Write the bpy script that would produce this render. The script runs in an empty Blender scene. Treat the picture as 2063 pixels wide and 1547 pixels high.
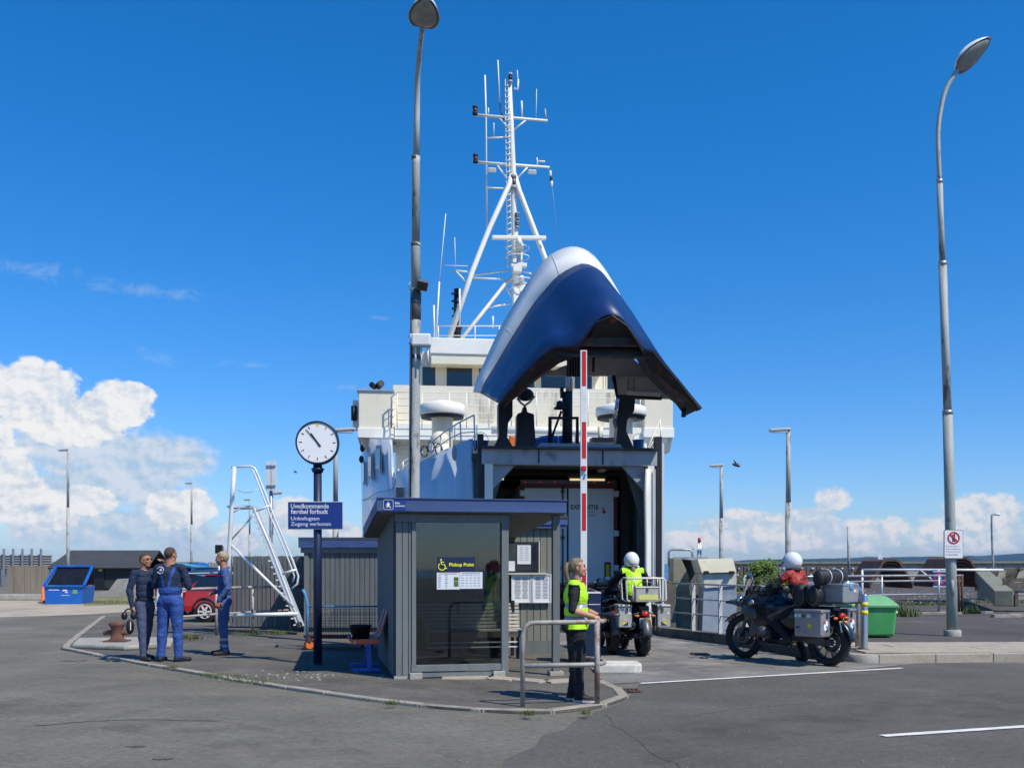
import bpy, bmesh, math, random
import numpy as np
from mathutils import Vector, Matrix, Euler, noise as mnoise
random.seed(7); np.random.seed(7)
sc = bpy.context.scene
R = math.radians; PI = math.pi

# ------------------------------------------------------------- camera, sky, sun, exposure
F, CX, HY, CH = 2000.0, 1031.5, 1135.0, 1.61        # focal length and horizon in photo pixels, eye height in m
cam = bpy.data.cameras.new('camera'); camo = bpy.data.objects.new('camera', cam); sc.collection.objects.link(camo)
camo.location = (0, 0, CH); camo.rotation_euler = (R(90), 0, 0)
cam.sensor_width = 36; cam.lens = 36*F/2063; cam.shift_y = (HY-773.5)/2063
cam.clip_start = .05; cam.clip_end = 20000
sc.camera = camo
SUN_EL = R(52); SUN_AZ = math.atan2(.74, -.67)
w = bpy.data.worlds.new('World'); sc.world = w; w.use_nodes = True
sun = bpy.data.lights.new('sun', 'SUN'); suno = bpy.data.objects.new('sun', sun); sc.collection.objects.link(suno)
sun.energy = 4.6; sun.angle = R(.55); sun.color = (1, .93, .80)
sd = Vector((math.cos(SUN_EL)*math.sin(SUN_AZ), math.cos(SUN_EL)*math.cos(SUN_AZ), math.sin(SUN_EL)))
suno.rotation_euler = sd.to_track_quat('Z', 'Y').to_euler()
suno.location = (30, -30, 60)
sc.view_settings.view_transform = 'Standard'; sc.view_settings.look = 'None'
sc.view_settings.exposure = 0; sc.view_settings.gamma = 1; sc.view_settings.use_curve_mapping = False
sc.cycles.max_bounces = 6; sc.cycles.transparent_max_bounces = 8; sc.cycles.use_denoising = True
sc.cycles.caustics_reflective = False; sc.cycles.caustics_refractive = False

def build_world():
    t = w.node_tree; N = t.nodes; L = t.links; N.clear()
    def m(op, a, b=None, c=None, clamp=False):
        n = N.new('ShaderNodeMath'); n.operation = op; n.use_clamp = clamp
        for i, x in enumerate((a, b, c)):
            if x is None: continue
            if isinstance(x, (int, float)): n.inputs[i].default_value = x
            else: L.new(x, n.inputs[i])
        return n.outputs[0]
    def mixc(f, a, b, typ='MIX'):
        n = N.new('ShaderNodeMix'); n.data_type = 'RGBA'; n.blend_type = typ
        for k, x in ((0, f), (6, a), (7, b)):
            if isinstance(x, (int, float)): n.inputs[k].default_value = x
            elif isinstance(x, tuple): n.inputs[k].default_value = x + (1,)
            else: L.new(x, n.inputs[k])
        return n.outputs[2]
    def sstep(x, a, b):
        n = N.new('ShaderNodeMapRange'); n.interpolation_type = 'SMOOTHSTEP'
        L.new(x, n.inputs[0]); n.inputs[1].default_value = a; n.inputs[2].default_value = b
        return n.outputs[0]
    tc = N.new('ShaderNodeTexCoord'); sep = N.new('ShaderNodeSeparateXYZ'); L.new(tc.outputs['Generated'], sep.inputs[0])
    x, y, z = sep.outputs
    hor = m('SQRT', m('ADD', m('MULTIPLY', x, x), m('MULTIPLY', y, y)))
    el = m('ARCTAN2', z, hor); az = m('ARCTAN2', x, y)
    sky = N.new('ShaderNodeTexSky'); sky.sky_type = 'NISHITA'; sky.sun_disc = False
    sky.sun_elevation = SUN_EL; sky.sun_rotation = SUN_AZ; sky.altitude = 0
    sky.air_density = 1.0; sky.dust_density = .25; sky.ozone_density = 4.0
    hs = N.new('ShaderNodeHueSaturation'); L.new(sky.outputs[0], hs.inputs['Color'])
    hs.inputs['Hue'].default_value = .497; hs.inputs['Saturation'].default_value = 1.3; hs.inputs['Value'].default_value = 1.0
    # polarised deep blue towards the zenith
    g = sstep(el, .0, .5)
    base = mixc(g, (.86, 1.06, 1.50), (.44, 1.28, 1.64))
    skyc = mixc(1.0, hs.outputs[0], base, 'MULTIPLY')
    # cloud coordinates (angles)
    comb = N.new('ShaderNodeCombineXYZ'); L.new(az, comb.inputs[0]); L.new(m('MULTIPLY', el, 1.15), comb.inputs[1])
    def fbm(scale, detail, rough, off=(0, 0, 0), dist=0.):
        mp = N.new('ShaderNodeMapping'); L.new(comb.outputs[0], mp.inputs[0]); mp.inputs['Location'].default_value = off
        n = N.new('ShaderNodeTexNoise'); L.new(mp.outputs[0], n.inputs[0])
        n.inputs['Scale'].default_value = scale; n.inputs['Detail'].default_value = detail
        n.inputs['Roughness'].default_value = rough; n.inputs['Distortion'].default_value = dist
        return n.outputs[0]
    def ang(px, py):
        a = math.atan((px-CX)/F); return a, math.atan((HY-py)/F*math.cos(a))
    def field(blobs):
        out = None
        for (px, py, rx, ry) in blobs:
            a, e = ang(px, py); ra, re = rx/F, ry/F
            dx = m('MULTIPLY', m('SUBTRACT', az, a), 1/ra); dy = m('MULTIPLY', m('SUBTRACT', el, e), 1/re)
            d = m('SUBTRACT', 1.0, m('SQRT', m('ADD', m('MULTIPLY', dx, dx), m('MULTIPLY', dy, dy))))
            out = d if out is None else m('MAXIMUM', out, d)
        return out
    n1 = fbm(24, 11, .64, dist=.1); n2 = fbm(24, 11, .64, off=(-.004, -.0065, 0), dist=.1)
    vo = N.new('ShaderNodeTexVoronoi'); vo.feature = 'SMOOTH_F1'; vo.inputs['Smoothness'].default_value = .7; L.new(comb.outputs[0], vo.inputs[0]); vo.inputs['Scale'].default_value = 42
    relief = m('SUBTRACT', n1, n2)
    col = skyc
    def layer(col, blobs, lo, hi, k, light, dark, shade_lo, shade_hi, opac, top=None):
        f = m('ADD', field(blobs), m('MULTIPLY', m('SUBTRACT', n1, .5), k))
        f = m('SUBTRACT', f, m('MULTIPLY', vo.outputs[0], .24))
        a = m('MULTIPLY', sstep(f, lo, hi), opac)
        sh = sstep(m('ADD', m('MULTIPLY', relief, 7), m('MULTIPLY', m('SUBTRACT', fbm(9, 4, .5, off=(3, 1, 0)), .5), 1.3)), shade_lo, shade_hi)
        return mixc(a, col, mixc(sh, dark, light))
    S = 9.0
    W_ = (S*.86, S*.89, S*.93); Wh = (S*1.03, S*1.02, S*1.0)
    G_ = (S*.50, S*.64, S*.80)
    # large shaded body, left
    col = layer(col, [(250, 950, 200, 120), (330, 930, 140, 75), (150, 900, 170, 120), (210, 1060, 250, 60), (90, 1010, 130, 90), (370, 1075, 90, 50)], .05, .40, .9, (S*.78, S*.84, S*.92), (S*.48, S*.65, S*.83), -.9, .8, .92)
    # sunlit towers
    col = layer(col, [(75, 795, 105, 72), (228, 815, 85, 55), (150, 845, 120, 60), (20, 980, 70, 95), (-60, 900, 90, 90), (175, 1010, 75, 36), (365, 1025, 70, 50), (110, 1045, 60, 22), (-200, 1000, 160, 80)], .0, .14, .95, Wh, (S*.70, S*.78, S*.88), -.9, .5, .95)
    # fair weather puffs low over the sea
    puffs = [(1500, 1055, 130, 35), (1672, 1010, 45, 38), (1640, 1050, 70, 40), (1740, 1075, 130, 40), (1990, 1035, 90, 42), (1950, 1080, 160, 45), (1560, 1090, 160, 28), (1380, 1090, 90, 25), (590, 1040, 80, 45), (470, 1090, 60, 40), (680, 1080, 60, 40), (2250, 1040, 190, 60), (-250, 1000, 220, 80), (-600, 1040, 260, 60), (2600, 1060, 260, 50)]
    col = layer(col, puffs, .0, .26, 1.25, (S*.95, S*.91, S*.90), (S*.58, S*.70, S*.83), -.7, .5, .88)
    # wisps
    wn = fbm(30, 9, .72, off=(5, 2, 0), dist=.9)
    wf = m('ADD', field([(325, 720, 75, 28), (290, 585, 150, 22), (60, 540, 130, 26), (500, 735, 120, 14), (760, 640, 60, 10), (700, 780, 90, 14)]), m('MULTIPLY', m('SUBTRACT', wn, .5), 3.4))
    col = mixc(m('MULTIPLY', sstep(wf, .35, 1.6), .30), col, (S*.70, S*.80, S*.90))
    bg = N.new('ShaderNodeBackground'); bg.inputs[1].default_value = .1; L.new(col, bg.inputs[0])
    out = N.new('ShaderNodeOutputWorld'); L.new(bg.outputs[0], out.inputs[0])
build_world()
w.cycles.sampling_method = 'MANUAL'; w.cycles.sample_map_resolution = 512

# ------------------------------------------------------------- helpers
def P(px, py, D): return Vector(((px-CX)*D/F, D, CH+(HY-py)*D/F))       # photo pixel at a chosen distance -> place in the world
def G(px, py, z=0.): 
    D = F*(CH-z)/(py-HY); return Vector(((px-CX)*D/F, D, z))              # photo pixel on level ground of height z

class MB:
    def __init__(s): s.v = []; s.f = []; s.sm = []; s.mi = []; s.cur = 0
    def add(s, vs, fs, smooth=False):
        b = len(s.v); s.v += [Vector(p) for p in vs]
        for q in fs: s.f.append([b+i for i in q]); s.sm.append(smooth); s.mi.append(s.cur)
        return s
    def box(s, c, d, rot=None):
        hx, hy, hz = d[0]/2, d[1]/2, d[2]/2
        vs = [Vector((x, y, z)) for x in (-hx, hx) for y in (-hy, hy) for z in (-hz, hz)]
        if rot is not None:
            m = Euler(rot).to_matrix() if not isinstance(rot, Matrix) else rot
            vs = [m@p for p in vs]
        c = Vector(c)
        return s.add([c+p for p in vs], [(0,1,3,2),(4,6,7,5),(0,4,5,1),(2,3,7,6),(0,2,6,4),(1,5,7,3)])
    def beam(s, p0, p1, wd, th, up=(0,0,1)):
        p0, p1 = Vector(p0), Vector(p1); a = (p1-p0); l = a.length; a.normalize(); up = Vector(up)
        u = a.cross(up)
        if u.length < 1e-3: u = a.cross(Vector((0,1,0)))
        u.normalize(); v = u.cross(a)
        m = Matrix((u, a, v)).transposed()
        return s.box((p0+p1)/2, (wd, l, th), m)
    def ring(s, c, a, r, n, ph=0.):
        a = Vector(a).normalized(); u = a.orthogonal().normalized(); v = a.cross(u)
        return [Vector(c)+(u*math.cos(ph+2*PI*i/n)+v*math.sin(ph+2*PI*i/n))*r for i in range(n)]
    def cyl(s, p0, p1, r0, r1=None, n=14, smooth=True, caps=True):
        if r1 is None: r1 = r0
        p0, p1 = Vector(p0), Vector(p1); a = p1-p0
        vs = s.ring(p0, a, r0, n)+s.ring(p1, a, r1, n)
        s.add(vs, [(i, (i+1) % n, n+(i+1) % n, n+i) for i in range(n)], smooth)
        if caps: s.add(vs, [tuple(range(n))[::-1], tuple(range(n, 2*n))])
        return s
    def tube(s, pts, r, n=8, closed=False):
        pts = [Vector(p) for p in pts]; k = len(pts); rs = r if isinstance(r, (list, tuple)) else [r]*k
        vs = []; prev = None
        for i, p in enumerate(pts):
            a = (pts[(i+1) % k]-pts[i-1]) if closed else (pts[min(i+1, k-1)]-pts[max(i-1, 0)])
            a.normalize()
            u = a.orthogonal() if prev is None else prev-a*prev.dot(a)
            if u.length < 1e-6: u = a.orthogonal()
            u.normalize(); prev = u; v = a.cross(u)
            vs += [p+(u*math.cos(2*PI*j/n)+v*math.sin(2*PI*j/n))*rs[i] for j in range(n)]
        m = k if closed else k-1
        fs = [(i*n+j, i*n+(j+1) % n, ((i+1) % k)*n+(j+1) % n, ((i+1) % k)*n+j) for i in range(m) for j in range(n)]
        s.add(vs, fs, True)
        if not closed: s.add(vs[:n], [tuple(range(n))[::-1]]); s.add(vs[-n:], [tuple(range(n))])
        return s
    def lathe(s, prof, c=(0,0,0), axis=(0,0,1), n=24, smooth=True):
        c = Vector(c); a = Vector(axis).normalized(); u = a.orthogonal().normalized(); v = a.cross(u)
        vs = [c+a*z+(u*math.cos(2*PI*j/n)+v*math.sin(2*PI*j/n))*r for (r, z) in prof for j in range(n)]
        return s.add(vs, [(i*n+j, i*n+(j+1) % n, (i+1)*n+(j+1) % n, (i+1)*n+j) for i in range(len(prof)-1) for j in range(n)], smooth)
    def ell(s, c, r, rot=None, n=14, m=9):
        if isinstance(r, (int, float)): r = (r, r, r)
        Mx = rot if isinstance(rot, Matrix) else (Euler(rot).to_matrix() if rot else Matrix.Identity(3)); c = Vector(c)
        vs = []
        for i in range(1, m):
            t = PI*i/m
            vs += [c+Mx@Vector((r[0]*math.sin(t)*math.cos(2*PI*j/n), r[1]*math.sin(t)*math.sin(2*PI*j/n), r[2]*math.cos(t))) for j in range(n)]
        vs += [c+Mx@Vector((0, 0, r[2])), c-Mx@Vector((0, 0, r[2]))]; q = len(vs)
        fs = [(i*n+j, (i+1)*n+j, (i+1)*n+(j+1) % n, i*n+(j+1) % n) for i in range(m-2) for j in range(n)]
        fs += [(q-2, j, (j+1) % n) for j in range(n)]+[(q-1, (m-2)*n+(j+1) % n, (m-2)*n+j) for j in range(n)]
        return s.add(vs, fs, True)
    def loft(s, rows, smooth=True, closed=False, caps=False):
        k = len(rows[0]); vs = [p for r in rows for p in r]; e = k if closed else k-1
        s.add(vs, [(i*k+j, i*k+(j+1) % k, (i+1)*k+(j+1) % k, (i+1)*k+j) for i in range(len(rows)-1) for j in range(e)], smooth)
        if caps: s.add(rows[0], [tuple(range(k))[::-1]]); s.add(rows[-1], [tuple(range(k))])
        return s
    def prism(s, poly, off, smooth=False):
        poly = [Vector(p) for p in poly]; off = Vector(off); n = len(poly)
        s.add(poly+[p+off for p in poly], [tuple(range(n))[::-1], tuple(range(n, 2*n))])
        return s.add(poly+[p+off for p in poly], [(i, (i+1) % n, n+(i+1) % n, n+i) for i in range(n)], smooth)
    def xf(s, m): s.v = [m@p for p in s.v]; return s
    def mesh(s, name, mats):
        me = bpy.data.meshes.new(name); me.from_pydata([tuple(p) for p in s.v], [], s.f)
        me.polygons.foreach_set('use_smooth', s.sm)
        for m in (mats if isinstance(mats, (list, tuple)) else [mats]): me.materials.append(m)
        me.polygons.foreach_set('material_index', s.mi)
        bm = bmesh.new(); bm.from_mesh(me); bmesh.ops.remove_doubles(bm, verts=bm.verts, dist=1e-5)
        bmesh.ops.recalc_face_normals(bm, faces=bm.faces); bm.to_mesh(me); bm.free(); me.update()
        return me

ROOTM = {}
def link(o): sc.collection.objects.link(o); return o
def thing(name, label, cat, loc=(0,0,0), rz=0., group=None, kind=None):
    o = link(bpy.data.objects.new(name, None)); o.empty_display_size = .2
    o.location = loc; o.rotation_euler = (0, 0, rz); o['label'] = label; o['category'] = cat
    if group: o['group'] = group
    if kind: o['kind'] = kind
    ROOTM[o.name] = Matrix.Translation(Vector(loc))@Matrix.Rotation(rz, 4, 'Z')
    return o
def rootm(o):
    while o.parent: o = o.parent
    return ROOTM.get(o.name, Matrix.Identity(4))
def part(name, mb, mat, parent=None, world=False, bevel=0, label=None, solid=0, kind=None):
    if world and parent is not None: mb.xf(rootm(parent).inverted())
    me = mb if isinstance(mb, bpy.types.Mesh) else mb.mesh(name, mat)
    o = link(bpy.data.objects.new(name, me)); o.parent = parent
    if bevel:
        b = o.modifiers.new('bevel', 'BEVEL'); b.width = bevel; b.segments = 2; b.limit_method = 'ANGLE'; b.angle_limit = R(40); b.harden_normals = False
    if solid:
        b = o.modifiers.new('solid', 'SOLIDIFY'); b.thickness = solid; b.offset = 0
    if label: o['label'] = label
    if kind: o['kind'] = kind
    return o
def single(name, label, cat, mb, mat, group=None, bevel=0, kind=None, solid=0):
    o = part(name, mb, mat, None, bevel=bevel, solid=solid); o['label'] = label; o['category'] = cat
    if group: o['group'] = group
    if kind: o['kind'] = kind
    return o
def struct(name, mb, mat, kind='structure', parent=None, bevel=0):
    o = part(name, mb, mat, parent, bevel=bevel)
    if parent is None: o['kind'] = kind
    return o
def copy_thing(o, loc=None, rz=None, label=None, group=None):
    def rec(a, par):
        c = a.copy(); link(c); c.parent = par
        for k in a.children: rec(k, c)
        return c
    r = rec(o, None)
    if loc is not None: r.location = loc
    if rz is not None: r.rotation_euler = (0, 0, rz)
    if label: r['label'] = label
    if group: r['group'] = group
    ROOTM[r.name] = Matrix.Translation(r.location)@Matrix.Rotation(r.rotation_euler[2], 4, 'Z')
    return r
def text_mb(body, width=None, height=None, align='LEFT', bold=0.0, depth=0.0):
    """flat lettering in the XZ plane, lower-left (or centred) at the origin, facing -Y"""
    cu = bpy.data.curves.new('t', 'FONT'); cu.body = body; cu.size = 1; cu.align_x = 'LEFT'; cu.offset = bold; cu.resolution_u = 3; cu.extrude = depth
    o = link(bpy.data.objects.new('t', cu)); dg = bpy.context.evaluated_depsgraph_get()
    me = bpy.data.meshes.new_from_object(o.evaluated_get(dg)); bpy.data.objects.remove(o)
    xs = [v.co.x for v in me.vertices] or [0, 1]; ys = [v.co.y for v in me.vertices] or [0, 1]
    x0, x1, y0, y1 = min(xs), max(xs), min(ys), max(ys)
    sx = width/(x1-x0) if width else None; sy = height/(y1-y0) if height else None
    sx = sx or sy; sy = sy or sx
    ox = -x0 if align == 'LEFT' else -(x0+x1)/2
    mb = MB(); mb.add([((v.co.x+ox)*sx, v.co.z, (v.co.y-y0)*sy) for v in me.vertices], [tuple(p.vertices) for p in me.polygons])
    bpy.data.meshes.remove(me); return mb
def place(mb, o, ux, uz=(0,0,1)):
    """map local X to ux, Z to uz at origin o"""
    ux, uz = Vector(ux).normalized(), Vector(uz).normalized(); uy = uz.cross(ux)
    m = Matrix((ux, uy, uz)).transposed().to_4x4(); m.translation = Vector(o); mb.xf(m); return mb

# ------------------------------------------------------------- materials
def mat(name, c, rough=.55, metal=0., var=.12, scale=5., c2=None, amt=.5, scale2=2.5, sharp=.12, bump=0., bs=60., stretch=(1,1,1), coat=0., emis=None, spec=.5, fine=0.):
    m = bpy.data.materials.new(name); m.use_nodes = True; t = m.node_tree; N = t.nodes; L = t.links; b = N['Principled BSDF']
    b.inputs['Roughness'].default_value = rough; b.inputs['Metallic'].default_value = metal
    b.inputs['Coat Weight'].default_value = coat; b.inputs['Specular IOR Level'].default_value = spec
    tc = N.new('ShaderNodeTexCoord'); mp = N.new('ShaderNodeMapping'); L.new(tc.outputs['Object'], mp.inputs[0]); mp.inputs['Scale'].default_value = stretch
    def nz(s, d=5, r=.55):
        n = N.new('ShaderNodeTexNoise'); L.new(mp.outputs[0], n.inputs[0]); n.inputs['Scale'].default_value = s; n.inputs['Detail'].default_value = d; n.inputs['Roughness'].default_value = r; return n.outputs[0]
    def mr(x, a, b_, c_, d_):
        n = N.new('ShaderNodeMapRange'); L.new(x, n.inputs[0]); n.inputs[1].default_value = a; n.inputs[2].default_value = b_; n.inputs[3].default_value = c_; n.inputs[4].default_value = d_; return n.outputs[0]
    col = None
    rgb = N.new('ShaderNodeRGB'); rgb.outputs[0].default_value = tuple(c)+(1,); col = rgb.outputs[0]
    if c2 is not None:
        mx = N.new('ShaderNodeMix'); mx.data_type = 'RGBA'; L.new(mr(nz(scale2, 7, .62), amt, amt+sharp, 0, 1), mx.inputs[0]); L.new(col, mx.inputs[6]); mx.inputs[7].default_value = tuple(c2)+(1,); col = mx.outputs[2]
    if var:
        mx = N.new('ShaderNodeMix'); mx.data_type = 'RGBA'; mx.blend_type = 'MULTIPLY'; mx.inputs[0].default_value = 1
        cb = N.new('ShaderNodeCombineColor'); f = mr(nz(scale), .3, .7, 1-var, 1+var)
        for i in range(3): L.new(f, cb.inputs[i])
        L.new(col, mx.inputs[6]); L.new(cb.outputs[0], mx.inputs[7]); col = mx.outputs[2]
    if fine:
        mx = N.new('ShaderNodeMix'); mx.data_type = 'RGBA'; mx.blend_type = 'MULTIPLY'; mx.inputs[0].default_value = 1
        cb = N.new('ShaderNodeCombineColor'); f = mr(nz(scale*18, 3, .7), .3, .7, 1-fine, 1+fine)
        for i in range(3): L.new(f, cb.inputs[i])
        L.new(col, mx.inputs[6]); L.new(cb.outputs[0], mx.inputs[7]); col = mx.outputs[2]
    L.new(col, b.inputs['Base Color'])
    if rough < .9 and not metal:
        L.new(mr(nz(scale*1.7), .3, .7, max(0, rough-.08), min(1, rough+.1)), b.inputs['Roughness'])
    if bump:
        bp = N.new('ShaderNodeBump'); bp.inputs['Strength'].default_value = bump; bp.inputs['Distance'].default_value = .01; L.new(nz(bs, 4, .6), bp.inputs['Height']); L.new(bp.outputs[0], b.inputs['Normal'])
    if emis:
        b.inputs['Emission Color'].default_value = tuple(emis[0])+(1,); b.inputs['Emission Strength'].default_value = emis[1]
    return m
def glass_mat(name, tint, refl=1.45, rough=.01, mixmin=0.):
    m = bpy.data.materials.new(name); m.use_nodes = True; t = m.node_tree; N = t.nodes; L = t.links; N.clear()
    o = N.new('ShaderNodeOutputMaterial'); mx = N.new('ShaderNodeMixShader'); tr = N.new('ShaderNodeBsdfTransparent'); gl = N.new('ShaderNodeBsdfGlossy'); fr = N.new('ShaderNodeFresnel')
    fr.inputs[0].default_value = refl; tr.inputs[0].default_value = tint+(1,); gl.inputs['Roughness'].default_value = rough; gl.inputs[0].default_value = (.9, .95, 1, 1)
    ad = N.new('ShaderNodeMath'); ad.operation = 'ADD'; ad.inputs[1].default_value = mixmin; L.new(fr.outputs[0], ad.inputs[0])
    L.new(ad.outputs[0], mx.inputs[0]); L.new(tr.outputs[0], mx.inputs[1]); L.new(gl.outputs[0], mx.inputs[2]); L.new(mx.outputs[0], o.inputs[0]); return m

m = {}
def D_(k, *a, **kw): m[k] = mat(k, *a, **kw)
D_('asphalt_old', (.165,.154,.128), .92, var=.16, scale=.7, c2=(.205,.193,.165), amt=.56, scale2=.35, sharp=.2, bump=.55, bs=110, fine=.22, spec=.15)
D_('asphalt_new', (.118,.110,.097), .9, var=.14, scale=.8, c2=(.15,.144,.133), amt=.55, scale2=.5, sharp=.2, bump=.55, bs=120, fine=.2, spec=.15)
D_('asphalt_island', (.128,.119,.105), .92, var=.2, scale=1.1, c2=(.17,.163,.15), amt=.56, scale2=.9, sharp=.12, bump=.5, bs=110, fine=.22, spec=.15)
D_('asphalt_ramp', (.20,.19,.175), .92, var=.16, scale=1.4, c2=(.29,.27,.235), amt=.5, scale2=.7, sharp=.2, bump=.5, bs=90, fine=.16, spec=.15)
D_('asphalt_quay', (.10,.092,.085), .95, var=.2, scale=.4, c2=(.16,.15,.13), amt=.6, scale2=.5, sharp=.1, bump=.5, bs=60, fine=.2, spec=.15)
D_('kerb', (.33,.29,.235), .9, var=.22, scale=4, c2=(.20,.18,.15), amt=.56, scale2=5, bump=.6, bs=50, fine=.15)
D_('concrete', (.36,.34,.30), .9, var=.2, scale=2.2, c2=(.22,.21,.18), amt=.55, scale2=1.8, bump=.6, bs=40, fine=.15)
D_('concrete_dark', (.14,.13,.105), .95, var=.3, scale=1.2, c2=(.055,.05,.04), amt=.5, scale2=.8, bump=.7, bs=30, fine=.2)
D_('concrete_white', (.62,.58,.51), .88, var=.18, scale=5, c2=(.3,.27,.22), amt=.62, scale2=6, bump=.6, bs=40, fine=.1)
D_('slab', (.40,.345,.27), .9, var=.16, scale=2, c2=(.30,.26,.2), amt=.55, scale2=2, bump=.5, bs=60, fine=.14)
D_('sand', (.42,.36,.27), .95, var=.2, scale=.8, c2=(.30,.26,.2), amt=.55, scale2=.3, bump=.5, bs=20, fine=.15)
D_('dry_grass', (.25,.21,.09), .95, var=.3, scale=2, c2=(.10,.13,.03), amt=.5, scale2=1, bump=.6, bs=20)
D_('grass', (.11,.17,.025), .85, var=.35, scale=3)
D_('leaf', (.10,.17,.025), .7, var=.4, scale=2.2)
D_('weed', (.085,.12,.03), .8, var=.4, scale=4)
D_('rust_patch', (.10,.052,.035), .85, var=.25, scale=9, bump=.4)
D_('line', (.72,.70,.66), .8, var=.12, scale=4, c2=(.26,.25,.24), amt=.62, scale2=7, sharp=.1)
D_('water', (.012,.03,.04), .12, var=.2, scale=.3, bump=.5, bs=2)
D_('sea', (.02,.055,.10), .25, var=.15, scale=.02, bump=.4, bs=.5)
D_('hill', (.030,.045,.03), 1, var=.2, scale=.01, spec=0, c2=(.07,.08,.045), amt=.55, scale2=.006)
D_('hullpaint_reflections', (.60,.66,.74), .32, var=.06, scale=.8, c2=(.40,.45,.53), amt=.5, scale2=1.5, sharp=.3, stretch=(2.2,2.2,.12), coat=.2)  # vertical light and dark streaks are reflections painted into the hull colour
D_('cream', (.78,.72,.57), .42, var=.05, scale=1.3, c2=(.55,.53,.46), amt=.62, scale2=1.5, sharp=.2, stretch=(1,1,.4))
D_('shipwhite', (.84,.82,.74), .38, var=.06, scale=1.2, c2=(.60,.57,.5), amt=.66, scale2=2, sharp=.15)
D_('shipblue', (.005,.030,.120), .42, var=.22, scale=1.0, c2=(.009,.040,.15), amt=.52, scale2=.9, sharp=.25, bump=.3, bs=1.6)
D_('lintel', (.40,.44,.50), .55, var=.12, scale=2, c2=(.05,.06,.09), amt=.57, scale2=1.4, sharp=.16)
D_('visorwhite', (.86,.85,.81), .36, var=.05, scale=.8, c2=(.70,.69,.64), amt=.6, scale2=1.2, sharp=.2, bump=.25, bs=1.6)
D_('shipgrey', (.33,.37,.43), .5, var=.14, scale=2, c2=(.06,.08,.12), amt=.55, scale2=1.6, sharp=.2)
D_('black', (.010,.010,.012), .5, var=.2, scale=4)
D_('navyblack', (.006,.009,.02), .42, var=.3, scale=3)
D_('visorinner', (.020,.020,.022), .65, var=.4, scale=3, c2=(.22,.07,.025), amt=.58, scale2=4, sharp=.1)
D_('rust', (.15,.065,.045), .85, var=.35, scale=6, c2=(.05,.03,.025), amt=.52, scale2=3, bump=.6, bs=50)
D_('rustdark', (.05,.045,.045), .8, var=.3, scale=3, c2=(.26,.075,.045), amt=.55, scale2=1.6, sharp=.14)
D_('innerplate', (.72,.68,.62), .6, var=.14, scale=2)
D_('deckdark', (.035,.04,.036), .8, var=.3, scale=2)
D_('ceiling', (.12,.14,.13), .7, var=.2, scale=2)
D_('tubelamp', (.8,.7,.4), .4, var=0, emis=((1,.72,.30), .9))
D_('winglass', (.012,.016,.022), .06, var=.1, scale=2, spec=.8)
D_('blueglass', (.03,.08,.16), .08, var=.1, scale=2, spec=.8)
D_('galv', (.38,.39,.40), .42, .55, var=.2, scale=7, c2=(.25,.25,.25), amt=.55, scale2=9)
D_('lampposted', (.40,.41,.39), .7, 0, var=.2, scale=3, c2=(.13,.12,.10), amt=.54, scale2=5, sharp=.1, stretch=(1,1,.3), fine=.15)
D_('lampglass', (.30,.31,.28), .35, var=.2, scale=8)
D_('lampdark', (.10,.10,.10), .6, var=.2, scale=4)
D_('paintedgreen_post', (.33,.36,.33), .65, var=.14, scale=3, c2=(.16,.16,.14), amt=.6, scale2=6, sharp=.08, stretch=(1,1,.4), fine=.12)
D_('panelbrown', (.24,.20,.155), .85, var=.2, scale=2, stretch=(3,3,.4))
D_('galvrust', (.36,.33,.29), .62, .1, var=.2, scale=5, c2=(.20,.11,.08), amt=.53, scale2=4, sharp=.1)
D_('pinkrust', (.42,.36,.33), .65, .1, var=.2, scale=5, c2=(.22,.13,.10), amt=.52, scale2=4, sharp=.12)
D_('timbergreenlight', (.50,.47,.36), .7, var=.14, scale=2, c2=(.40,.22,.10), amt=.6, scale2=2.2, sharp=.12)
D_('galvpale', (.52,.52,.50), .6, .1, var=.15, scale=5, c2=(.32,.29,.26), amt=.56, scale2=5)
D_('alu', (.74,.75,.75), .45, .15, var=.1, scale=5)
D_('white', (.78,.78,.76), .45, var=.06, scale=5)
D_('greywood', (.135,.146,.146), .8, var=.14, scale=1.2, c2=(.105,.113,.114), amt=.55, scale2=3, stretch=(6,6,.5), bump=.3, bs=20, fine=.07)
D_('greywood_light', (.165,.182,.182), .75, var=.12, scale=1.5, stretch=(6,6,.5), bump=.3, bs=20, c2=(.12,.132,.134), amt=.56, scale2=3, fine=.06)
D_('olivewood', (.20,.205,.17), .8, var=.12, scale=1.2, stretch=(5,5,.5), bump=.3, bs=20)
D_('fascia', (.042,.082,.21), .6, var=.16, scale=2, c2=(.032,.06,.17), amt=.55, scale2=3, stretch=(.6,2,4), bump=.25, bs=30)
D_('signblue', (.012,.038,.22), .35, var=.06, scale=4)
D_('postblue', (.013,.022,.065), .4, var=.15, scale=5, c2=(.05,.06,.09), amt=.64, scale2=8)
D_('signwhite', (.8,.8,.8), .5, var=.03)
D_('inkblack', (.01,.01,.01), .5, var=0)
D_('inkgrey', (.16,.17,.19), .6, var=0)
D_('inkred', (.52,.03,.03), .5, var=0)
D_('yellow', (.80,.60,.02), .5, var=.06)
D_('signyellow', (.85,.85,.02), .5, var=0)
D_('red', (.58,.015,.02), .45, var=.08)
D_('darkred', (.14,.012,.012), .5, var=.15)
D_('trailerred', (.16,.015,.018), .5, var=.2)
D_('trailerwhite', (.78,.84,.87), .45, var=.05, scale=1.2)
D_('chairred', (.36,.07,.055), .5, var=.12)
D_('chairorange', (.75,.13,.04), .5, var=.08)
D_('frameblue', (.02,.12,.50), .45, var=.1)
D_('trolleyblue', (.08,.30,.58), .5, var=.15, c2=(.2,.12,.08), amt=.62, scale2=8)
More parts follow.
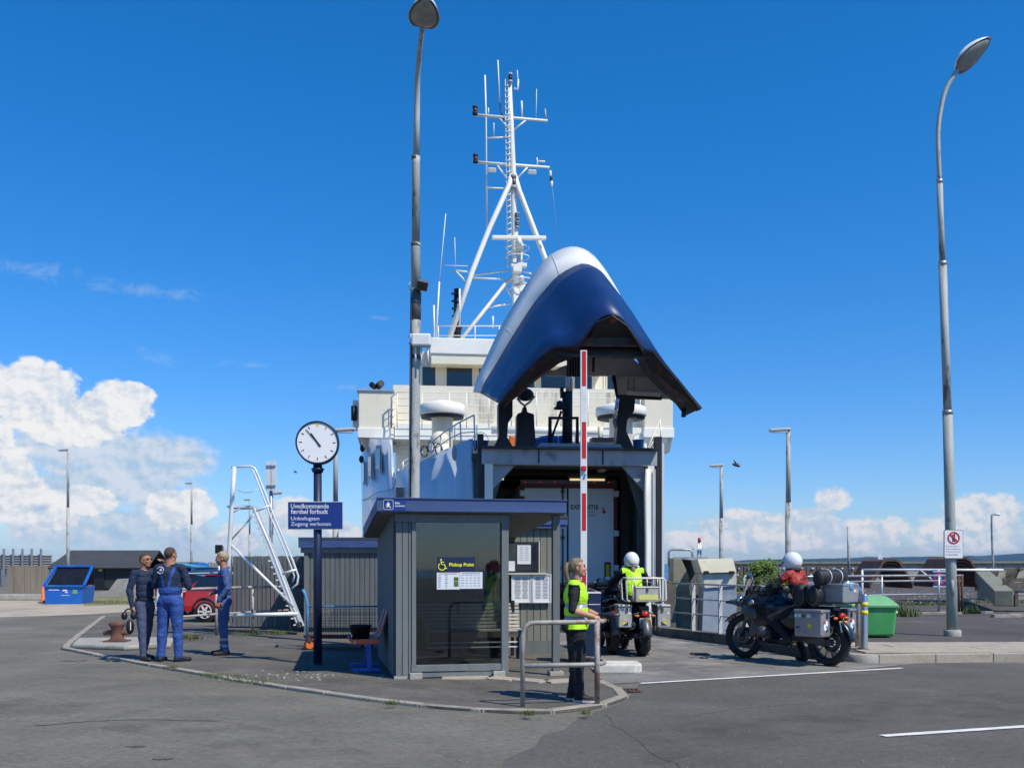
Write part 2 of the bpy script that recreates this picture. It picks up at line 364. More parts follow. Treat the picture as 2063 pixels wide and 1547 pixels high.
D_('containerblue', (.012,.13,.52), .42, var=.1, scale=2, c2=(.03,.16,.5), amt=.55, scale2=2)
D_('bingreen', (.055,.32,.09), .5, var=.1, scale=2, c2=(.09,.36,.14), amt=.56, scale2=3)
D_('lidgreen', (.16,.42,.19), .5, var=.14, scale=4)
D_('limegreen', (.25,.5,.05), .5, var=.1)
D_('steel', (.55,.54,.53), .34, .95, var=.08, scale=9, stretch=(1,1,.2))
D_('chrome', (.7,.7,.71), .12, 1, var=.05)
D_('panniersilver', (.40,.40,.40), .38, .6, var=.12, scale=6, c2=(.30,.30,.30), amt=.56, scale2=9)
D_('pannierpale', (.52,.49,.43), .45, .35, var=.12, scale=6)
D_('tyre', (.022,.022,.023), .85, var=.25, scale=12, bump=.5, bs=50)
D_('bikeblack', (.008,.009,.014), .28, var=.15, coat=.4)
D_('bikegrey', (.09,.10,.11), .4, .3, var=.15)
D_('engine', (.12,.12,.125), .45, .6, var=.25, scale=15)
D_('bagblack', (.016,.016,.018), .6, var=.35, scale=9, bump=.5, bs=30)
D_('taillight', (.35,.01,.012), .25, var=.05, emis=((1,.05,.03), .25))
D_('plate', (.80,.42,.02), .5, var=.04)
D_('creamtube', (.72,.68,.58), .4, var=.08)
D_('helmetwhite', (.80,.80,.80), .2, var=.04, coat=.5)
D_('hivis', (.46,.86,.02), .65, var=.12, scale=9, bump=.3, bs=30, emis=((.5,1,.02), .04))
D_('reflective', (.36,.38,.40), .4, .2, var=.1)
D_('skin', (.52,.27,.18), .55, var=.08, scale=12, c2=(.46,.2,.13), amt=.55, scale2=9)
D_('skintan', (.42,.19,.11), .55, var=.1, scale=12)
D_('lip', (.35,.10,.09), .5, var=.05)
D_('eye', (.03,.02,.018), .3, var=0)
D_('hairblonde', (.24,.165,.09), .6, var=.35, scale=9, stretch=(5,5,.7), bump=.6, bs=40)
D_('hairgrey', (.36,.28,.17), .65, var=.35, scale=14, bump=.6, bs=50)
D_('hairbrown', (.07,.045,.03), .75, var=.3, scale=20, bump=.6, bs=80)
D_('clothblack', (.012,.012,.015), .85, var=.3, scale=7, bump=.4, bs=25)
D_('clothnavy', (.012,.026,.065), .85, var=.25, scale=6, bump=.4, bs=25)
D_('clothblue', (.025,.075,.29), .82, var=.22, scale=5, bump=.5, bs=22)
D_('clothblue2', (.055,.10,.26), .82, var=.22, scale=6, bump=.5, bs=22)
D_('clothgrey', (.055,.072,.14), .85, var=.22, scale=6, bump=.5, bs=22)
D_('shoe', (.02,.018,.018), .6, var=.2)
D_('sole', (.6,.58,.54), .6, var=.1)
D_('jacketred', (.36,.028,.018), .6, var=.12)
D_('carred', (.55,.012,.02), .22, var=.04, coat=.6)
D_('carwhite', (.74,.75,.76), .25, var=.03, coat=.5)
D_('cargreen', (.015,.10,.075), .22, var=.04, coat=.6)
D_('fencegrey', (.34,.33,.32), .7, var=.15)
D_('blackwood', (.035,.038,.042), .7, var=.2, scale=1.5, stretch=(.4,1,5))
D_('roofdark', (.05,.053,.058), .85, var=.14, scale=1)
D_('timber', (.13,.11,.09), .9, var=.3, scale=1.5, c2=(.06,.05,.045), amt=.5, scale2=2, bump=.6, bs=30)
D_('timbergreen', (.24,.24,.18), .9, var=.25, scale=2, c2=(.12,.13,.07), amt=.52, scale2=2, bump=.5, bs=30)
D_('woodlight', (.52,.50,.43), .75, var=.12, scale=2)
D_('orange', (.75,.16,.02), .6, var=.1)
D_('tarp', (.02,.12,.50), .4, var=.2, scale=4, bump=.5, bs=12)
D_('bucketblue', (.02,.20,.50), .4, var=.1)
D_('poster', (.74,.76,.79), .5, var=.02)
def film_mat(name, c, lo, hi, scale, stretch=(1,1,1), rough=.9, op=.8):
    mt = mat(name, c, rough, var=.2, scale=3, spec=.1); t = mt.node_tree; N = t.nodes; L = t.links
    tc = N.new('ShaderNodeTexCoord'); mp = N.new('ShaderNodeMapping'); mp.inputs['Scale'].default_value = stretch; n = N.new('ShaderNodeTexNoise'); r = N.new('ShaderNodeMapRange')
    L.new(tc.outputs['Object'], mp.inputs[0]); L.new(mp.outputs[0], n.inputs[0]); n.inputs['Scale'].default_value = scale; n.inputs['Detail'].default_value = 8; n.inputs['Roughness'].default_value = .65
    L.new(n.outputs[0], r.inputs[0]); r.inputs[1].default_value = lo; r.inputs[2].default_value = hi; r.inputs[4].default_value = op; L.new(r.outputs[0], N['Principled BSDF'].inputs['Alpha'])
    return mt
m['dust'] = film_mat('dust', (.34,.31,.26), .44, .72, 1.6, op=.32)
m['oil'] = film_mat('oil', (.035,.034,.033), .46, .70, 1.8, op=.20)
m['streakrust'] = film_mat('streakrust', (.24,.10,.045), .50, .70, 3, (3,3,.35), op=.75)
m['streakgrey'] = film_mat('streakgrey', (.16,.15,.13), .48, .72, 3, (3,3,.25), op=.55)
m['shelterglass'] = glass_mat('shelterglass', (.45, .49, .48), 1.5, .03, .05)
m['clearglass'] = glass_mat('clearglass', (.97,.97,.97), 1.3, .02, 0)
m['screen'] = glass_mat('screen', (.62, .66, .68), 1.45, .02, .01)
# ------------------------------------------------------------- the setting
def sheet(name, pts, z, material, kind='structure', skirt=0.):
    mb = MB(); vs = [Vector((p[0], p[1], z)) for p in pts]
    mb.add(vs, [tuple(range(len(vs)))])
    if skirt:
        n = len(vs); lo = [p-Vector((0, 0, skirt)) for p in vs]
        mb.add(vs+lo, [(i, (i+1) % n, n+(i+1) % n, n+i) for i in range(n)])
    return struct(name, mb, material, kind)
def smooth_line(pts, n=8):
    pts = [Vector(p) for p in pts]; out = []
    for i in range(len(pts)-1):
        p0 = pts[max(i-1, 0)]; p1 = pts[i]; p2 = pts[i+1]; p3 = pts[min(i+2, len(pts)-1)]
        for k in range(n):
            t = k/n
            out.append(.5*((2*p1)+(p2-p0)*t+(2*p0-5*p1+4*p2-p3)*t*t+(3*p1-p0-3*p2+p3)*t**3))
    out.append(pts[-1]); return out
def resample(pts, step):
    out = [pts[0].copy()]; acc = 0
    for a, b in zip(pts[:-1], pts[1:]):
        l = (b-a).length
        while acc+l >= step:
            t = (step-acc)/l; a = a.lerp(b, t); out.append(a.copy()); l = (b-a).length; acc = 0
        acc += l
    return out
land = [(-600,-80),(600,-80),(600,90),(60,86),(14,80),(14,38),(9.4,28),(6.9,21.8),(5.45,17.35),(4.75,16.95),(4.25,19.6),(3.25,22),(3.25,23.7),(-.9,23.7),(-1.5,24.6),(-3.2,26),(-8,27),(-9.5,36),(-13,60),(-40,200),(-300,900),(-600,900)]
sheet('ground', land, 0, m['asphalt_old'], skirt=4)
sheet('water', [(-9000,-480),(9000,-480),(9000,7900),(-9000,7900)], -1.5, m['sea'])
gp = lambda px, py, z=0.: tuple(G(px, py, z)[:2])
# newer dark carriageway on the right
sheet('road', [gp(1262,1412),gp(1180,1442),(.62,10.1),(.5,9.6),(.28,9.3),(.2,8.7),(-.05,8.2),(-.1,7.6),(-.4,7.0),(-.5,5.8),(-1.2,4.0),(-2.0,2),(-2.6,-40),(90,-40),(90,17.2),gp(2300,1337),gp(1850,1336),gp(1690,1352),gp(1290,1374)], .004, m['asphalt_new'])
ramp = [gp(1290,1374.5),gp(1690,1352.5),gp(1850,1336.5),(6.1,16.05),(4.95,16.5),(4.25,19.6),(3.25,22),(3.25,23.7),(-.8,23.7),(.9,20.5),(1.1,17.2),gp(1210,1380)]
sheet('ferry_ramp', ramp, .008, m['asphalt_ramp'])
# painted lines
def stripe(name, a, b, wd, z=.013, mt='line'):
    a, b = Vector((*a, z)), Vector((*b, z)); d = (b-a).normalized(); n = Vector((-d.y, d.x, 0))*wd/2
    k = 14; mb = MB(); vs = []
    for i in range(k+1):
        p = a.lerp(b, i/k); j = random.uniform(.88, 1.06); vs += [p-n*j, p+n*j]
    mb.add(vs, [(2*i, 2*i+1, 2*i+3, 2*i+2) for i in range(k)]); return struct(name, mb, m[mt])
stripe('road_marking', gp(1290,1377.5), gp(1818,1346.5), .11)
stripe('road_marking', gp(1778,1484), gp(2300,1449), .11)
# cracks and joints, stains, drain covers
def crack(pts, wd, z, mt='inkblack', jit=.03):
    L_ = smooth_line([Vector((*p, z)) for p in pts], 10); mb = MB(); vs = []
    for i, p in enumerate(L_):
        d = (L_[min(i+1, len(L_)-1)]-L_[max(i-1, 0)]).normalized(); n = Vector((-d.y, d.x, 0))*wd*random.uniform(.3, 1)
        j = Vector((random.uniform(-jit, jit), random.uniform(-jit, jit), 0)); vs += [p-n+j, p+n+j]
    mb.add(vs, [(2*i, 2*i+1, 2*i+3, 2*i+2) for i in range(len(L_)-1)]); return mb
mb = MB()
for pts, wd, z in [([gp(1320,1306), gp(1400,1322), gp(1450,1333), gp(1560,1346)], .012, .0125), ([gp(1290,1352), gp(1390,1347), gp(1480,1343), gp(1640,1341)], .015, .0125),
                   ([gp(70,1462), gp(240,1450), gp(440,1452)], .02, .0045), ([gp(1215,1440), gp(1290,1500), gp(1400,1560)], .006, .0085), 
                   ([gp(300,1336,.03), gp(500,1345,.03), gp(760,1372,.03), gp(900,1395,.03)], .006, .034), ([gp(1400,1440), gp(1650,1415), gp(2063,1395)], .006, .0085)]:
    c = crack(pts, wd, z); mb.add(c.v, c.f)
struct('asphalt_cracks', mb, m['asphalt_new'], 'stuff')
def blotch(name, px, py, rx, ry, z, mt):
    c = G(px, py, z); k = 18; mb = MB(); pts = [c+Vector((math.cos(2*PI*i/k)*rx*random.uniform(.6, 1.1), math.sin(2*PI*i/k)*ry*random.uniform(.6, 1.1), 0)) for i in range(k)]
    mb.add(pts, [tuple(range(k))]); struct(name, mb, m[mt])
for a in [('stain', 275, 1502, .10, .05), ('stain', 330, 1527, .09, .06), ('stain', 150, 1330, .25, .12)]: blotch(*a, .006, 'asphalt_island')
for a, mtn in [((1268, 1393, .13, .14), 'rust_patch'), ((1410, 1318.5, .16, .13), 'rust_patch')]:
    c = G(a[0], a[1]); t = thing('drain_cover', 'rusty drain cover sunk in the dark road beside the kerb nose' if a[1] > 1350 else 'small rusty drain cover in the pale ramp surface', 'drain cover', (c.x, c.y, .012), group='drain covers')
    part('frame', MB().box((0,0,.004), (a[2]*2, a[3]*2, .01)), m['rust_patch'], t)
    for k in range(5): part('bar', MB().box((-a[2]*.75+k*a[2]*.375, 0, .013), (.03, a[3]*1.7, .012)), m['rustdark'], t)
def film(name, pts, z, mt): 
    mb = MB(); n = len(pts)//2; a = smooth_line([Vector((*p, z)) for p in pts[:n]], 6); b = smooth_line([Vector((*p, z)) for p in pts[n:]][::-1], 6)
    mb.loft([a, b], smooth=False); struct(name, mb, m[mt], 'stuff')
film('road_dust', [gp(198,1240),gp(150,1275),gp(96,1312),gp(210,1345),gp(500,1395),gp(760,1432),gp(1020,1462),gp(1000,1432),gp(760,1408),gp(500,1372),gp(210,1322),gp(124,1308),gp(165,1273),gp(206,1242)], .009, 'dust')
film('road_dust', [gp(-100,1300),gp(300,1360),gp(700,1440),gp(900,1530),gp(500,1560),gp(300,1480),gp(100,1400),gp(-100,1360)], .008, 'dust')
film('oil_stains', [gp(1250,1480),gp(1500,1440),gp(1800,1410),gp(2063,1390),gp(2063,1440),gp(1850,1460),gp(1500,1500),gp(1300,1550)], .009, 'oil')
film('oil_stains', [gp(0,1400),gp(300,1430),gp(600,1480),gp(900,1560),gp(700,1600),gp(500,1520),gp(200,1470),gp(0,1440)], .010, 'oil')
film('oil_stains', [gp(1270,1300),gp(1330,1320),gp(1420,1350),gp(1460,1362),gp(1400,1366),gp(1340,1352),gp(1270,1332),gp(1230,1318)], .0125, 'oil')
film('road_dust', [gp(1500,1300),gp(1600,1335),gp(1700,1345),gp(1850,1338),gp(1850,1348),gp(1700,1362),gp(1560,1368),gp(1400,1378)], .0115, 'dust')
film('oil_stains', [gp(560,1300),gp(700,1345),gp(900,1372),gp(1100,1400),gp(1060,1415),gp(850,1395),gp(640,1372),gp(480,1325)], .033, 'oil')
film('road_dust', [gp(400,1295),gp(520,1330),gp(700,1360),gp(800,1380),gp(700,1398),gp(480,1365),gp(340,1340),gp(260,1322)], .0345, 'dust')
# pedestrian island with kerb stones
isl_px = [(205,1243),(162,1275),(122,1308),(205,1324),(350,1351),(520,1380),(700,1407),(850,1425),(1000,1436),(1095,1438),(1185,1430),(1240,1417),(1264,1406),(1254,1392),(1222,1378),(1196,1362)]
A_ = [G(*p) for p in isl_px]
seg1 = [A_[0].lerp(A_[2], t) for t in (0, .5)]+[A_[2]]
edge = smooth_line(A_[:3], 5)[:-1]+smooth_line(A_[2:], 8)
edge[5*1+0:5*1+0] = []
top = [(p.x, p.y) for p in edge]+[(1.25,16.4),(1.05,17.4),(.9,20.5),(-.8,23.69),(-8,25.5),(-11.8,29.6)]
sheet('island_pavement', top, .030, m['asphalt_island'], skirt=.025)
kerb = thing('kerb', 'worn pale stone kerb curving round the pedestrian island', 'kerb', (0,0,0), kind='structure'); del kerb['category']
def kerb_run(parent, line, step, wd, z0, z1, mt, name='kerb_stone', side=-1, jit=.006):
    pts = resample(line, step)
    for a, b in zip(pts[:-1], pts[1:]):
        d = (b-a); l = d.length; d.normalize(); n = Vector((-d.y, d.x, 0))*side
        c = (a+b)/2+n*(wd/2-.012)+Vector((0, 0, (z0+z1)/2+random.uniform(-jit, jit)))
        c.x += random.uniform(-jit, jit)
        part(name, MB().box(c, (l-.012, wd, z1-z0), (0, 0, math.atan2(d.y, d.x))), mt, parent, bevel=.012)
kerb_run(kerb, edge, .8, .125, -.05, .040, m['kerb'], side=1)
# paving slabs by the shelter front
pv = thing('paving', '', '', kind='structure'); del pv['label'], pv['category']
for (a, b) in [((890,1366),(985,1366)), ((985,1366),(1040,1370)), ((1040,1369),(1100,1374)), ((1100,1374),(1160,1371)), ((905,1352),(990,1350))]:
    p = G(*a,.03); q = G(*b,.03); d = q-p
    part('paving_slab', MB().box((p+q)/2+Vector((0, .0, .006)), (d.length-.015, .3 if a[1] > 1355 else .22, .03), (0, 0, math.atan2(d.y, d.x))), m['slab'], pv, bevel=.006)
# right-hand pavement: kerb, slabs and quay asphalt
kb = [G(*p) for p in [(1668,1306),(1672,1318),(1692,1330),(1740,1336),(1800,1336),(1850,1335),(1920,1334),(2063,1333),(2400,1336),(2900,1340)]]
kl = smooth_line(kb, 6)
QZ = .13
qtop = [(p.x, p.y) for p in kl]+[(60,17),(60,34),(9.5,30),(6.9,21.8),(5.5,17.4)]
sheet('quay_pavement', qtop, QZ, m['asphalt_quay'], skirt=.125)
sheet('quay_ground', [(9.0,28.2),(60,33),(60,86),(14,80),(14,38)], .02, m['asphalt_quay'])
k2 = thing('kerb', '', '', kind='structure'); del k2['label'], k2['category']
n0 = 22
mbk = MB(); rows = []
for i, p in enumerate(kl[:n0]):
    d = (kl[min(i+1, n0)]-kl[max(i-1, 0)]).normalized(); n = Vector((-d.y, d.x, 0))
    rows.append([p-n*.01+Vector((0,0,-.02)), p-n*.006+Vector((0,0,QZ-.005)), p+n*.02+Vector((0,0,QZ+.012)), p+n*.17+Vector((0,0,QZ+.012))])
part('kerb_nose', mbk.loft(rows), m['concrete'], k2)
kerb_run(k2, kl[n0-1:], 1.0, .16, -.02, QZ+.012, m['slab'], side=1)
sw = thing('paving', '', '', kind='structure'); del sw['label'], sw['category']
dirv = (kl[-7]-kl[n0]).normalized()
for r_ in range(4):
    for c_ in range(11):
        x = 5.75+c_*.98+(r_%2)*.37; y = 16.47+r_*.52+ (x-6.5)*.012
        if r_ == 0 and c_ == 0: x += .12
        part('paving_slab', MB().box((x+.45, y+.2, QZ+.006+random.uniform(-.003, .003)), (.965, .505, .03), (random.uniform(-.004, .004), random.uniform(-.004, .004), .012)), m['slab'], sw, bevel=.006)
for (px, py, l_) in [(1830,1237,1.9),(1905,1235,1.6),(1520,1232,2.2)]:
    c = G(px, py, QZ)
    part('kerb_stone', MB().box(c+Vector((.6,0,.02)), (l_, .16, .08)), m['kerb'], k2, bevel=.01)
for i in range(6):
    c = G(2012+i*34, 1243-i*2, QZ); part('kerb_stone', MB().box(c+Vector((.2,0,.03)), (.8, .2, .1), (0,0,.12)), m['kerb'], k2, bevel=.01)
# low concrete wall along the ramp edge
wl = [Vector((5.15,16.62,0)), Vector((4.3,19.5,0)), Vector((3.28,22,0)), Vector((3.3,23.6,0))]
rw = thing('low_wall', 'stained low concrete wall carrying the white railing along the ramp', 'wall', (5.15,16.62,0))
for i, (a, b) in enumerate(zip(wl[:-1], wl[1:])):
    n_ = max(1, round((b-a).length/1.4))
    for k in range(n_):
        p, q = a.lerp(b, k/n_), a.lerp(b, (k+1)/n_); p = p+(q-p)*.004
        part('concrete_block', MB().beam(p+Vector((.12,.03,.09)), q+Vector((.12,.03,.09)), .26, .22), m['concrete_dark'], rw, world=True, bevel=.015)
# sand, dry grass and far left ground
sheet('sand', [gp(-400,1252),gp(-100,1246),gp(90,1241),gp(185,1237),gp(330,1228),gp(420,1222),gp(420,1204),gp(-400,1206)], .006, m['sand'])
sheet('dry_grass', [gp(168,1219),gp(420,1217),gp(420,1203),gp(170,1204)], .012, m['dry_grass'])
# far hills over the water
rows = []
for i in range(161):
    px = 1380+i*14; D = 6500+500*math.sin(i*.05)
    h = 6+ (max(0, px-1450)/620)**.9*14 + 5*mnoise.noise(Vector((px*.006, 2, 0)))+2.2*mnoise.noise(Vector((px*.03, 5, 0)))+.8*mnoise.noise(Vector((px*.11, 5, 0)))
    h = max(1.5, h)*min(1, max(0, (px-1400)/90)); top_ = P(px, HY-h*.92, D)
    rows.append([Vector((top_.x*.97, D-260, -3)), Vector((top_.x*.985, D-120, top_.z*.55)), top_, Vector((top_.x*1.06, D+400, -3))])
struct('hills', MB().loft(rows), m['hill'])
rows = []
for i in range(80):
    px = -700+i*14; h = 4+3*mnoise.noise(Vector((px*.01, 9, 0)))+1*mnoise.noise(Vector((px*.06, 9, 0))); D = 1400; t_ = P(px, HY-h*.9, D)
    rows.append([Vector((t_.x, D-60, -3)), t_, Vector((t_.x, D+100, -3))])
struct('far_woodland', MB().loft(rows), m['grass'])

# breakwater
bw = thing('breakwater', 'long weathered grey concrete breakwater wall beyond the quay', 'wall', (40,78,0))
for i in range(14):
    x0 = 15+i*7; part('wall_section', MB().box((x0+3.5, 82+random.uniform(-.1,.1), .05+.02*i), (6.94, 1.4, 3.1)), m['concrete'], bw, world=True, bevel=.05)
    part('coping', MB().box((x0+3.5, 81.9, 1.66+.02*i), (6.9, 1.9, .16)), m['timbergreen'], bw, world=True)
tf = thing('timber_fender', 'dark tarred timber wall with pale bolt heads and raking struts', 'timber wall', (16,46,0))
for i in range(12):
    p = P(1486+i*21, 1158, 46)
    part('board', MB().box((p.x, 46, 1.1), (.46, .25, .75)), m['timber'], tf, world=True, bevel=.02)
    for dz in (.18, -.12):
        part('bolt', MB().cyl((p.x+random.uniform(-.1,.1), 45.86, 1.2+dz), (p.x, 45.80, 1.2+dz), .035, n=6), m['alu'], tf, world=True)
for px in (1500, 1560, 1620, 1690, 1722):
    p = P(px, 1170, 46); part('post', MB().box((p.x, 46.2, .2), (.3, .3, 1.5)), m['timber'], tf, world=True)
tf2 = thing('timber_fender', 'heavy timber baulk wall on pale slanting concrete struts at the far right', 'timber wall', (24,44,0))
for i in range(7):
    p = P(1972+i*30, 1150, 44)
    part('board', MB().box((p.x, 44, 1.12), (.64, .4, .62)), m['timber'], tf2, world=True, bevel=.03)
for px in (1985, 2022, 2062):
    p = P(px, 1150, 44); q = P(px-16, 1185, 42.6); part('strut', MB().beam(p, q, .22, .22), m['timbergreen'], tf2, world=True)
    part('post', MB().box((p.x, 44.3, .3), (.3, .3, 1.4)), m['concrete'], tf2, world=True)
for i in range(8):
    p = P(1985+i*22, 1180, 45); part('board', MB().box((p.x, 45, .25), (.5, .1, 1.2)), m['timber'], tf2, world=True)
# steel arched stacks
def arch_stack(px0, px1, ytop, ybase, D, label):
    c = P((px0+px1)/2, ybase, D); wd = (px1-px0)*D/F; z0 = CH+(HY-ybase)*D/F; z1 = CH+(HY-ytop)*D/F
    t = thing('steel_hatch', label, 'steel hatch', (c.x, D, max(0, z0)), group='rusty steel hatches on the quay')
    for k in range(4):
        s = 1-k*.04; zz = (z1-max(0,z0))-k*.13
        prof = [(-.5,.0),(-.49,.18),(-.19,.93),(-.1,1.0),(.1,1.0),(.19,.93),(.49,.18),(.5,0)]
        a = [Vector((x*wd*s, -.4+k*.1, z*zz)) for x, z in prof]; inn = [Vector((x*wd*s*.95, -.4+k*.1, z*zz-.09)) for x, z in prof]
        b = [p+Vector((0,2.4,0)) for p in a]; bi = [p+Vector((0,2.4,0)) for p in inn]
        mb = MB().loft([inn, a, b, bi, inn], smooth=False)
        part('roof_plate', mb, m['rust'], t)
    return t
arch_stack(1745, 1832, 1126, 1180, 40, 'rusty arched steel hatch stack left of the pedestrian sign')
arch_stack(1880, 1975, 1122, 1178, 40.5, 'rusty arched steel hatch stack behind the right lamp post')
bm_ = thing('timber_baulk', 'thick mossy grey timber baulk lying slanted on the quay', 'timber', (0,0,0))
part('beam', MB().beam(P(1972,1155,42), P(2022,1205,31), .55, .5), m['timbergreen'], bm_, world=True, bevel=.03)
bk = thing('bench', 'weathered plank bench at the right edge of the photo', 'bench', tuple(P(2055,1215,33)))
for k in range(3): part('plank', MB().box(P(2060,1168+k*9,33), (1.3, .08, .13)), m['timber'], bk, world=True)
for k in range(3): part('seat_plank', MB().box(P(2060,1196,33)+Vector((0,-.15*k,0)), (1.3, .13, .06)), m['concrete'], bk, world=True)
for px in (2036, 2080): part('leg', MB().box(P(px,1207,33)+Vector((0,-.2,0)), (.1, .4, .45)), m['timber'], bk, world=True)
# foliage: shrub and weeds
def leaf_cloud(c, rx, ry, rz, n, s, flat=.0):
    mb = MB(); 
    for _ in range(n):
        while True:
            p = Vector((random.uniform(-1,1), random.uniform(-1,1), random.uniform(-1,1)))
            if .25 < p.length < 1+.18*mnoise.noise(p*2.3+Vector(c)): break
        q = Vector(c)+Vector((p.x*rx, p.y*ry, p.z*rz)); a = Vector((random.gauss(0,1), random.gauss(0,1), random.gauss(0,1))).normalized(); b = a.orthogonal().normalized()
        k = s*random.uniform(.6, 1.3); mb.add([q-a*k, q+b*k*.45, q+a*k, q-b*k*.45], [(0,1,2,3)])
    return mb
sh = thing('shrub', 'bushy green shrub behind the ramp railing', 'shrub', tuple(P(1545,1215,30)[:2])+(0,))
cc = P(1540,1162,30); mb = MB()
for dx, dz, r_ in [(0,.0,.52),(-.45,-.15,.38),(.45,-.1,.42),(.1,.32,.3),(-.2,.25,.3),(.75,-.25,.3),(-.7,-.35,.25)]:
    q = leaf_cloud(cc+Vector((dx,0,dz)), r_, r_*.8, r_*.8, 420, .055); mb.add(q.v, q.f)
part('crown', mb, m['leaf'], sh, world=True)
for k in range(4): part('stem', MB().tube([Vector((cc.x-.3+k*.2, 30, 0)), Vector((cc.x-.5+k*.32, 30, .8)), cc+Vector((-.5+k*.33,0,.2))], [.03,.02,.008], 5), m['timber'], sh, world=True)
def tufts(name, spots, hgt, n, z):
    mb = MB()
    for (px, py, sx) in spots:
        c = G(px, py, z)
        for _ in range(n):
            q = c+Vector((random.gauss(0, sx), random.gauss(0, .05+sx*.12), 0)); a = random.uniform(0, 2*PI); h = hgt*random.uniform(.3, 1.1); l = Vector((math.cos(a), math.sin(a), 0))
            k = Vector((-l.y, l.x, 0))*h*.07; t_ = q+l*h*random.uniform(.1,.7)+Vector((0,0,h*random.uniform(.5,1)))
            mb.add([q-k, q+k, t_], [(0,1,2)])
    return struct(name, mb, m['weed'], 'stuff')
tufts('weeds', [(445,1364,.22),(480,1368,.25),(510,1375,.16),(345,1345,.06),(790,1418,.04),(1180,1437,.03),(1066,1439,.03),(430,1360,.1)], .07, 130, .05)
tufts('weeds', [(490,1278,.25),(515,1276,.2),(560,1276,.1),(372,1285,.12),(390,1287,.1)], .13, 130, .06)
tufts('weeds', [(1812,1238,.3),(1800,1240,.25),(1825,1242,.2),(1790,1232,.3),(1960,1236,.15)], .32, 120, QZ)
tufts('grass', [(1750+i*14,1219-(i%3),.5) for i in range(14)]+[(1990+i*12,1214,.4) for i in range(6)], .22, 60, .02)
tufts('grass', [(172+i*9,1212+(i*7)%5,.5) for i in range(16)], .12, 70, .012)
# litter and pale chips scattered over the asphalt
mb = MB()
for _ in range(420):
    z = .008; px = random.uniform(0, 2063); py = 1350+ (random.random()**.7)*197
    c = G(px, py, z); s = random.uniform(.004, .013)
    if 1.2 < c.x < 6 and c.y > 14: continue
    mb.box(c+Vector((0,0,.004 if (py > 1440 or px > 1300 or py > 1320+px*.12+30) else .034)), (s, s*.8, s*.4), (0,0,random.uniform(0,3)))
struct('gravel_chips', mb, m['kerb'], 'stuff')
mb = MB()
for _ in range(60):
    c = G(random.gauss(590, 70), random.gauss(1362, 5), .034); s = random.uniform(.008, .03); mb.box(c, (s*1.6, s, .003), (0,0,random.uniform(0,3)))
for _ in range(160):
    c = G(random.uniform(1700,1960), random.uniform(1190,1215), .03); s = random.uniform(.02, .07); mb.box(c+Vector((0,0,.02)), (s, s, s*.6), (0,0,random.uniform(0,3)))
struct('gravel_chips', mb, m['concrete_white'], 'stuff')
# ------------------------------------------------------------- the ferry
FO = Vector((1.39, 24.0, 0)); FR = R(6.77)
ferry = thing('ferry', 'white car ferry moored with its blue and white bow visor raised open', 'ferry', FO, FR)
FM = ROOTM[ferry.name]; FI = FM.inverted()
def FP(px, py, D): return FI@P(px, py, D)
def onplane(px, py, s):
    """ship-local point on the plane y=s seen at this photo pixel"""
    o = FI@Vector((0,0,CH)); d = (FI.to_3x3())@Vector(((px-CX)/F, 1, (HY-py)/F)); t = (s-o.y)/d.y; return o+d*t
def fpart(name, mb, mt, world=False, parent=None, **k): return part(name, mb, mt, parent or ferry, world=world, **k)
DECK = 4.4
# hull side plan (local x, y) and top height, left; mirrored right
hp = [(950,24.05),(900,24.9),(845,26.0),(795,27.5),(765,29.0),(745,31),(733,33.5),(729,36.5)]
hx = [FI@Vector(((px-CX)*D/F, D, 0)) for px, D in hp]
hx += [Vector((hx[-1].x-.15, 30, 0)), Vector((hx[-1].x-.1, 48, 0)), Vector((hx[-1].x+1.2, 56, 0))]
def hull_rows(sx, tops, idx, zb=-1.7, seg=1):
    rows = []
    for i, zt in zip(idx, tops):
        p = hx[i]; fl = 1.0
        r = []
        for z in (zb, 0, 1.2, 2.4, zt):
            k = 1-.035*max(0, (3.4-z))*(1 if i < 5 else .3)
            ax = abs(p.x) if sx < 0 else 2.29+(abs(p.x)-2.29)*.36
            r.append(Vector((sx*ax*k, p.y, z)))
        rows.append(r)
    return rows
zt = lambda py, D: CH+(HY-py)*D/F
bul = [zt(884,24.05), zt(905,24.9), zt(932,26), zt(951,27.3)]
for sx in (-1, 1):
    def Q(i, t): return hx[i].lerp(hx[i+1], t)
    # forward bulwark (slopes down going aft)
    fpart('bow_side', MB().loft(hull_rows(sx, bul, [0,1,2,3])), m['hullpaint_reflections'], solid=.08)
    # after hull side up to the bridge wing with a curved notch edge
    upper = [zt(951,27.3)]+[5.55, 5.7, 5.8, 5.85, 5.85, 5.8, 5.8]
    rows = hull_rows(sx, [bul[3]]+[zt(884,29.), zt(884,31), 5.75, 5.8, 5.8, 5.8, 5.8], [3,4,5,6,7,8,9,10])
    # curved notch: intermediate columns between index 3 and 4
    ins = []
    for t, z in ((.06,3.98),(.12,4.05),(.17,4.3),(.2,4.65),(.23,4.95),(.28,5.1)):
        a, b = rows[0], rows[1]; r = [a[k].lerp(b[k], t) for k in range(4)]; q = a[4].lerp(b[4], t); r.append(Vector((q.x, q.y, z))); ins.append(r)
    rows = [rows[0]]+ins+rows[1:]
    fpart('hull_side', MB().loft(rows), m['hullpaint_reflections'], solid=.07)
# rubbing strake and weld seams on the port side
seam = [FI@Vector(((px-CX)*D/F, D, zt(py, D))) for px, py, D in [(732,1008,34),(745,1003,31),(765,992,29),(795,985,27.4),(800,975,27.3),(800,952,27.2)]]
fpart('weld_seam', MB().tube([p+Vector((-.05,-.03,0)) for p in seam], .012, 5), m['shipgrey'])
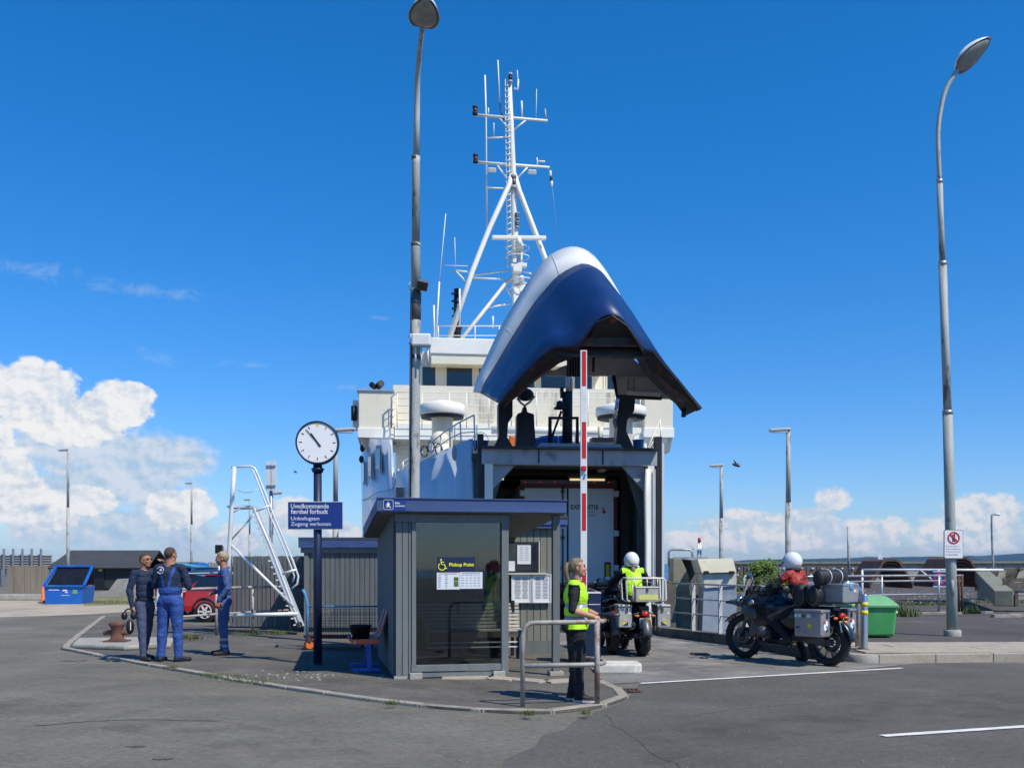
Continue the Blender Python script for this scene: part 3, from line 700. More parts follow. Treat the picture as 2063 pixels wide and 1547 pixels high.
# port side windows, vent louvre
def side_quad(px0, px1, py0, py1, D0, D1, out=.05):
    a = FI@P(px0, py0, D0); b = FI@P(px1, py0, D1); c = FI@P(px1, py1, D1); d = FI@P(px0, py1, D0)
    n = (b-a).cross(d-a).normalized(); 
    if n.y > 0: n = -n
    return [p+n*out for p in (a, b, c, d)], n
def hullD(px):
    for (p0, d0), (p1, d1) in zip(hp[:-1], hp[1:]):
        if p1 <= px <= p0: return d0+(d1-d0)*(p0-px)/(p0-p1)
    return 36
for (x0, x1, y0t, y1t) in [(736.5,740,932,973),(748,755,917,962),(763,773.5,901,948)]:
    q, n = side_quad(x0, x1, y0t, y1t, hullD(x0), hullD(x1), .06)
    f = fpart('window_frame', MB().prism([q[0]+Vector((0,0,.06)), q[1]+Vector((0,0,.06)), q[2]-Vector((0,0,.06)), q[3]-Vector((0,0,.06))], n*.03), m['shipgrey'])
    c = (q[0]+q[2])/2; g = [c+(p-c)*.86+n*.035 for p in q]
    part('window_pane', MB().prism(g, n*.012), m['blueglass'], f)
q, n = side_quad(803, 817, 982, 1010, hullD(803), hullD(817), .05)
lv = fpart('vent_louvre', MB().prism(q, n*.02), m['shipgrey'])
for k in range(7):
    t = (k+.5)/7; a = q[0].lerp(q[3], t)+n*.03; b = q[1].lerp(q[2], t)+n*.03
    part('slat', MB().beam(a, b, .03, .03), m['black'], lv)
for px in (858, 876, 898, 917, 934):       # dark paint runs and a small anchor fairlead
    pass
fl_ = FI@P(917, 903, 24.65)
fpart('fairlead', MB().ell(fl_+Vector((-.02,-.08,-.12)), (.07,.09,.2)), m['shipgrey'])

# bow frame around the car deck opening
XL, XR = -2.29, 2.29
ox0, ox1 = onplane(976, 1000, -.02).x, onplane(1316, 1000, -.02).x
zl0, zl1 = zt(938, 24), zt(906, 24)
gk = fpart('door_gasket', MB().box((XL+.13, .02, 1.6), (.14, .2, 6.2)), m['black'])
fpart('door_gasket', MB().box((XR-.10, .02, 1.6), (.16, .2, 6.2)), m['black'])
fpart('door_post', MB().box((XL+.32, .0, 1.2), (.20, .25, 5.6)), m['shipwhite'], bevel=.01)
fpart('door_post', MB().box((XR-.30, .0, 1.2), (.16, .25, 5.6)), m['shipwhite'], bevel=.01)
fpart('side_plate', MB().box((XR+.02, .25, 1.55), (.08, .5, 6.0)), m['hullpaint_reflections'])
fpart('pipe', MB().tube([(XR-.42,-.16,z) for z in (-.4, 1, 2.2)]+[(XR-.44,-.16,3.3),(XR-.40,-.16,3.9)], .055, 8), m['shipwhite'])
fpart('pipe', MB().tube([(XR-.23,-.18,z) for z in (-.6, 1.2, 3.9)], .02, 6), m['shipgrey'])
bw_ = (XR-XL)
fpart('lintel_beam', MB().box((0, .02, (zl0+zl1)/2), (bw_-.3, .3, zl1-zl0)), m['lintel'], bevel=.02)
fpart('lintel_lip', MB().box((0, -.16, zl1+.01), (bw_-.3, .35, .05)), m['navyblack'])
for sx in (-1, 1):
    a = Vector((sx*(XR-.42), .05, zl0)); fpart('gusset', MB().prism([a, a+Vector((-sx*.55,0,0)), a+Vector((0,0,-.6))], (0,.12,0)), m['shipgrey'])
    for k in range(2): fpart('weld_seam', MB().box((sx*.78+k*.02, -.14, (zl0+zl1)/2), (.012, .02, zl1-zl0-.05)), m['navyblack'])
for sx, y_, w_r in [(-1.9,-.17,.5),(-1.2,-.17,.4),(1.7,-.17,.5),(.4,-.17,.3)]:
    fpart('stain', MB().add([(sx-w_r,y_,zl0+.01),(sx+w_r,y_,zl0+.01),(sx+w_r,y_,zl1-.02),(sx-w_r,y_,zl1-.02)], [(0,1,2,3)]), m['oil'])
for x_, z0_, z1_ in [(-1.4,6.1,7.2),(2.8,6.1,7.2),(.6,6.1,7.2)]:
    fpart('rust_streak', MB().add([(x_-.45,7.96 if abs(x_) < 3.5 else 7.57,z0_),(x_+.45,7.96 if abs(x_) < 3.5 else 7.57,z0_),(x_+.45,7.96 if abs(x_) < 3.5 else 7.57,z1_),(x_-.45,7.96 if abs(x_) < 3.5 else 7.57,z1_)], [(0,1,2,3)]), m['streakgrey'])
# dark stains splashed on the beam are paint wear in the material; a raised lip section in the middle
fpart('lintel_step', MB().prism([Vector((-.85,-.35,zl1)), Vector((1.25,-.35,zl1)), Vector((1.2,-.2,zl1+.13)), Vector((-.72,-.2,zl1+.13))], (0,.8,0)), m['lintel'])
# car deck interior
Y1 = 24
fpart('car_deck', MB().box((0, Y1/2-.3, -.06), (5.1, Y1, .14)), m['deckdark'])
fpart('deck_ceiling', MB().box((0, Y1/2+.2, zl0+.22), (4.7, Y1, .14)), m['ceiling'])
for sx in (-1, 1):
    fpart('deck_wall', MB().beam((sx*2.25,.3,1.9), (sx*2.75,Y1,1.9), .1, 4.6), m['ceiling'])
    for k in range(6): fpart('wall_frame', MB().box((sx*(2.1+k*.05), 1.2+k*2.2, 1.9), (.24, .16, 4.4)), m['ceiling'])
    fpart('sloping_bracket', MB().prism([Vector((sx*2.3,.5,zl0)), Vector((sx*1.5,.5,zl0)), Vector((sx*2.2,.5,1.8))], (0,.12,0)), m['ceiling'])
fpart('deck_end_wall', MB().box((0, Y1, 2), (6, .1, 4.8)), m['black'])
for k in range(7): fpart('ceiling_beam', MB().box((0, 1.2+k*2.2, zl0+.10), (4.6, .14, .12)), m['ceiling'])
for (x0, x1) in [(-2.0,-1.35),(.42,1.35)]:
    lt = fpart('strip_light', MB().box(((x0+x1)/2, 2.3, zl0-.14), (x1-x0, .1, .05)), m['tubelamp'])
    part('lamp_tray', MB().box(((x0+x1)/2, 2.35, zl0-.06), (x1-x0+.1, .2, .08)), m['ceiling'], lt)
for x in (-1.45, .95): fpart('ceiling_lamp', MB().ell((x, .75, zl0-.03), (.11,.28,.06)), m['tubelamp'] if x > 9 else m['sand'])
# ramp plate from quay into the ship
fpart('ramp_plate', MB().box((-.05, -.1, -.02), (4.0, 1.6, .06)), m['rustdark'])

# fore deck with gear
fpart('fore_deck', MB().prism([Vector((-2.2,.1,DECK)), Vector((2.2,.1,DECK)), Vector((2.3,8,DECK)), Vector((-2.3,8,DECK))], (0,0,-.1)), m['shipgrey'])
fpart('side_deck', MB().prism([Vector((-2.5,1.2,3.4)), Vector((-2.5,8,3.4)), Vector((-4.6,8,3.4))], (0,0,-.08)), m['shipgrey'])
def mushroom(px0, px1, ytop, ymid, D, nm='ventilator'):
    c = FI@P((px0+px1)/2, ymid, D); r = (px1-px0)/2*D/F; h = (ymid-ytop)*D/F
    v = fpart(nm, MB().lathe([(r*.46, DECK-c.z), (r*.46, -h*.35), (r*.55, -h*.1)], c, n=28), m['cream'])
    part('vent_cap', MB().lathe([(0, h+.13), (r*.35, h+.09), (r*.93, h-.02), (r, h-.06), (r, 0), (r*.97, -.02), (r*.5, -.05), (0,-.05)], c, n=36), m['shipwhite'], v)
    part('vent_mesh', MB().lathe([(r*.95, -.03), (r*.93, -.10), (r*.5,-.1)], c, n=30), m['navyblack'], v)
mushroom(845, 937, 814, 836, 28.5); mushroom(1200, 1302, 819, 838, 29)
c = FI@P(886, 890, 27.5)
fpart('vent_cowl', MB().ell(c, (.28,.3,.3)).cyl(c, c-Vector((0,0,.7)), .28), m['cream'])
# side rail climbing to the bow on the port bulwark
def rail(pts_top, pts_bot, r=.02, mids=(.5,), name='railing', mt='alu', parent=None):
    t = fpart(name, MB().tube(pts_top, r, 6), m[mt], parent=parent)
    for k in mids: part('rail', MB().tube([b.lerp(a, k) for a, b in zip(pts_top, pts_bot)], r*.7, 6), m[mt], t)
    for a, b in zip(pts_top, pts_bot): part('stanchion', MB().cyl(b, a, r, n=6), m[mt], t)
    return t
tp = [(849,905,26.0),(870,890,25.5),(888,876,25.2),(906,862,24.9),(927,850,24.6),(955,836,24.3)]
bt = [(850,932,26.0),(870,926,25.5),(889,915,25.2),(907,904,24.9),(929,894,24.6),(957,904,24.3)]
rail([FI@P(*p) for p in tp], [FI@P(*p) for p in bt])
for (px, py) in [(855,909),(868,900),(884,905)]: 
    c = FI@P(px, py, 26); fpart('rope_ring', MB().tube([c+Vector((.09*math.cos(a), -.02, .14*math.sin(a))) for a in [k*PI/6 for k in range(12)]], .02, 5, closed=True), m['black'])
# stairs rail in the notch
tp = [(803,945,28),(812,930,28),(827,921,28),(845,912,28)]; bt = [(803,985,28),(812,950,28),(827,943,28),(845,936,28)]
rail([FI@P(*p) for p in tp], [FI@P(*p) for p in bt], .018)
# right-hand rail
tp = [(1304,905,25.2),(1318,872,25.6),(1330,845,26)]; bt = [(1305,915,25.2),(1323,912,25.6),(1333,905,26)]
rail([FI@P(*p) for p in tp], [FI@P(*p) for p in bt], .02, (.35,.7), mt='cream')

# superstructure: lower house with horizontal ribs
yS = 8.6
def wall_panel(px0, px1, py0, py1, s, thick, mt, name, bevel=0.0):
    a = onplane(px0, py1, s); b = onplane(px1, py0, s)
    return fpart(name, MB().box(((a.x+b.x)/2, s+thick/2, (a.z+b.z)/2), (b.x-a.x, thick, b.z-a.z)), m[mt], bevel=bevel)
wall_panel(797, 1325, 870, 1000, yS, 6, 'shipwhite', 'lower_house')
for k in range(9):
    a = onplane(800, 884+k*8, yS-.04); b = onplane(1322, 884+k*8, yS-.04); fpart('rib', MB().box(((a.x+b.x)/2, yS-.04, a.z), (b.x-a.x, .07, .035)), m['cream'])
# white ledge and bridge-deck front bulwark
wall_panel(795, 1345, 862, 884, yS-.9, 1.0, 'shipwhite', 'deck_edge')
wall_panel(792, 1303, 786, 862, yS-.6, 7.0, 'cream', 'bridge_bulwark')
fpart('deck_edge_underside', MB().box((0, yS-.1, onplane(1000,884,yS-.9).z-.02), (8.8, 1.5, .05)), m['cream'])
# bridge wings (boxed, out over the side)
for (a0, a1, sx) in [(722, 792, -1), (1298, 1356, 1)]:
    s = yS-1.0
    pa = onplane(a0, 862, s); pb = onplane(a1, 862, s); ptop = onplane(a0, 787, s).z
    x0, x1 = sorted((pa.x, pb.x))
    mb = MB().prism([Vector((x0,s,pa.z)), Vector((x1,s,pa.z)), Vector((x1,s,ptop+.02*(sx<0))), Vector((x0,s,ptop))], (0,2.6,0))
    wg = fpart('bridge_wing', mb, m['cream'], bevel=.03)
    part('wing_rim', MB().box(((x0+x1)/2, s+1.3, pa.z-.15), (x1-x0+.05, 2.7, .32)), m['shipwhite'], wg, bevel=.02)
    part('wing_floor', MB().prism([Vector((x0+.05,s+.1,pa.z-.32)), Vector((x1,s+.1,pa.z-.32)), Vector((x1,s+.4,pa.z-.72)), Vector((x0+.25,s+.4,pa.z-.68))], (0,2.0,0)), m['cream'], wg)
    part('cap_rail', MB().box(((x0+x1)/2, s+1.3, ptop+.02), (x1-x0+.08, 2.7, .05)), m['shipgrey'], wg)
wl_ = onplane(722, 840, yS-.8)
nl = fpart('navigation_light', MB().box((wl_.x-.1, yS-.4, wl_.z+.1), (.16, .5, .9)), m['shipwhite'])
part('lamp_lens', MB().cyl((wl_.x-.14, yS-.75, wl_.z-.1), (wl_.x-.14, yS-.75, wl_.z+.35), .09), m['black'], nl)
b1 = onplane(762, 778, yS)
sl = fpart('searchlight', MB().cyl(b1, b1+Vector((.1,-.25,.05)), .11), m['black']); part('bracket', MB().cyl(b1-Vector((0,0,.25)), b1, .03), m['black'], sl)
b1 = onplane(755, 780, yS); fpart('searchlight', MB().cyl(b1, b1+Vector((-.1,-.2,.05)), .09), m['black'])
for (px, py) in [(724,903),(722,925)]:
    c = onplane(px+6, py, yS+.2); fpart('side_lamp', MB().ell(c, (.08,.1,.12)), m['black'])
# railings in front of the bridge bulwark
sR = yS-1.3
def lrail(pxs, pytop, pybot, s, mids, r=.016, name='railing', mt='shipwhite'):
    tops = [onplane(px, pytop, s) for px in pxs]; bots = [onplane(px, pybot, s) for px in pxs]
    return rail(tops, bots, r, mids, name, mt)
rl = lrail([800,850,905,940,985,1030,1081,1130,1185,1240,1290], 790, 862, sR, (.22,.42,.62,.82))
tw = onplane(790, 805, sR); fpart('rail_return', MB().tube([onplane(800,790,sR), onplane(789,800,sR), onplane(788,862,sR)], .03, 6), m['shipgrey'])
for k in range(4): fpart('rail_return', MB().tube([onplane(800,806+k*14,sR), onplane(789,812+k*15,sR)], .012, 5), m['shipwhite'])
# wheelhouse
sW = yS+.35
a = onplane(846, 787, sW); b = onplane(1238, 730, sW); roofz = onplane(1000, 712, sW).z
fr = fpart('wheelhouse_front', MB().box(((a.x+b.x)/2, sW+1.5, (a.z+roofz)/2), (b.x-a.x, 3, roofz-a.z)), m['cream'])
wins = [(851,877),(900,951),(965,1017),(1030,1076),(1090,1146),(1158,1192),(1224,1238)]
for (x0, x1) in wins:
    p = onplane(x0, 784, sW-.02); q = onplane(x1, 740, sW-.02)
    f = fpart('bridge_window', MB().box(((p.x+q.x)/2, sW-.01, (p.z+q.z)/2), (q.x-p.x+.12, .05, q.z-p.z+.12)), m['cream'], bevel=.03)
    part('window_pane', MB().box(((p.x+q.x)/2, sW-.04, (p.z+q.z)/2), (q.x-p.x, .03, q.z-p.z)), m['winglass'], f)
    rv = MB()
    for sx in (p.x-.12, q.x+.12):
        for k in range(10): rv.box((sx, sW-.02, p.z+(q.z-p.z)*k/9), (.035,.03,.035))
    part('rivets', rv, m['shipwhite'], f, kind='stuff')
    for sx in (.25,.75): part('wiper_motor', MB().box((p.x+(q.x-p.x)*sx, sW-.08, q.z+.08), (.05,.1,.07)), m['shipwhite'], f)
# upper fascia and roof
a = onplane(866, 712, sW-.75); b = onplane(1225, 689, sW-.75)
fpart('roof_fascia', MB().box(((a.x+b.x)/2, sW+1.2, (a.z+b.z)/2), (b.x-a.x, 3.9, b.z-a.z)), m['shipwhite'], bevel=.03)
vis = onplane(866, 732, sW-.3)
fpart('roof_soffit', MB().box(((a.x+b.x)/2, sW-.25, a.z-.16), (b.x-a.x-.1, .9, .3)), m['cream'])
# roof rail
lrail([883,957,1006,1060,1120,1180,1222], 657, 690, sW-.6, (.42,), .02)
# mast: everything from the photo's lines, on the plane s=sM
sM = 11.5
def ml(pts, r, mt='shipwhite', name='mast_tube', parent=None, s=sM, n=8, ds=0):
    pp = [onplane(px, py, s+ds*i) for i, (px, py) in enumerate(pts)]
    return fpart(name, MB().tube(pp, r, n), m[mt], parent=parent)
mast = fpart('mast', MB().tube([onplane(1041,700,sM), onplane(1037,470,sM), onplane(1034,360,sM), onplane(1030,250,sM), onplane(1026,162,sM)], [.14,.12,.11,.09,.08], 12), m['shipwhite'])
PM = dict(parent=mast)
for pts in ([(1033,352),(1026,372),(985,462),(952,545),(902,690)], [(1036,352),(1046,385),(1098,520),(1170,690)]):
    part('mast_leg', MB().tube([onplane(px, py, sM-.5*(i/3)) for i, (px, py) in enumerate(pts)], .095, 10), m['shipwhite'], mast)
part('mast_leg', MB().tube([onplane(1032,560,sM), onplane(1018,572,sM-.1), onplane(980,620,sM-.5), onplane(925,688,sM-1.2)], .065, 8), m['cream'], mast)
def pl(name, pts, r, mt='shipwhite', ds=0): part(name, MB().tube([onplane(px, py, sM+ds) for px, py in pts], r, 6), m[mt], mast)
for pts, r in [([(957,232),(1103,244)],.05),([(958,327),(1107,338)],.05)]: pl('yard', pts, r)
for pts in ([(1006,238),(1027,262)],[(1060,242),(1036,262)],[(1002,334),(1021,360)],[(1063,337),(1042,360)],[(981,279),(1022,277)],[(981,379),(1014,380)],[(950,555),(1028,545)],[(951,560),(1020,563)],[(918,545),(949,549)],[(919,547),(941,570)],[(980,620),(1028,612)],[(1052,546),(1072,552)],[(1018,575),(1030,598)]): pl('brace', pts, .03)
pl('signal_pole', [(981,478),(979,230),(977,152)], .03)
for pts, r in [([(1003,122),(1007,208)],.022),([(1042,142),(1044,172)],.016),([(1051,204),(1052,236)],.03),([(1081,180),(1080,240)],.012),([(995,248),(995,276)],.014),([(984,218),(984,232)],.02)]: pl('antenna', pts, r)
pl('antenna_base', [(1007,208),(1010,230),(1014,242)], .022, 'black'); pl('antenna_base', [(1098,220),(1100,243)], .03, 'shipgrey'); pl('antenna_base', [(1044,160),(1044,182),(1036,178)], .03)
# ladder rungs on the mast
lad = part('ladder', MB().tube([onplane(1018,160,sM-.1), onplane(1020,360,sM-.1), onplane(1023,540,sM-.1)], .012, 5).tube([onplane(1024,165,sM-.1), onplane(1027,360,sM-.1), onplane(1033,540,sM-.1)], .012, 5), m['shipwhite'], mast)
for k in range(32):
    py = 172+k*11.6; part('rung', MB().cyl(onplane(1017.5+k*.1, py+3, sM-.12), onplane(1027+k*.12, py-2, sM-.12), .022, n=5), m['cream'], lad)
def lampm(px, py, h, mt, rr=.09):
    c = onplane(px, py, sM-.12); u = h*.5/58
    l = part('signal_lamp', MB().cyl(c-Vector((0,0,u*.55)), c+Vector((0,0,u*.55)), rr*.85), m[mt], mast)
    part('lamp_cap', MB().cyl(c+Vector((0,0,u*.55)), c+Vector((0,0,u)), rr).cyl(c-Vector((0,0,u)), c-Vector((0,0,u*.5)), rr), m['shipgrey' if mt != 'darkred' else 'black'], l)
lampm(957,223,17,'darkred'); lampm(958,320,17,'darkred'); lampm(1028,158,20,'black',.08); lampm(1035,367,30,'engine',.1); lampm(1042,436,14,'engine',.08); lampm(1042,453,14,'engine',.08)
for px, py in [(991,343),(1072,347)]:
    c = onplane(px, py, sM-.2); part('floodlight', MB().box(c, (.28,.2,.15), (.4,0,0)), m['shipwhite'], mast, bevel=.02)
c = onplane(1046,479,sM-.6); c0 = onplane(991,479,sM-.6); c1 = onplane(1100,480,sM-.6)
rd = part('radar_scanner', MB().beam(c0, c1, .16, .14), m['shipwhite'], mast, bevel=.03); part('radar_pedestal', MB().cyl(c-Vector((0,0,.3)), c, .1), m['shipwhite'], rd)
for (px, py, r) in [(1046,491,.16),(1051,560,.1)]:
    c = onplane(px, py, sM-.5); part('dome', MB().ell(c, (r,r,r*.9)).cyl(c-Vector((0,0,r*1.1)), c, r*.95), m['white'], mast)
for (px, py, rr) in [(1043,500,.42),(1050,565,.4)]:
    c = onplane(px, py, sM-.2); pf = part('platform', MB().cyl(c-Vector((0,0,.16)), c-Vector((0,0,.12)), rr*.6), m['shipwhite'], mast)
    for dz in (0, -.33): part('hoop_rail', MB().tube([c+Vector((rr*math.cos(a), rr*math.sin(a), dz)) for a in [k*PI/9 for k in range(18)]], .018, 5, closed=True), m['shipwhite'], pf)
for (px, py, wx, hz) in [(1045,535,.55,.12),(1036,520,.12,.5),(1050,520,.06,.5),(1042,540,.3,.3),(1052,580,.2,.3),(1040,600,.2,.7)]:
    c = onplane(px, py, sM-.3); part('mast_bracket', MB().box(c, (wx,.3,hz)), m['shipwhite'], mast)
c = onplane(1098,326,sM); part('wind_vane', MB().cyl(onplane(1083,325,sM), c, .03).cyl(onplane(1082,318,sM), onplane(1083,337,sM), .02), m['shipwhite'], mast)
pl('halyard', [(1109,345),(1117,420),(1126,505)], .006, 'shipgrey')
for k in range(3): part('furled_flag', MB().ell(onplane(1109+k*1.2, 350+k*10, sM-.05), (.05,.04,.12)), m['white' if k % 2 == 0 else 'navyblack'], mast)
# antennas on the roof edge
for pts, r in [([(898,431),(891,505),(885,568)],.014),([(885,568),(878,690)],.028),([(874,615),(875,690)],.03),([(993,637),(993,660)],.03),([(926,582),(926,655)],.03)]:
    fpart('whip_antenna', MB().tube([onplane(px,py,sW) for px, py in pts], r, 6), m['shipwhite'])
for pts in ([(916,479),(918,540)],[(896,535),(942,536)]): fpart('whip_antenna', MB().tube([onplane(px,py,sM) for px, py in pts], .012, 6), m['shipwhite'])
fpart('funnel_mast', MB().tube([onplane(920,582,13), onplane(921,640,13), onplane(922,700,13)], [.1,.13,.13], 8), m['navyblack'])
for k in range(6): fpart('mast_step', MB().box(onplane(917+k*.4, 592+k*15, 12.9), (.28,.1,.06)), m['black'])
fpart('flag', MB().box(onplane(925,670,13), (.12,.05,.5), (0,.3,0)), m['darkred'])

# ------------------------------------------------------------- bow visor, raised
A0 = [(955,790,24.4),(962,765,24.3),(975,735,24.2),(1010,660,24),(1050,592,23.9),(1080,548,23.8),(1110,515,23.7),(1150,499,23.7),(1186,509,23.7),(1215,541,23.8),(1240,582,23.9),(1268,637,24),(1300,704,24.2),(1325,755,24.3),(1345,798,24.4)]
A1 = [(970,793,23.9),(978,770,23.8),(996,741,23.7),(1033,679,23.4),(1073,617,23.1),(1097,588,22.9),(1126,556,22.7),(1172,533,22.6),(1203,543,22.7),(1221,561,22.8),(1246,598,23.0),(1281,660,23.3),(1312,722,23.6),(1335,765,23.7),(1358,805,23.9)]
A2 = [(1007,814,21.6),(1024,790,21.4),(1055,753,21.1),(1090,719,20.8),(1116,699,20.5),(1163,698,20.2),(1200,648,20.0),(1234,634,19.9),(1263,654,20.0),(1296,704,20.2),(1316,706,20.5),(1342,738,20.8),(1366,765,21.1),(1390,795,21.4),(1413,823,21.6)]
def W(l): return [FI@P(*p) for p in l]
def up(l, k=3): return smooth_line(l, k)
a0, a1, a2 = W(A0), W(A1), W(A2)
def mid(a, b, t, bulge):
    out = []
    for i, (p, q) in enumerate(zip(a, b)):
        s = math.sin(PI*i/(len(a)-1)); out.append(p.lerp(q, t)+Vector((0, 0, bulge*s)))
    return out
visor = fpart('bow_visor', MB().loft([up(a0), up(mid(a0, a1, .5, .05)), up(a1)]), m['visorwhite'], solid=.05)
# blue shell: keep corners of the bottom edge crisp
def poly_up(l, k=3):
    out = []
    sp = smooth_line(l, k)
    for i, (a, b) in enumerate(zip(l[:-1], l[1:])): out += [sp[i*k+t] if 6 <= i <= 7 else a.lerp(b, t/k) for t in range(k)]
    return out+[l[-1]]
r1 = up(a1); r4 = poly_up(a2)
def lerpr(r, s, t, bulge): return [p.lerp(q, t)+Vector((0,0,bulge*math.sin(PI*i/(len(r)-1)))) for i, (p, q) in enumerate(zip(r, s))]
part('blue_shell', MB().loft([r1, lerpr(r1, r4, .2, .10), lerpr(r1, r4, .4, .13), lerpr(r1, r4, .6, .11), lerpr(r1, r4, .8, .06), r4]), m['shipblue'], visor, solid=.04)
# weld seams across the white band and down the shell
for i in (3, 6, 8):
    part('weld_seam', MB().tube([a0[i]+Vector((0,-.03,.02)), mid(a0,a1,.5,.05)[i]+Vector((0,-.04,.03)), a1[i]+Vector((0,-.03,.03))], .005, 4), m['innerplate'], visor)
# dark inner flange following the bottom edge
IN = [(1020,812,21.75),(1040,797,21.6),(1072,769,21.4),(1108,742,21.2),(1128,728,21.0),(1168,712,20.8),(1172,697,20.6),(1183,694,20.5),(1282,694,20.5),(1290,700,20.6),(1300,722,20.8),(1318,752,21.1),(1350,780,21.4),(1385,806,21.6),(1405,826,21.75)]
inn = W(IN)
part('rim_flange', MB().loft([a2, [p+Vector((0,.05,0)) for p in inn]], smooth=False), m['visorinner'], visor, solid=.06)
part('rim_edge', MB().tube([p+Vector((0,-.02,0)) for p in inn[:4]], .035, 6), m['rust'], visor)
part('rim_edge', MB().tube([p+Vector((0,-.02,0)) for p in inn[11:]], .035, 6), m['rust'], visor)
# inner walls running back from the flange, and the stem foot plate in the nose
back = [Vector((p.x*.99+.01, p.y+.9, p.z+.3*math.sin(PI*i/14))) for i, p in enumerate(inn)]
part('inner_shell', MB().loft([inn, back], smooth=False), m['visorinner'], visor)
foot = [(1165,697),(1183,671),(1203,648),(1218,641),(1237,639),(1254,650),(1270,672),(1284,697)]
part('stem_plate', MB().prism([FI@P(px,py,20.35) for px, py in foot], (0,.05,0)), m['rustdark'], visor)
part('cross_beam', MB().beam(FI@P(1118,706,20.7), FI@P(1312,712,20.7), .25, .20), m['black'], visor)
part('cross_beam_lip', MB().beam(FI@P(1165,696,20.3), FI@P(1286,697,20.3), .03, .03), m['rust'], visor)
# grey bulkhead plates inside
b0 = [(1195,716),(1272,719),(1308,752),(1350,800),(1331,800),(1243,797),(1236,757),(1100,757),(1128,740)]
part('inner_bulkhead', MB().prism([FI@P(px,py,23.4) for px, py in b0], (0,.08,0)), m['innerplate'], visor)
part('inner_bulkhead', MB().prism([FI@P(px,py,23.1) for px, py in [(1238,757),(1316,760),(1352,803),(1244,799)]], (0,.1,.0)), m['innerplate'], visor)
part('bulkhead_rim', MB().tube([FI@P(px,py,23.0) for px, py in [(1236,757),(1243,799),(1333,802)]], .05, 6), m['black'], visor)
for px in (1266, 1277): part('stiffener', MB().tube([FI@P(px,762,23.05), FI@P(px,790,23.05)], .015, 5), m['shipgrey'], visor)
part('inner_ledge', MB().beam(FI@P(1262,792,23.0), FI@P(1330,796,23.0), .1, .1), m['innerplate'], visor)
part('latch_hook', MB().cyl(FI@P(1378,822,22), FI@P(1377,840,22), .05), m['black'], visor)
part('grille', MB().box(FI@P(1160,735,23.2), (.42,.05,.55)), m['black'], visor)
for k in range(6):
    part('grille_bar', MB().box(FI@P(1146+k*5.5,735,23.1), (.012,.02,.5)), m['shipgrey'], visor)
part('inner_pipe', MB().tube([FI@P(1196,716,22.6), FI@P(1195,750,22.6)], .03, 6), m['black'], visor)
part('corner_plate', MB().prism([a2[14], a2[13], FI@P(1355,808,22.5), FI@P(1378,815,22.5)], (0,.05,0)), m['innerplate'], visor)
part('side_plate', MB().prism([a0[-1], a1[-1], a2[-1], FI@P(1352,806,23.4)], (0,.03,.0)), m['visorinner'], visor)
# hinge arms, hydraulic rams, counterweight
def arm(name, poly, D, th, mt='navyblack', world=False):
    return fpart(name, MB().prism([FI@P(px,py,D) for px, py in poly], (0,th,0)), m[mt], bevel=.015)
arm('lifting_arm', [(1004,812),(1033,806),(1033,838),(1024,852),(1022,880),(1037,906),(992,906),(1005,880),(1004,850)], 24.5, .35)
arm('lifting_arm', [(1250,796),(1281,796),(1278,828),(1264,846),(1262,868),(1280,908),(1240,908),(1244,860),(1240,848)], 24.5, .35)
part('hydraulic_ram', MB().cyl(FI@P(1245,800,24.3), FI@P(1238,850,24.3), .05), m['chrome'], ferry)
arm('counterweight', [(1044,832),(1052,830),(1055,818),(1060,818),(1063,830),(1076,834),(1077,858),(1078,868),(1080,908),(1038,908),(1041,868),(1041,838)], 24.9, .3)
fpart('sling', MB().tube([FI@P(1042,803,24.7), FI@P(1050,812,24.8), FI@P(1057,817,24.9), FI@P(1066,811,24.8), FI@P(1077,798,24.7)], .03, 6), m['shipwhite'])
fpart('hook_block', MB().ell(FI@P(1058,795,24.6), (.22,.2,.16)), m['black'])
fpart('ram_column', MB().cyl(FI@P(1143,905,24.9), FI@P(1143,790,24.9), .13), m['navyblack'])
fpart('ram_rod', MB().cyl(FI@P(1144,790,24.9), FI@P(1144,752,24.9), .05).cyl(FI@P(1151,790,24.9), FI@P(1151,757,24.9), .035), m['alu'])
arm('ram_bracket', [(1129,780),(1136,778),(1136,800),(1130,801)], 24.8, .15)
fpart('bell', MB().lathe([(.02,.2),(.08,.17),(.10,.05),(.17,0),(.16,-.01)], FI@P(1128,823,24.7), n=16), m['navyblack'])
fpart('stay', MB().tube([FI@P(1131,828,24.7), FI@P(1112,880,24.7)], .03, 6), m['navyblack'])
fpart('guard_frame', MB().tube([FI@P(px,py,24.5) for px, py in [(1108,905),(1108,842),(1163,842),(1163,905)]], .055, 6), m['black'])
fpart('deck_hatch', MB().box(FI@P(1215,888,26), (.65,.4,.13)), m['navyblack'])
fpart('deck_post', MB().tube([FI@P(1210,860,26.5), FI@P(1207,892,26.5)], [.08,.03], 6), m['cream'])
fpart('ledge_pipe', MB().cyl(onplane(990,866,sR-.4), onplane(1206,868,sR-.4), .12), m['shipwhite'])

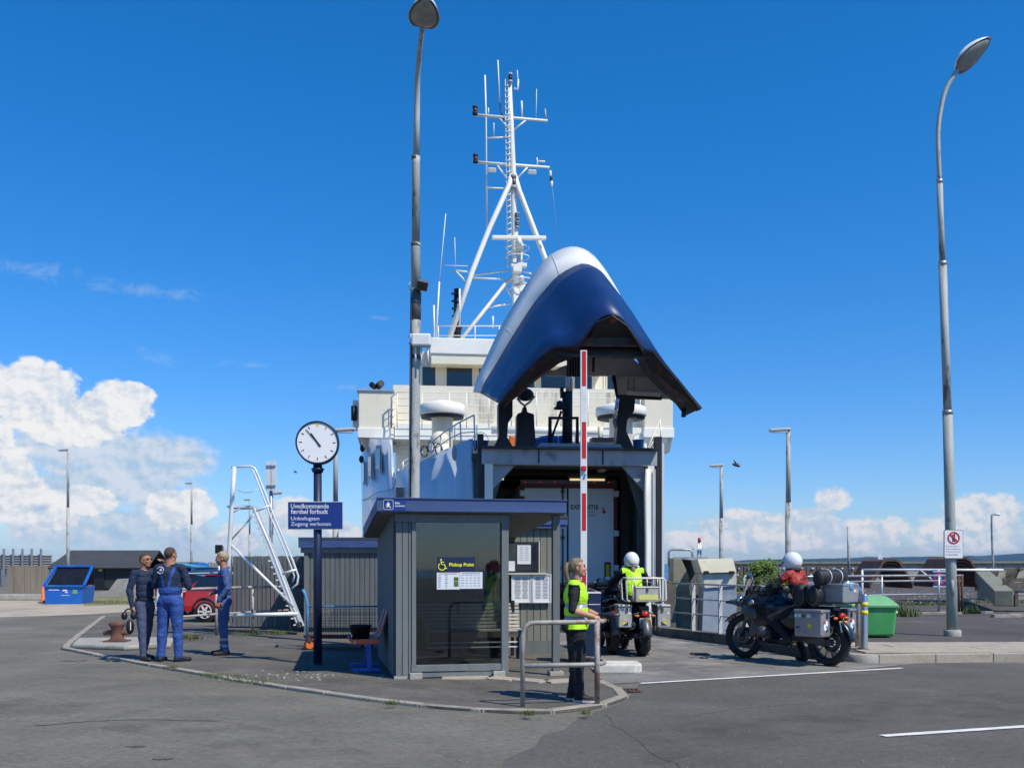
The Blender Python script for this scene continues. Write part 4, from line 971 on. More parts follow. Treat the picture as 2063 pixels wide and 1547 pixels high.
# loose gear on the fore deck
def gear(name, label, cat, pos, build, group=None):
    t = thing(name, label, cat, pos, FR, group); build(t); return t
def at(px, py, D, z=DECK+.01): p = P(px, py, D); return Vector((p.x, p.y, z))
def tarp(t):
    rows = []
    for i in range(9):
        a = i/8; row = []
        for k in range(9):
            b = k/8*PI; r = .36+.05*mnoise.noise(Vector((i*.9, k*.8, 1)))
            row.append(Vector(((a-.5)*1.0+.04*math.sin(k*2), -math.cos(b)*r*.8, math.sin(b)*r*(1+.25*math.sin(a*3)))))
        rows.append(row)
    part('cover', MB().loft(rows), m['tarp'], t); part('rope', MB().tube([Vector((.15,-math.cos(b)*.35,math.sin(b)*.45)) for b in [k*PI/8 for k in range(9)]], .012, 5), m['shipwhite'], t)
gear('tarpaulin_bundle', 'crumpled blue tarpaulin bundle on the ferry fore deck under the visor', 'tarpaulin', at(1110,890,25.2), tarp)
def bucket(col, r=.16, h=.3):
    def f(t):
        part('bucket_body', MB().lathe([(0,.0),(r*.8,0),(r,h),(r*1.06,h),(r*1.06,h-.02),(r*.94,h-.02),(r*.78,.02)], n=20), m[col], t)
        part('handle', MB().tube([Vector((r*math.cos(a), 0, h+r*1.1*math.sin(a))) for a in [k*PI/8 for k in range(9)]], .008, 5), m['alu'], t)
    return f
gear('bucket', 'blue bucket with raised handle on the right of the ferry fore deck', 'bucket', at(1286,895,24.6), bucket('bucketblue', .14, .26), 'blue buckets on the fore deck')
gear('bucket', 'dark blue-lidded tub at the port corner of the ferry fore deck', 'tub', at(968,890,24.8), bucket('tarp', .2, .26))
def ropes(t):
    for k, (x, z, r) in enumerate([(0,.2,.16),(.28,.28,.13),(.5,.1,.12),(.75,.4,.1),(-.2,.15,.11)]):
        mb = MB()
        for j in range(4):
            a0_ = random.uniform(0, 6); mb.tube([Vector((x+.03*j+r*math.cos(a), .03*j+r*.5*math.sin(a), z+.03*j+r*.6*math.sin(a+a0_))) for a in [q*PI/6 for q in range(12)]], .028, 5, closed=True)
        part('rope_coil', mb, m['tarp'], t)
gear('mooring_ropes', 'tangled bright blue mooring ropes behind the port bow railing', 'rope', at(905,905,26, 3.95), ropes)
def orng(t):
    part('pack', MB().box((0,0,.3), (.22,.2,.6), (0,.2,0)), m['orange'], t, bevel=.04); part('strap', MB().box((0,-.11,.3), (.23,.02,.05)), m['white'], t)
gear('lifejacket_pack', 'orange and white lifejacket pack between the lifting arm and counterweight', 'lifejacket', at(1030,890,26.5), orng)

# ------------------------------------------------------------- lorry on the car deck
tr = thing('lorry_trailer', 'white box trailer with dark red door frame standing in the ferry car deck', 'lorry', (0,0,0))
tD = 26.3
TM = Matrix.Translation(Vector((((1145-CX)*tD/F), tD, 0)))@Matrix.Rotation(R(5.5), 4, 'Z'); tr.location = TM.translation; tr.rotation_euler = (0,0,R(5.5)); ROOTM[tr.name] = TM
def TP(px, py, y=0.): 
    TI = TM.inverted(); o = TI@Vector((0,0,CH)); d = TI.to_3x3()@Vector(((px-CX)/F,1,(HY-py)/F)); t = (y-o.y)/d.y; return o+d*t
tx0, tx1 = TP(1049,1000).x, TP(1243,1000).x; tz0, tz1 = TP(1100,1182).z, TP(1100,975).z
part('box_body', MB().box(((tx0+tx1)/2, 6.6, (tz0+tz1)/2), (tx1-tx0-.02, 13, tz1-tz0)), m['trailerwhite'], tr)
fb = [((tx0+tx1)/2, tz1-.05, tx1-tx0, .12), ((tx0+tx1)/2, tz0-.02, tx1-tx0, .14)]
for (x, z, wx, wz) in fb: part('door_frame', MB().box((x, .03, z), (wx, .1, wz)), m['trailerred'], tr, bevel=.01)
for x in (tx0+.04, tx1-.04): part('door_frame', MB().box((x, .03, (tz0+tz1)/2), (.1, .1, tz1-tz0)), m['trailerred'], tr, bevel=.01)
xm = TP(1143,1000).x
for (a_, b_) in [(tx0+.10, xm-.02), (xm+.02, tx1-.10)]:
    d_ = part('door', MB().box(((a_+b_)/2, -.02, (tz0+tz1)/2), (b_-a_, .06, tz1-tz0-.22)), m['trailerwhite'], tr, bevel=.01)
    for px in ([1133] if a_ < 0 else [1156]):
        x = TP(px,1000).x
        part('lock_rod', MB().cyl((x,-.09,tz0), (x,-.09,tz1-.05), .018, n=8), m['engine'], d_)
        for z in (tz0+.5, tz0+1.3, tz1-.2, tz0+2.0): part('rod_clamp', MB().box((x,-.09,z), (.09,.07,.07)), m['engine'], d_)
part('door_seal', MB().box((xm,-.045,(tz0+tz1)/2), (.05,.02,tz1-tz0-.2)), m['black'], tr)
for z in (tz1-.25, tz1-1.3, tz0+.5):
    for x in (tx1-.03, tx0+.03): part('hinge', MB().box((x,-.06,z), (.13,.08,.16)), m['alu'], tr, bevel=.015)
for k, px in enumerate((1058,1088,1118,1197,1227)): part('marker_light', MB().ell(TP(px,971,-.03), (.02,.02,.02)), m['taillight'], tr)
part('marker_rail', MB().box(((tx0+tx1)/2, .05, tz1+.06), (tx1-tx0,.1,.1)), m['engine'], tr)
o = TP(1150,1026,-.055); part('lettering', place(text_mb('EXPEDITIE', .74, .125, bold=.02), o, (1,0,0)), m['inkblack'], tr)
o = TP(1180,1033,-.055); part('lettering', place(text_mb('HOLLAND', .26, .05), o, (1,0,0)), m['inkgrey'], tr)
o = TP(1180,1039.5,-.055); part('lettering', place(text_mb('DANMARK', .26, .045), o, (1,0,0)), m['inkgrey'], tr)
o = TP(1055,1012,-.055); part('lettering', MB().box(o+Vector((.05,0,.05)), (.16,.004,.06)), m['inkblack'], tr)
c = TP(1216,1028,-.056)
part('emblem', MB().add([c+Vector((x,0,z)) for x, z in [(-.09,.09),(-.02,.07),(.03,.03),(.04,-.02),(.08,-.02),(.0,-.1),(-.06,-.02),(-.01,-.02),(-.02,.02),(-.05,.06)]], [tuple(range(10))]), m['red'], tr)
for x in (TP(1223,1150).x,): 
    rb = part('reflector_board', MB().box((x,-.06,TP(1223,1151).z), (.17,.02,.5)), m['darkred'], tr)
    part('reflector_centre', MB().box((x,-.075,TP(1223,1151).z), (.09,.01,.38)), m['yellow'], rb)
part('reflector_board', MB().box((tx0+.2,-.06,TP(1223,1151).z), (.17,.02,.5)), m['darkred'], tr)
part('bumper', MB().box(((tx0+tx1)/2, -.0, .62), (2.4,.12,.16)), m['trailerred'], tr)
part('light_bar', MB().box(((tx0+tx1)/2, .1, .92), (2.3,.12,.2)), m['black'], tr)
for x in (tx0+.3, tx1-.3):
    part('rear_light', MB().box((x,.02,.92), (.35,.05,.12)), m['taillight'], tr); part('wheel', MB().cyl((x-.2,1.6,.45), (x+.2,1.6,.45), .5, n=20), m['tyre'], tr)
    part('mudguard', MB().box((x,.6,.75), (.5,.05,.5)), m['black'], tr)
part('underrun_tank', MB().box((TP(1215,1205).x-.1, .35, .55), (.7,.3,.12)), m['trolleyblue'], tr)
# ------------------------------------------------------------- street lamps
def lamp_post(label, D, pts, rad, head, base=None, mt='lampposted', group='tall swan-neck street lamps'):
    b = P(pts[0][0], pts[0][1], D); t = thing('street_lamp', label, 'street lamp', (b.x, b.y, b.z), group=group)
    w_ = [P(px, py, D) for px, py in pts]
    col = []; rr = []
    part('post', MB().tube(w_, rad, 14), m[mt], t, world=True)
    return t, w_
LD = 18.3
t, w_ = lamp_post('tall street lamp rising behind the shelter with floodlight and white cabinet', LD, [(829,1300),(834,1003),(836,700),(838,583)], [.115,.105,.1,.095], None)
part('post_section', MB().tube([P(px,py,LD) for px,py in [(838,583),(837,500),(838,490)]], .088, 14), m['lampposted'], t, world=True)
part('post_section', MB().tube([P(px,py,LD) for px,py in [(837.5,493),(838,330),(838.5,316)]], .075, 14), m['lampposted'], t, world=True)
part('swan_neck', MB().tube([P(px,py,D) for px,py,D in [(838.5,320,LD),(840,230,LD),(841,160,LD-.05),(845,105,LD-.4),(850,62,LD-.9)]], [.06,.055,.05,.045,.042], 12), m['lampposted'], t, world=True)
part('band', MB().tube([P(837,645,LD),P(838,584,LD)], .102, 14), m['lampdark'], t, world=True)
for (py, r_) in ((493,.09),(318,.077),(720,.11)): part('collar', MB().tube([P(837.3,py+4,LD),P(837.3,py-4,LD)], r_, 14), m['lampdark'], t, world=True)
part('cable', MB().tube([P(827,1000,LD-.1),P(829,720,LD-.1),P(828,600,LD-.1)], .012, 5), m['black'], t, world=True)
def lamp_head(t, c, axis, L, Wd, tilt_n):
    """teardrop luminaire: axis from neck to tip, tilt_n = outward normal of the glass underside"""
    a = Vector(axis).normalized(); n = Vector(tilt_n); n = (n-a*n.dot(a)).normalized(); u = a.cross(n)
    def shell(sgn, dep, name, mt, par, s=1.):
        rows = []
        for i in range(13):
            k = i/12; w2 = Wd/2*s*math.sin(PI*min(1, k**.72))**.62 if 0 < k < 1 else .002; x = -L/2*s+L*s*k
            rows.append([c+a*x+u*w2*math.cos(q)+n*sgn*dep*s*math.sin(q)*math.sin(PI*k)**.5 if 0 < k < 1 else c+a*x for q in [j*PI/12 for j in range(13)]])
        return part(name, MB().loft(rows), m[mt], par, world=True)
    h = shell(-1, Wd*.42, 'lamp_housing', 'white', t); g = shell(1, Wd*.14, 'lamp_glass', 'lampglass', h, .90)
    part('lamp_bulb', MB().ell(c-n*.01+a*L*.08, (.06,.06,.06)), m['alu'], h, world=True)
    rows = [c+a*(-L/2+L*k)+u*(Wd/2*math.sin(PI*k**.72)**.62)*s_ for s_ in (1,) for k in [i/14 for i in range(1, 14)]]
    rows += [c+a*(-L/2+L*k)-u*(Wd/2*math.sin(PI*k**.72)**.62) for k in [i/14 for i in range(13, 0, -1)]]
    part('rim', MB().tube(rows, .014, 6, closed=True), m['galv'], h, world=True)
lamp_head(t, P(855,28,LD-1.25), P(858,-4,LD-1.6)-P(850,62,LD-.9), .72, .52, (0,-.55,-.85))
fl = part('floodlight', MB().box(P(851,575,LD-.16), (.20,.13,.17), (.5,.2,.1)), m['lampdark'], t, world=True, bevel=.015)
part('flood_glass', MB().box(P(852,576,LD-.235), (.17,.02,.13), (.5,.2,.1)), m['winglass'], fl, world=True)
part('cable', MB().tube([P(828,568,LD-.1),P(822,575,LD-.12),P(828,588,LD-.1)], .008, 5), m['galv'], fl, world=True)
jb = part('junction_box', MB().box(P(849,686,LD-.2), (.35,.2,.225)), m['white'], t, world=True, bevel=.03)
part('box_side', MB().box(P(830,684,LD-.1), (.06,.2,.17)), m['white'], jb, world=True, bevel=.01)
for px in (837,849,862): part('conduit', MB().cyl(P(px,698,LD-.2), P(px,736 if px > 840 else 733,LD-.2), .017, n=8), m['white'], jb, world=True)
for py in (678,692): part('strap', MB().tube([P(836,py,LD)+Vector((.115*math.cos(a),.115*math.sin(a),0)) for a in [k*PI/8 for k in range(16)]], .008, 5, closed=True), m['galv'], jb, world=True)
RD = 20.3
t, w_ = lamp_post('tall street lamp on the right pavement carrying the no phone sign', RD, [(1919,1288),(1916,1140),(1913,1000),(1909,830)], [.108,.105,.10,.098], None, mt='paintedgreen_post')
part('post_section', MB().tube([P(px,py,RD) for px,py in [(1909,832),(1904,690),(1899,530)]], .080, 14), m['lampposted'], t, world=True)
part('post_section', MB().tube([P(px,py,RD) for px,py in [(1899,532),(1895,440),(1893,365)]], .060, 14), m['lampposted'], t, world=True)
part('swan_neck', MB().tube(smooth_line([P(px,py,RD) for px,py in [(1893,367),(1890,300),(1890,262),(1895,222),(1906,180),(1929,141)]], 4), .045, 12), m['lampposted'], t, world=True)
for (px, py, r_) in ((1909,831,.105),(1899,531,.085),(1893,366,.065)): part('collar', MB().tube([P(px,py+4,RD),P(px,py-4,RD)], r_, 14), m['galv'], t, world=True)
lamp_head(t, P(1961,110,RD-.1), P(1995,82,RD-.15)-P(1929,141,RD), .90, .50, (.35,-.55,-.75))
c = P(1919,1287,RD)
part('plinth', MB().lathe([(0,.13),(.15,.13),(.17,.11),(.17,0)], (c.x,RD,QZ), n=24), m['concrete'], t, world=True)
part('service_door', MB().tube([P(1919,1200,RD-.1),P(1918.5,1168,RD-.1)], .035, 8), m['paintedgreen_post'], t, world=True)
# sign on it
sg = thing('prohibition_sign', 'white no mobile phone sign strapped to the right street lamp', 'sign', tuple(P(1921,1096,RD-.14)))
Z3 = Vector((0,0,0))
def rrect(wd, h, r, y=0, n=5):
    out = []
    for (cx_, cz_, a0_) in [(wd/2-r,h/2-r,0),(-wd/2+r,h/2-r,PI/2),(-wd/2+r,-h/2+r,PI),(wd/2-r,-h/2+r,1.5*PI)]:
        out += [Vector((cx_+r*math.cos(a0_+k*PI/2/n), y, cz_+r*math.sin(a0_+k*PI/2/n))) for k in range(n+1)]
    return out
sgn = RD/F
part('border', MB().prism(rrect(39*sgn, 58*sgn, .035), (0,.012,0)), m['inkgrey'], sg)
part('sign_plate', MB().prism(rrect(36.5*sgn, 55.5*sgn, .03, -.004), (0,-.004,0)), m['signwhite'], sg)
def ringflat(r0, r1, y=0, n=32, c=(0,0)):
    a = [Vector((c[0]+r0*math.cos(2*PI*k/n), y, c[1]+r0*math.sin(2*PI*k/n))) for k in range(n+1)]; b = [Vector((c[0]+r1*math.cos(2*PI*k/n), y, c[1]+r1*math.sin(2*PI*k/n))) for k in range(n+1)]
    return MB().loft([a, b], smooth=False)
part('phone_symbol', MB().box((0,-.011,.125), (.055,.004,.14)).box((.018,-.011,.205), (.012,.004,.04)), m['inkblack'], sg)
part('phone_screen', MB().box((0,-.015,.145), (.035,.004,.05)).box((0,-.015,.085), (.035,.004,.012)), m['inkgrey'], sg)
part('red_ring', ringflat(.098, .123, -.017, c=(0,.13)), m['red'], sg)
part('red_bar', MB().box((0,-.018,.13), (.20,.003,.026), (0,.78,0)), m['red'], sg)
for k, tx in enumerate(['Brug af mobil til', 'andet tankbetaening', 'forbudet af hensyn', 'til sikkerheden']):
    part('lettering', place(text_mb(tx, .30-(.03 if k == 0 else .06 if k == 3 else 0), .034), (-.16, -.012, -.06-k*.055), (1,0,0)), m['inkgrey'], sg)

def simple_lamp(label, px, ytop, ybase, D, arm_px, zb, hd='flat', r=.05):
    b = P(px, ytop, D); b0 = Vector((b.x, D, zb)); t = thing('street_lamp', label, 'street lamp', tuple(b0), group='slim quay street lamps')
    part('post', MB().cyl((0,0,0), (0,0,(b.z-zb)*.6), r*1.3, r*1.15, 10).cyl((0,0,(b.z-zb)*.6), (0,0,b.z-zb), r, r*.8, 10), m['lampposted'], t)
    x0, x1 = [(q-px)*D/F for q in arm_px]; z = b.z-zb
    part('lamp_head', MB().prism([Vector((x0,-.12,z-.06)), Vector((x1,-.12,z-.02)), Vector((x1,-.12,z+.07)), Vector((x0,-.12,z+.03))], (0,.25,0)), m['woodlight'], t, bevel=.03)
    part('lamp_glass', MB().box(((x0+x1)/2,0,z-.06), (abs(x1-x0)*.7,.18,.05)), m['alu'], t)
    return t
simple_lamp('slim street lamp with flat head right of the ferry, nearest of that pair', 1588, 866, 1240, 33, (1550,1592), 0, r=.085)
simple_lamp('slim street lamp with flat head between the ferry and the nearer lamp', 1453, 938, 1215, 47, (1430,1456), 0, r=.09)
simple_lamp('slim street lamp beyond the blue skip at the far left', 137, 906, 1200, 52, (118,138), 0, r=.07)
simple_lamp('slim street lamp above the blue shirted workers', 386, 973, 1200, 68, (373,387), 0, r=.07)
simple_lamp('street lamp whose head shows beside the clock face', 676, 866, 1240, 30, (676,716), 0, r=.075)
simple_lamp('distant street lamp head behind the grey road sign', 548, 993, 1200, 46, (543,568), 0, r=.06)
simple_lamp('thin distant street lamp seen through the aluminium steps', 503, 1006, 1200, 70, (491,504), 0, r=.06)
t = thing('street_lamp', 'small curved-arm street lamp at the far right above the breakwater', 'street lamp', tuple(P(2000,1150,60)[:2])+(0,))
part('post', MB().tube(smooth_line([P(2001,1150,60),P(1999,1090,60),P(1998,1045,60),P(2000,1037,60),P(2008,1035,60)], 4), .07, 8), m['lampposted'], t, world=True)
part('lamp_head', MB().ell(P(2010,1036,60), (.2,.12,.08)), m['white'], t, world=True)
t = thing('pole', 'thin grey pole standing on the quay left of the rusty hatches', 'pole', tuple(P(1710,1180,42)[:2])+(0,))
part('post', MB().cyl(P(1711,1170,42), P(1708,1060,42), .07, .04, 8), m['lampposted'], t, world=True)
t = thing('beacon', 'small lattice harbour beacon with red top beyond the ramp', 'beacon', tuple(P(1409,1130,90)[:2])+(0,))
for s in (-1, 1): part('leg', MB().tube([P(1409+s*4,1135,90),P(1409+s*1.5,1092,90)], .09, 6), m['white'], t, world=True)
part('platform', MB().box(P(1408,1106,90), (1.1,.6,.14)), m['alu'], t, world=True)
for k in range(4): part('brace', MB().cyl(P(1406,1100+k*9,90), P(1412,1105+k*9,90), .05, n=5), m['white'], t, world=True)
part('beacon_light', MB().cyl(P(1409,1092,90), P(1409,1083,90), .14), m['red'], t, world=True)
# road sign backs at the left
t = thing('road_sign', 'back of a grey road sign on a steel post behind the steps', 'sign', tuple(P(547,1200,27)[:2])+(0,))
part('post', MB().cyl(P(546,1240,27), P(546,930,27), .045), m['galv'], t, world=True)
for s in (-1, 1): part('sign_back', MB().box(P(546+s*5.6,959,26.9), (.135,.03,.80)), m['alu'], t, world=True, bevel=.005)
for py in (938, 978): part('clamp', MB().box(P(546,py,26.86), (.25,.03,.03)), m['galv'], t, world=True)

# ------------------------------------------------------------- station clock with sign
cb = G(640,1338,.03); CDn = cb.y
t = thing('station_clock', 'round white station clock on a dark blue post beside the shelter', 'clock', tuple(cb))
cs = CDn/F
part('post', MB().cyl((0,0,0), (0,0,(HY-940)*cs+CH-.06), .068, .064, 18), m['postblue'], t)
part('base_collar', MB().lathe([(0,.02),(.10,.02),(.105,0)], n=18), m['postblue'], t)
hz = (HY-889)*cs+CH-.06; rc = 43*cs
part('neck', MB().lathe([(.07,hz-rc-.12),(.085,hz-rc-.12),(.085,hz-rc-.09),(.1,hz-rc-.085),(.1,hz-rc-.06),(.07,hz-rc-.05),(.07,hz-rc+.02)], n=20), m['postblue'], t)
yaw = R(9)
def face(name, mb, mt, par=t, **k):
    mb.xf(Matrix.Translation(Vector((0,0,hz)))@Matrix.Rotation(yaw, 4, 'Z')); return part(name, mb, m[mt], par, **k)
cse = face('clock_case', MB().cyl((0,-.11,0), (0,.11,0), rc, n=48), 'postblue', bevel=.008)
face('dial', MB().cyl((0,-.118,0), (0,-.105,0), rc*.925, n=48), 'signwhite', cse)
mbm = MB()
for k in range(12):
    a = k*PI/6; 
    if k == 0: continue
    face('hour_mark', MB().box((math.sin(a)*rc*.77, -.121, math.cos(a)*rc*.77), (.011,.004,.045), (0,a,0)), 'inkblack', cse)
face('twelve_mark', MB().add([(-.03,-.121,rc*.84),(.0,-.121,rc*.70),(.03,-.121,rc*.84)], [(0,1,2)]), 'yellow', cse)
def hand(a, l, wd, tail): 
    d = Vector((math.sin(a),0,math.cos(a))); n = Vector((math.cos(a),0,-math.sin(a)))
    return MB().prism([d*-tail+n*wd*.6+Vector((0,-.126,0)), d*l+n*wd*.35+Vector((0,-.126,0)), d*l-n*wd*.35+Vector((0,-.126,0)), d*-tail-n*wd*.6+Vector((0,-.126,0))], (0,-.004,0))
face('hour_hand', hand(R(325), rc*.52, .020, .07), 'inkblack', cse); face('minute_hand', hand(R(319), rc*.80, .013, .08), 'inkblack', cse)
face('bezel', MB().lathe([(rc*.925,-.118),(rc*.93,-.135),(rc,-.135),(rc*1.01,-.11)], (0,0,0), (0,1,0), 48), 'postblue', cse)
# blue board
bs = thing('warning_board', 'blue board reading Uvedkommende faerdsel forbudt on the clock post', 'sign', (((638-CX)*cs), cb.y-.09, CH+(HY-1038.5)*cs))
bw2, bh2 = 108*cs, 53*cs
part('frame', MB().box((0,.008,0), (bw2+.02,.02,bh2+.02)), m['alu'], bs)
part('board', MB().box((0,-.006,0), (bw2,.012,bh2)), m['signblue'], bs)
for tx, px, py, wp, hp_, mtk, bo in [('Uvedkommende', 589, 1024.5, 76, 9.2, 'signwhite', .028), ('færdsel forbudt', 589, 1035.5, 74, 9.6, 'signwhite', .028), ('Unbefugten', 589, 1050.5, 57, 9.6, 'signwhite', .006), ('Zugang verboten', 589, 1061.5, 80, 9.6, 'signwhite', .006)]:
    part('lettering', place(text_mb(tx, wp*cs, hp_*cs, bold=bo*.4), ((px-638)*cs, -.0145, (1038.5-py)*cs), (1,0,0)), m[mtk], bs)
for z in (.13,-.13): part('clamp', MB().box((0,.05,z), (.16,.09,.025)), m['postblue'], bs)

# ------------------------------------------------------------- waiting shelter
S0 = Vector((-1.60, 13.62, .03)); SR = R(11.5)
sh = thing('waiting_shelter', 'grey timber waiting shelter with blue fascia and large front pane', 'shelter', S0, SR)
SM = ROOTM[sh.name]; SI = SM.inverted()
def SP(px, py, y):
    o = SI@Vector((0,0,CH)); d = SI.to_3x3()@Vector(((px-CX)/F,1,(HY-py)/F)); t = (y-o.y)/d.y; return o+d*t
x_g0, x_g1 = SP(828,1200,0).x, SP(1012,1200,0).x
xr = SP(1019,1200,0).x+.03; xpost = SP(1119,1200,0).x
ztop = SP(900,1036,0).z; ztg = SP(900,1052,0).z; zbg = SP(900,1340,0).z; zb0 = .06
print('shelter', x_g0, x_g1, xr, xpost, ztop, ztg, zbg)
GW = dict(bevel=.004)
# front left corner planks
xs = [0.0, .09, .175, x_g0-.0]
for a, b in zip(xs[:-1], xs[1:]): part('plank', MB().box(((a+b)/2, -.01, (ztop+zb0)/2-.02), (b-a-.008, .045, ztop-zb0+.0)), m['greywood_light'], sh, **GW)
part('corner_post', MB().box((.06,.06,(ztop)/2), (.1,.1,ztop)), m['greywood'], sh)
part('header_board', MB().box(((xr)/2+.0, -.04, (ztop+ztg)/2-.0), (xr+.02, .05, ztop-ztg)), m['greywood_light'], sh, **GW)
fr = part('window_frame', MB().box((x_g0+.035,-.015,(ztg+zbg)/2), (.06,.07,ztg-zbg)).box((x_g1+.03,-.02,(ztop+zb0)/2-.01), (.10,.08,ztop-zb0)).box(((x_g0+x_g1)/2,-.015,zbg-.03), (x_g1-x_g0,.07,.09)).box(((x_g0+x_g1)/2,-.012,zbg-.12), (x_g1-x_g0,.05,.07)), m['greywood_light'], sh, **GW)
part('glass_pane', MB().box(((x_g0+x_g1)/2,.01,(ztg+zbg)/2), (x_g1-x_g0,.008,ztg-zbg)), m['shelterglass'], sh)
part('front_post', MB().box((xpost,-.01,(ztop)/2+.0), (.10,.10,ztop-.02)), m['greywood'], sh, **GW)
DP = 3.1
# left wall planks (outside) with posts
n_ = 24
for k in range(n_):
    y = .07+k*DP/n_; part('plank', MB().box((-.012,y+DP/n_/2,(ztop-.03*k/n_*8)/2+.03), (.03,DP/n_-.012,ztop-.03*k/n_*8)), m['greywood'], sh, **GW)
part('wall_lining', MB().box((.03,DP/2+.05,ztop/2-.1), (.03,DP-.1,ztop-.3)), m['greywood'], sh)
for y in (1.1,2.1): part('wall_post', MB().box((.08,y,ztop/2), (.07,.09,ztop-.1)), m['greywood'], sh)
# roof: fascia boards all round, sloping roof deck
fz0, fz1 = SP(900,1031,-.18).z, SP(900,1006,-.18).z
xl = SP(759,1010,-.2).x; xrr = SP(1141,1020,-.2).x
drop = .26
part('fascia', MB().box(((xl+xrr)/2,-.2,(fz0+fz1)/2+.0), (xrr-xl,.03,fz1-fz0)), m['fascia'], sh, bevel=.004)
for xx in (xl+.015, xrr-.015):
    part('fascia', MB().prism([Vector((xx-.014,-.183,fz0)), Vector((xx-.014,DP+.2,fz0-drop)), Vector((xx-.014,DP+.2,fz1-drop)), Vector((xx-.014,-.183,fz1))], (.028,0,0)), m['fascia'], sh)
part('roof_deck', MB().prism([Vector((xl+.03,-.18,fz1-.03)), Vector((xl+.03,DP+.2,fz1-.03-drop)), Vector((xl+.03,DP+.2,fz1-.09-drop)), Vector((xl+.03,-.18,fz1-.09))], (xrr-xl-.06,0,0)), m['roofdark'], sh)
part('soffit', MB().prism([Vector((xl+.03,-.18,fz0+.01)), Vector((xl+.03,DP+.2,fz0+.01-drop)), Vector((xl+.03,DP+.2,fz0-.01-drop)), Vector((xl+.03,-.18,fz0-.01))], (xrr-xl-.06,0,0)), m['greywood'], sh)
for xx in (.5,1.05,1.6): part('rafter', MB().beam((xx,.0,fz0-.06), (xx,DP,fz0-.06-drop), .05, .1), m['greywood'], sh)
part('flashing', MB().box(((xl+xrr)/2,-.205,fz1+.008), (xrr-xl+.02,.05,.016)), m['fascia'], sh)
for (px) in (837, 1004): c = SP(px,1357,.0); part('foundation_block', MB().box((c.x,.02,.04), (.17,.22,.09)), m['concrete'], sh, bevel=.006)
part('foundation_block', MB().box((xpost,-.0,.03), (.2,.2,.06)), m['slab'], sh, bevel=.006); part('foundation_block', MB().box((.09,.03,.02), (.22,.14,.04)), m['concrete'], sh)
# stickers on the fascia
sy = -.217
def sq(name, x0, x1, y0, y1, yy, mt, par=sh):
    a, b = SP(x0,y1,yy), SP(x1,y0,yy); return part(name, MB().box(((a.x+b.x)/2,yy,(a.z+b.z)/2), (b.x-a.x,.004,b.z-a.z)), m[mt], par)
st = sq('fascia_sticker', 772, 817, 1004.5, 1029, sy, 'signblue')
a, b = SP(772.5,1027,sy-.003), SP(792,1006,sy-.003); cx_, cz_ = (a.x+b.x)/2, (a.z+b.z)/2; h_ = (b.x-a.x)/2
part('pictogram_frame', MB().tube([p+Vector((cx_,sy-.004,cz_)) for p in rrect(h_*2, h_*2, .02)], .0035, 4, closed=True), m['signwhite'], st)
part('pictogram', MB().prism([Vector((cx_+x*h_,sy-.005,cz_+z*h_)) for x, z in [(-.5,-.1),(-.05,.55),(.1,.5),(.35,.1),(.2,-.2),(.6,-.55),(.5,-.65),(.1,-.4),(-.1,-.55),(-.55,-.5),(-.5,-.4),(-.15,-.35),(-.3,-.15)]], (0,-.002,0)), m['signwhite'], st)
part('lettering', place(text_mb('Billet-', .07, .028, bold=.02), SP(796,1015,sy-.004), (1,0,0)), m['signwhite'], st)
part('lettering', place(text_mb('anvisning', .135, .032, bold=.02), SP(796,1021.5,sy-.004), (1,0,0)), m['signwhite'], st)
# things stuck to the glass
gy = -.002
pk = sq('pickup_sign', 881, 957, 1122, 1151, gy, 'postblue')
part('lettering', place(text_mb('Pickup Point', SP(955,1141,gy).x-SP(905,1141,gy).x, .062, bold=.03), SP(905,1142.5,gy-.006), (1,0,0)), m['signyellow'], pk)
wc = SP(891,1137,gy-.006); u = .01
part('wheelchair_symbol', MB().ell(wc+Vector((-.018,0,.066)), (.013,.004,.013)).tube([wc+Vector(q) for q in [(-.018,0,.045),(-.014,0,.0),(.03,0,.0),(.048,0,-.055),(.066,0,-.05)]], .008, 5).tube([wc+Vector((-.014,0,.035)), wc+Vector((.025,0,.033))], .006, 5).tube([wc+Vector((-.005+.05*math.cos(q),0,-.028+.05*math.sin(q))) for q in [R(130)+k*R(215)/10 for k in range(11)]], .008, 5), m['signyellow'], pk)
for (x0, x1, y0, y1, kind_) in [(880,926,1153,1187,0),(926.6,972,1152,1185.5,1)]:
    pn = sq('notice', x0, x1, y0, y1, gy, 'poster')
    a, b = SP(x0,y1,gy-.004), SP(x1,y0,gy-.004); W_, H_ = b.x-a.x, b.z-a.z
    ink = MB()
    for r_ in range(7 if kind_ == 0 else 5):
        z = b.z-H_*(.16+r_*.115 if kind_ == 0 else .18+r_*.16)
        for c_ in range(2 if kind_ == 0 else 5):
            x = a.x+W_*(.06+c_*(.3 if kind_ == 0 else .18)); ink.box((x+W_*.06, gy-.005, z), (W_*random.uniform(.07,.13), .001, .006))
    part('fine_print', ink, m['inkgrey'], pn, kind='stuff')
    part('heading', MB().box(((a.x+b.x)/2, gy-.005, b.z-.014), (W_*.8,.001,.006)), m['inkred' if kind_ == 0 else 'inkgrey'], pn)
    if kind_ == 0:
        part('photo_print', MB().box((b.x-W_*.15, gy-.005, a.z+H_*.62), (W_*.2,.001,H_*.22)).box((b.x-W_*.15, gy-.005, a.z+H_*.32), (W_*.2,.001,H_*.3)), m['leaf'], pn)
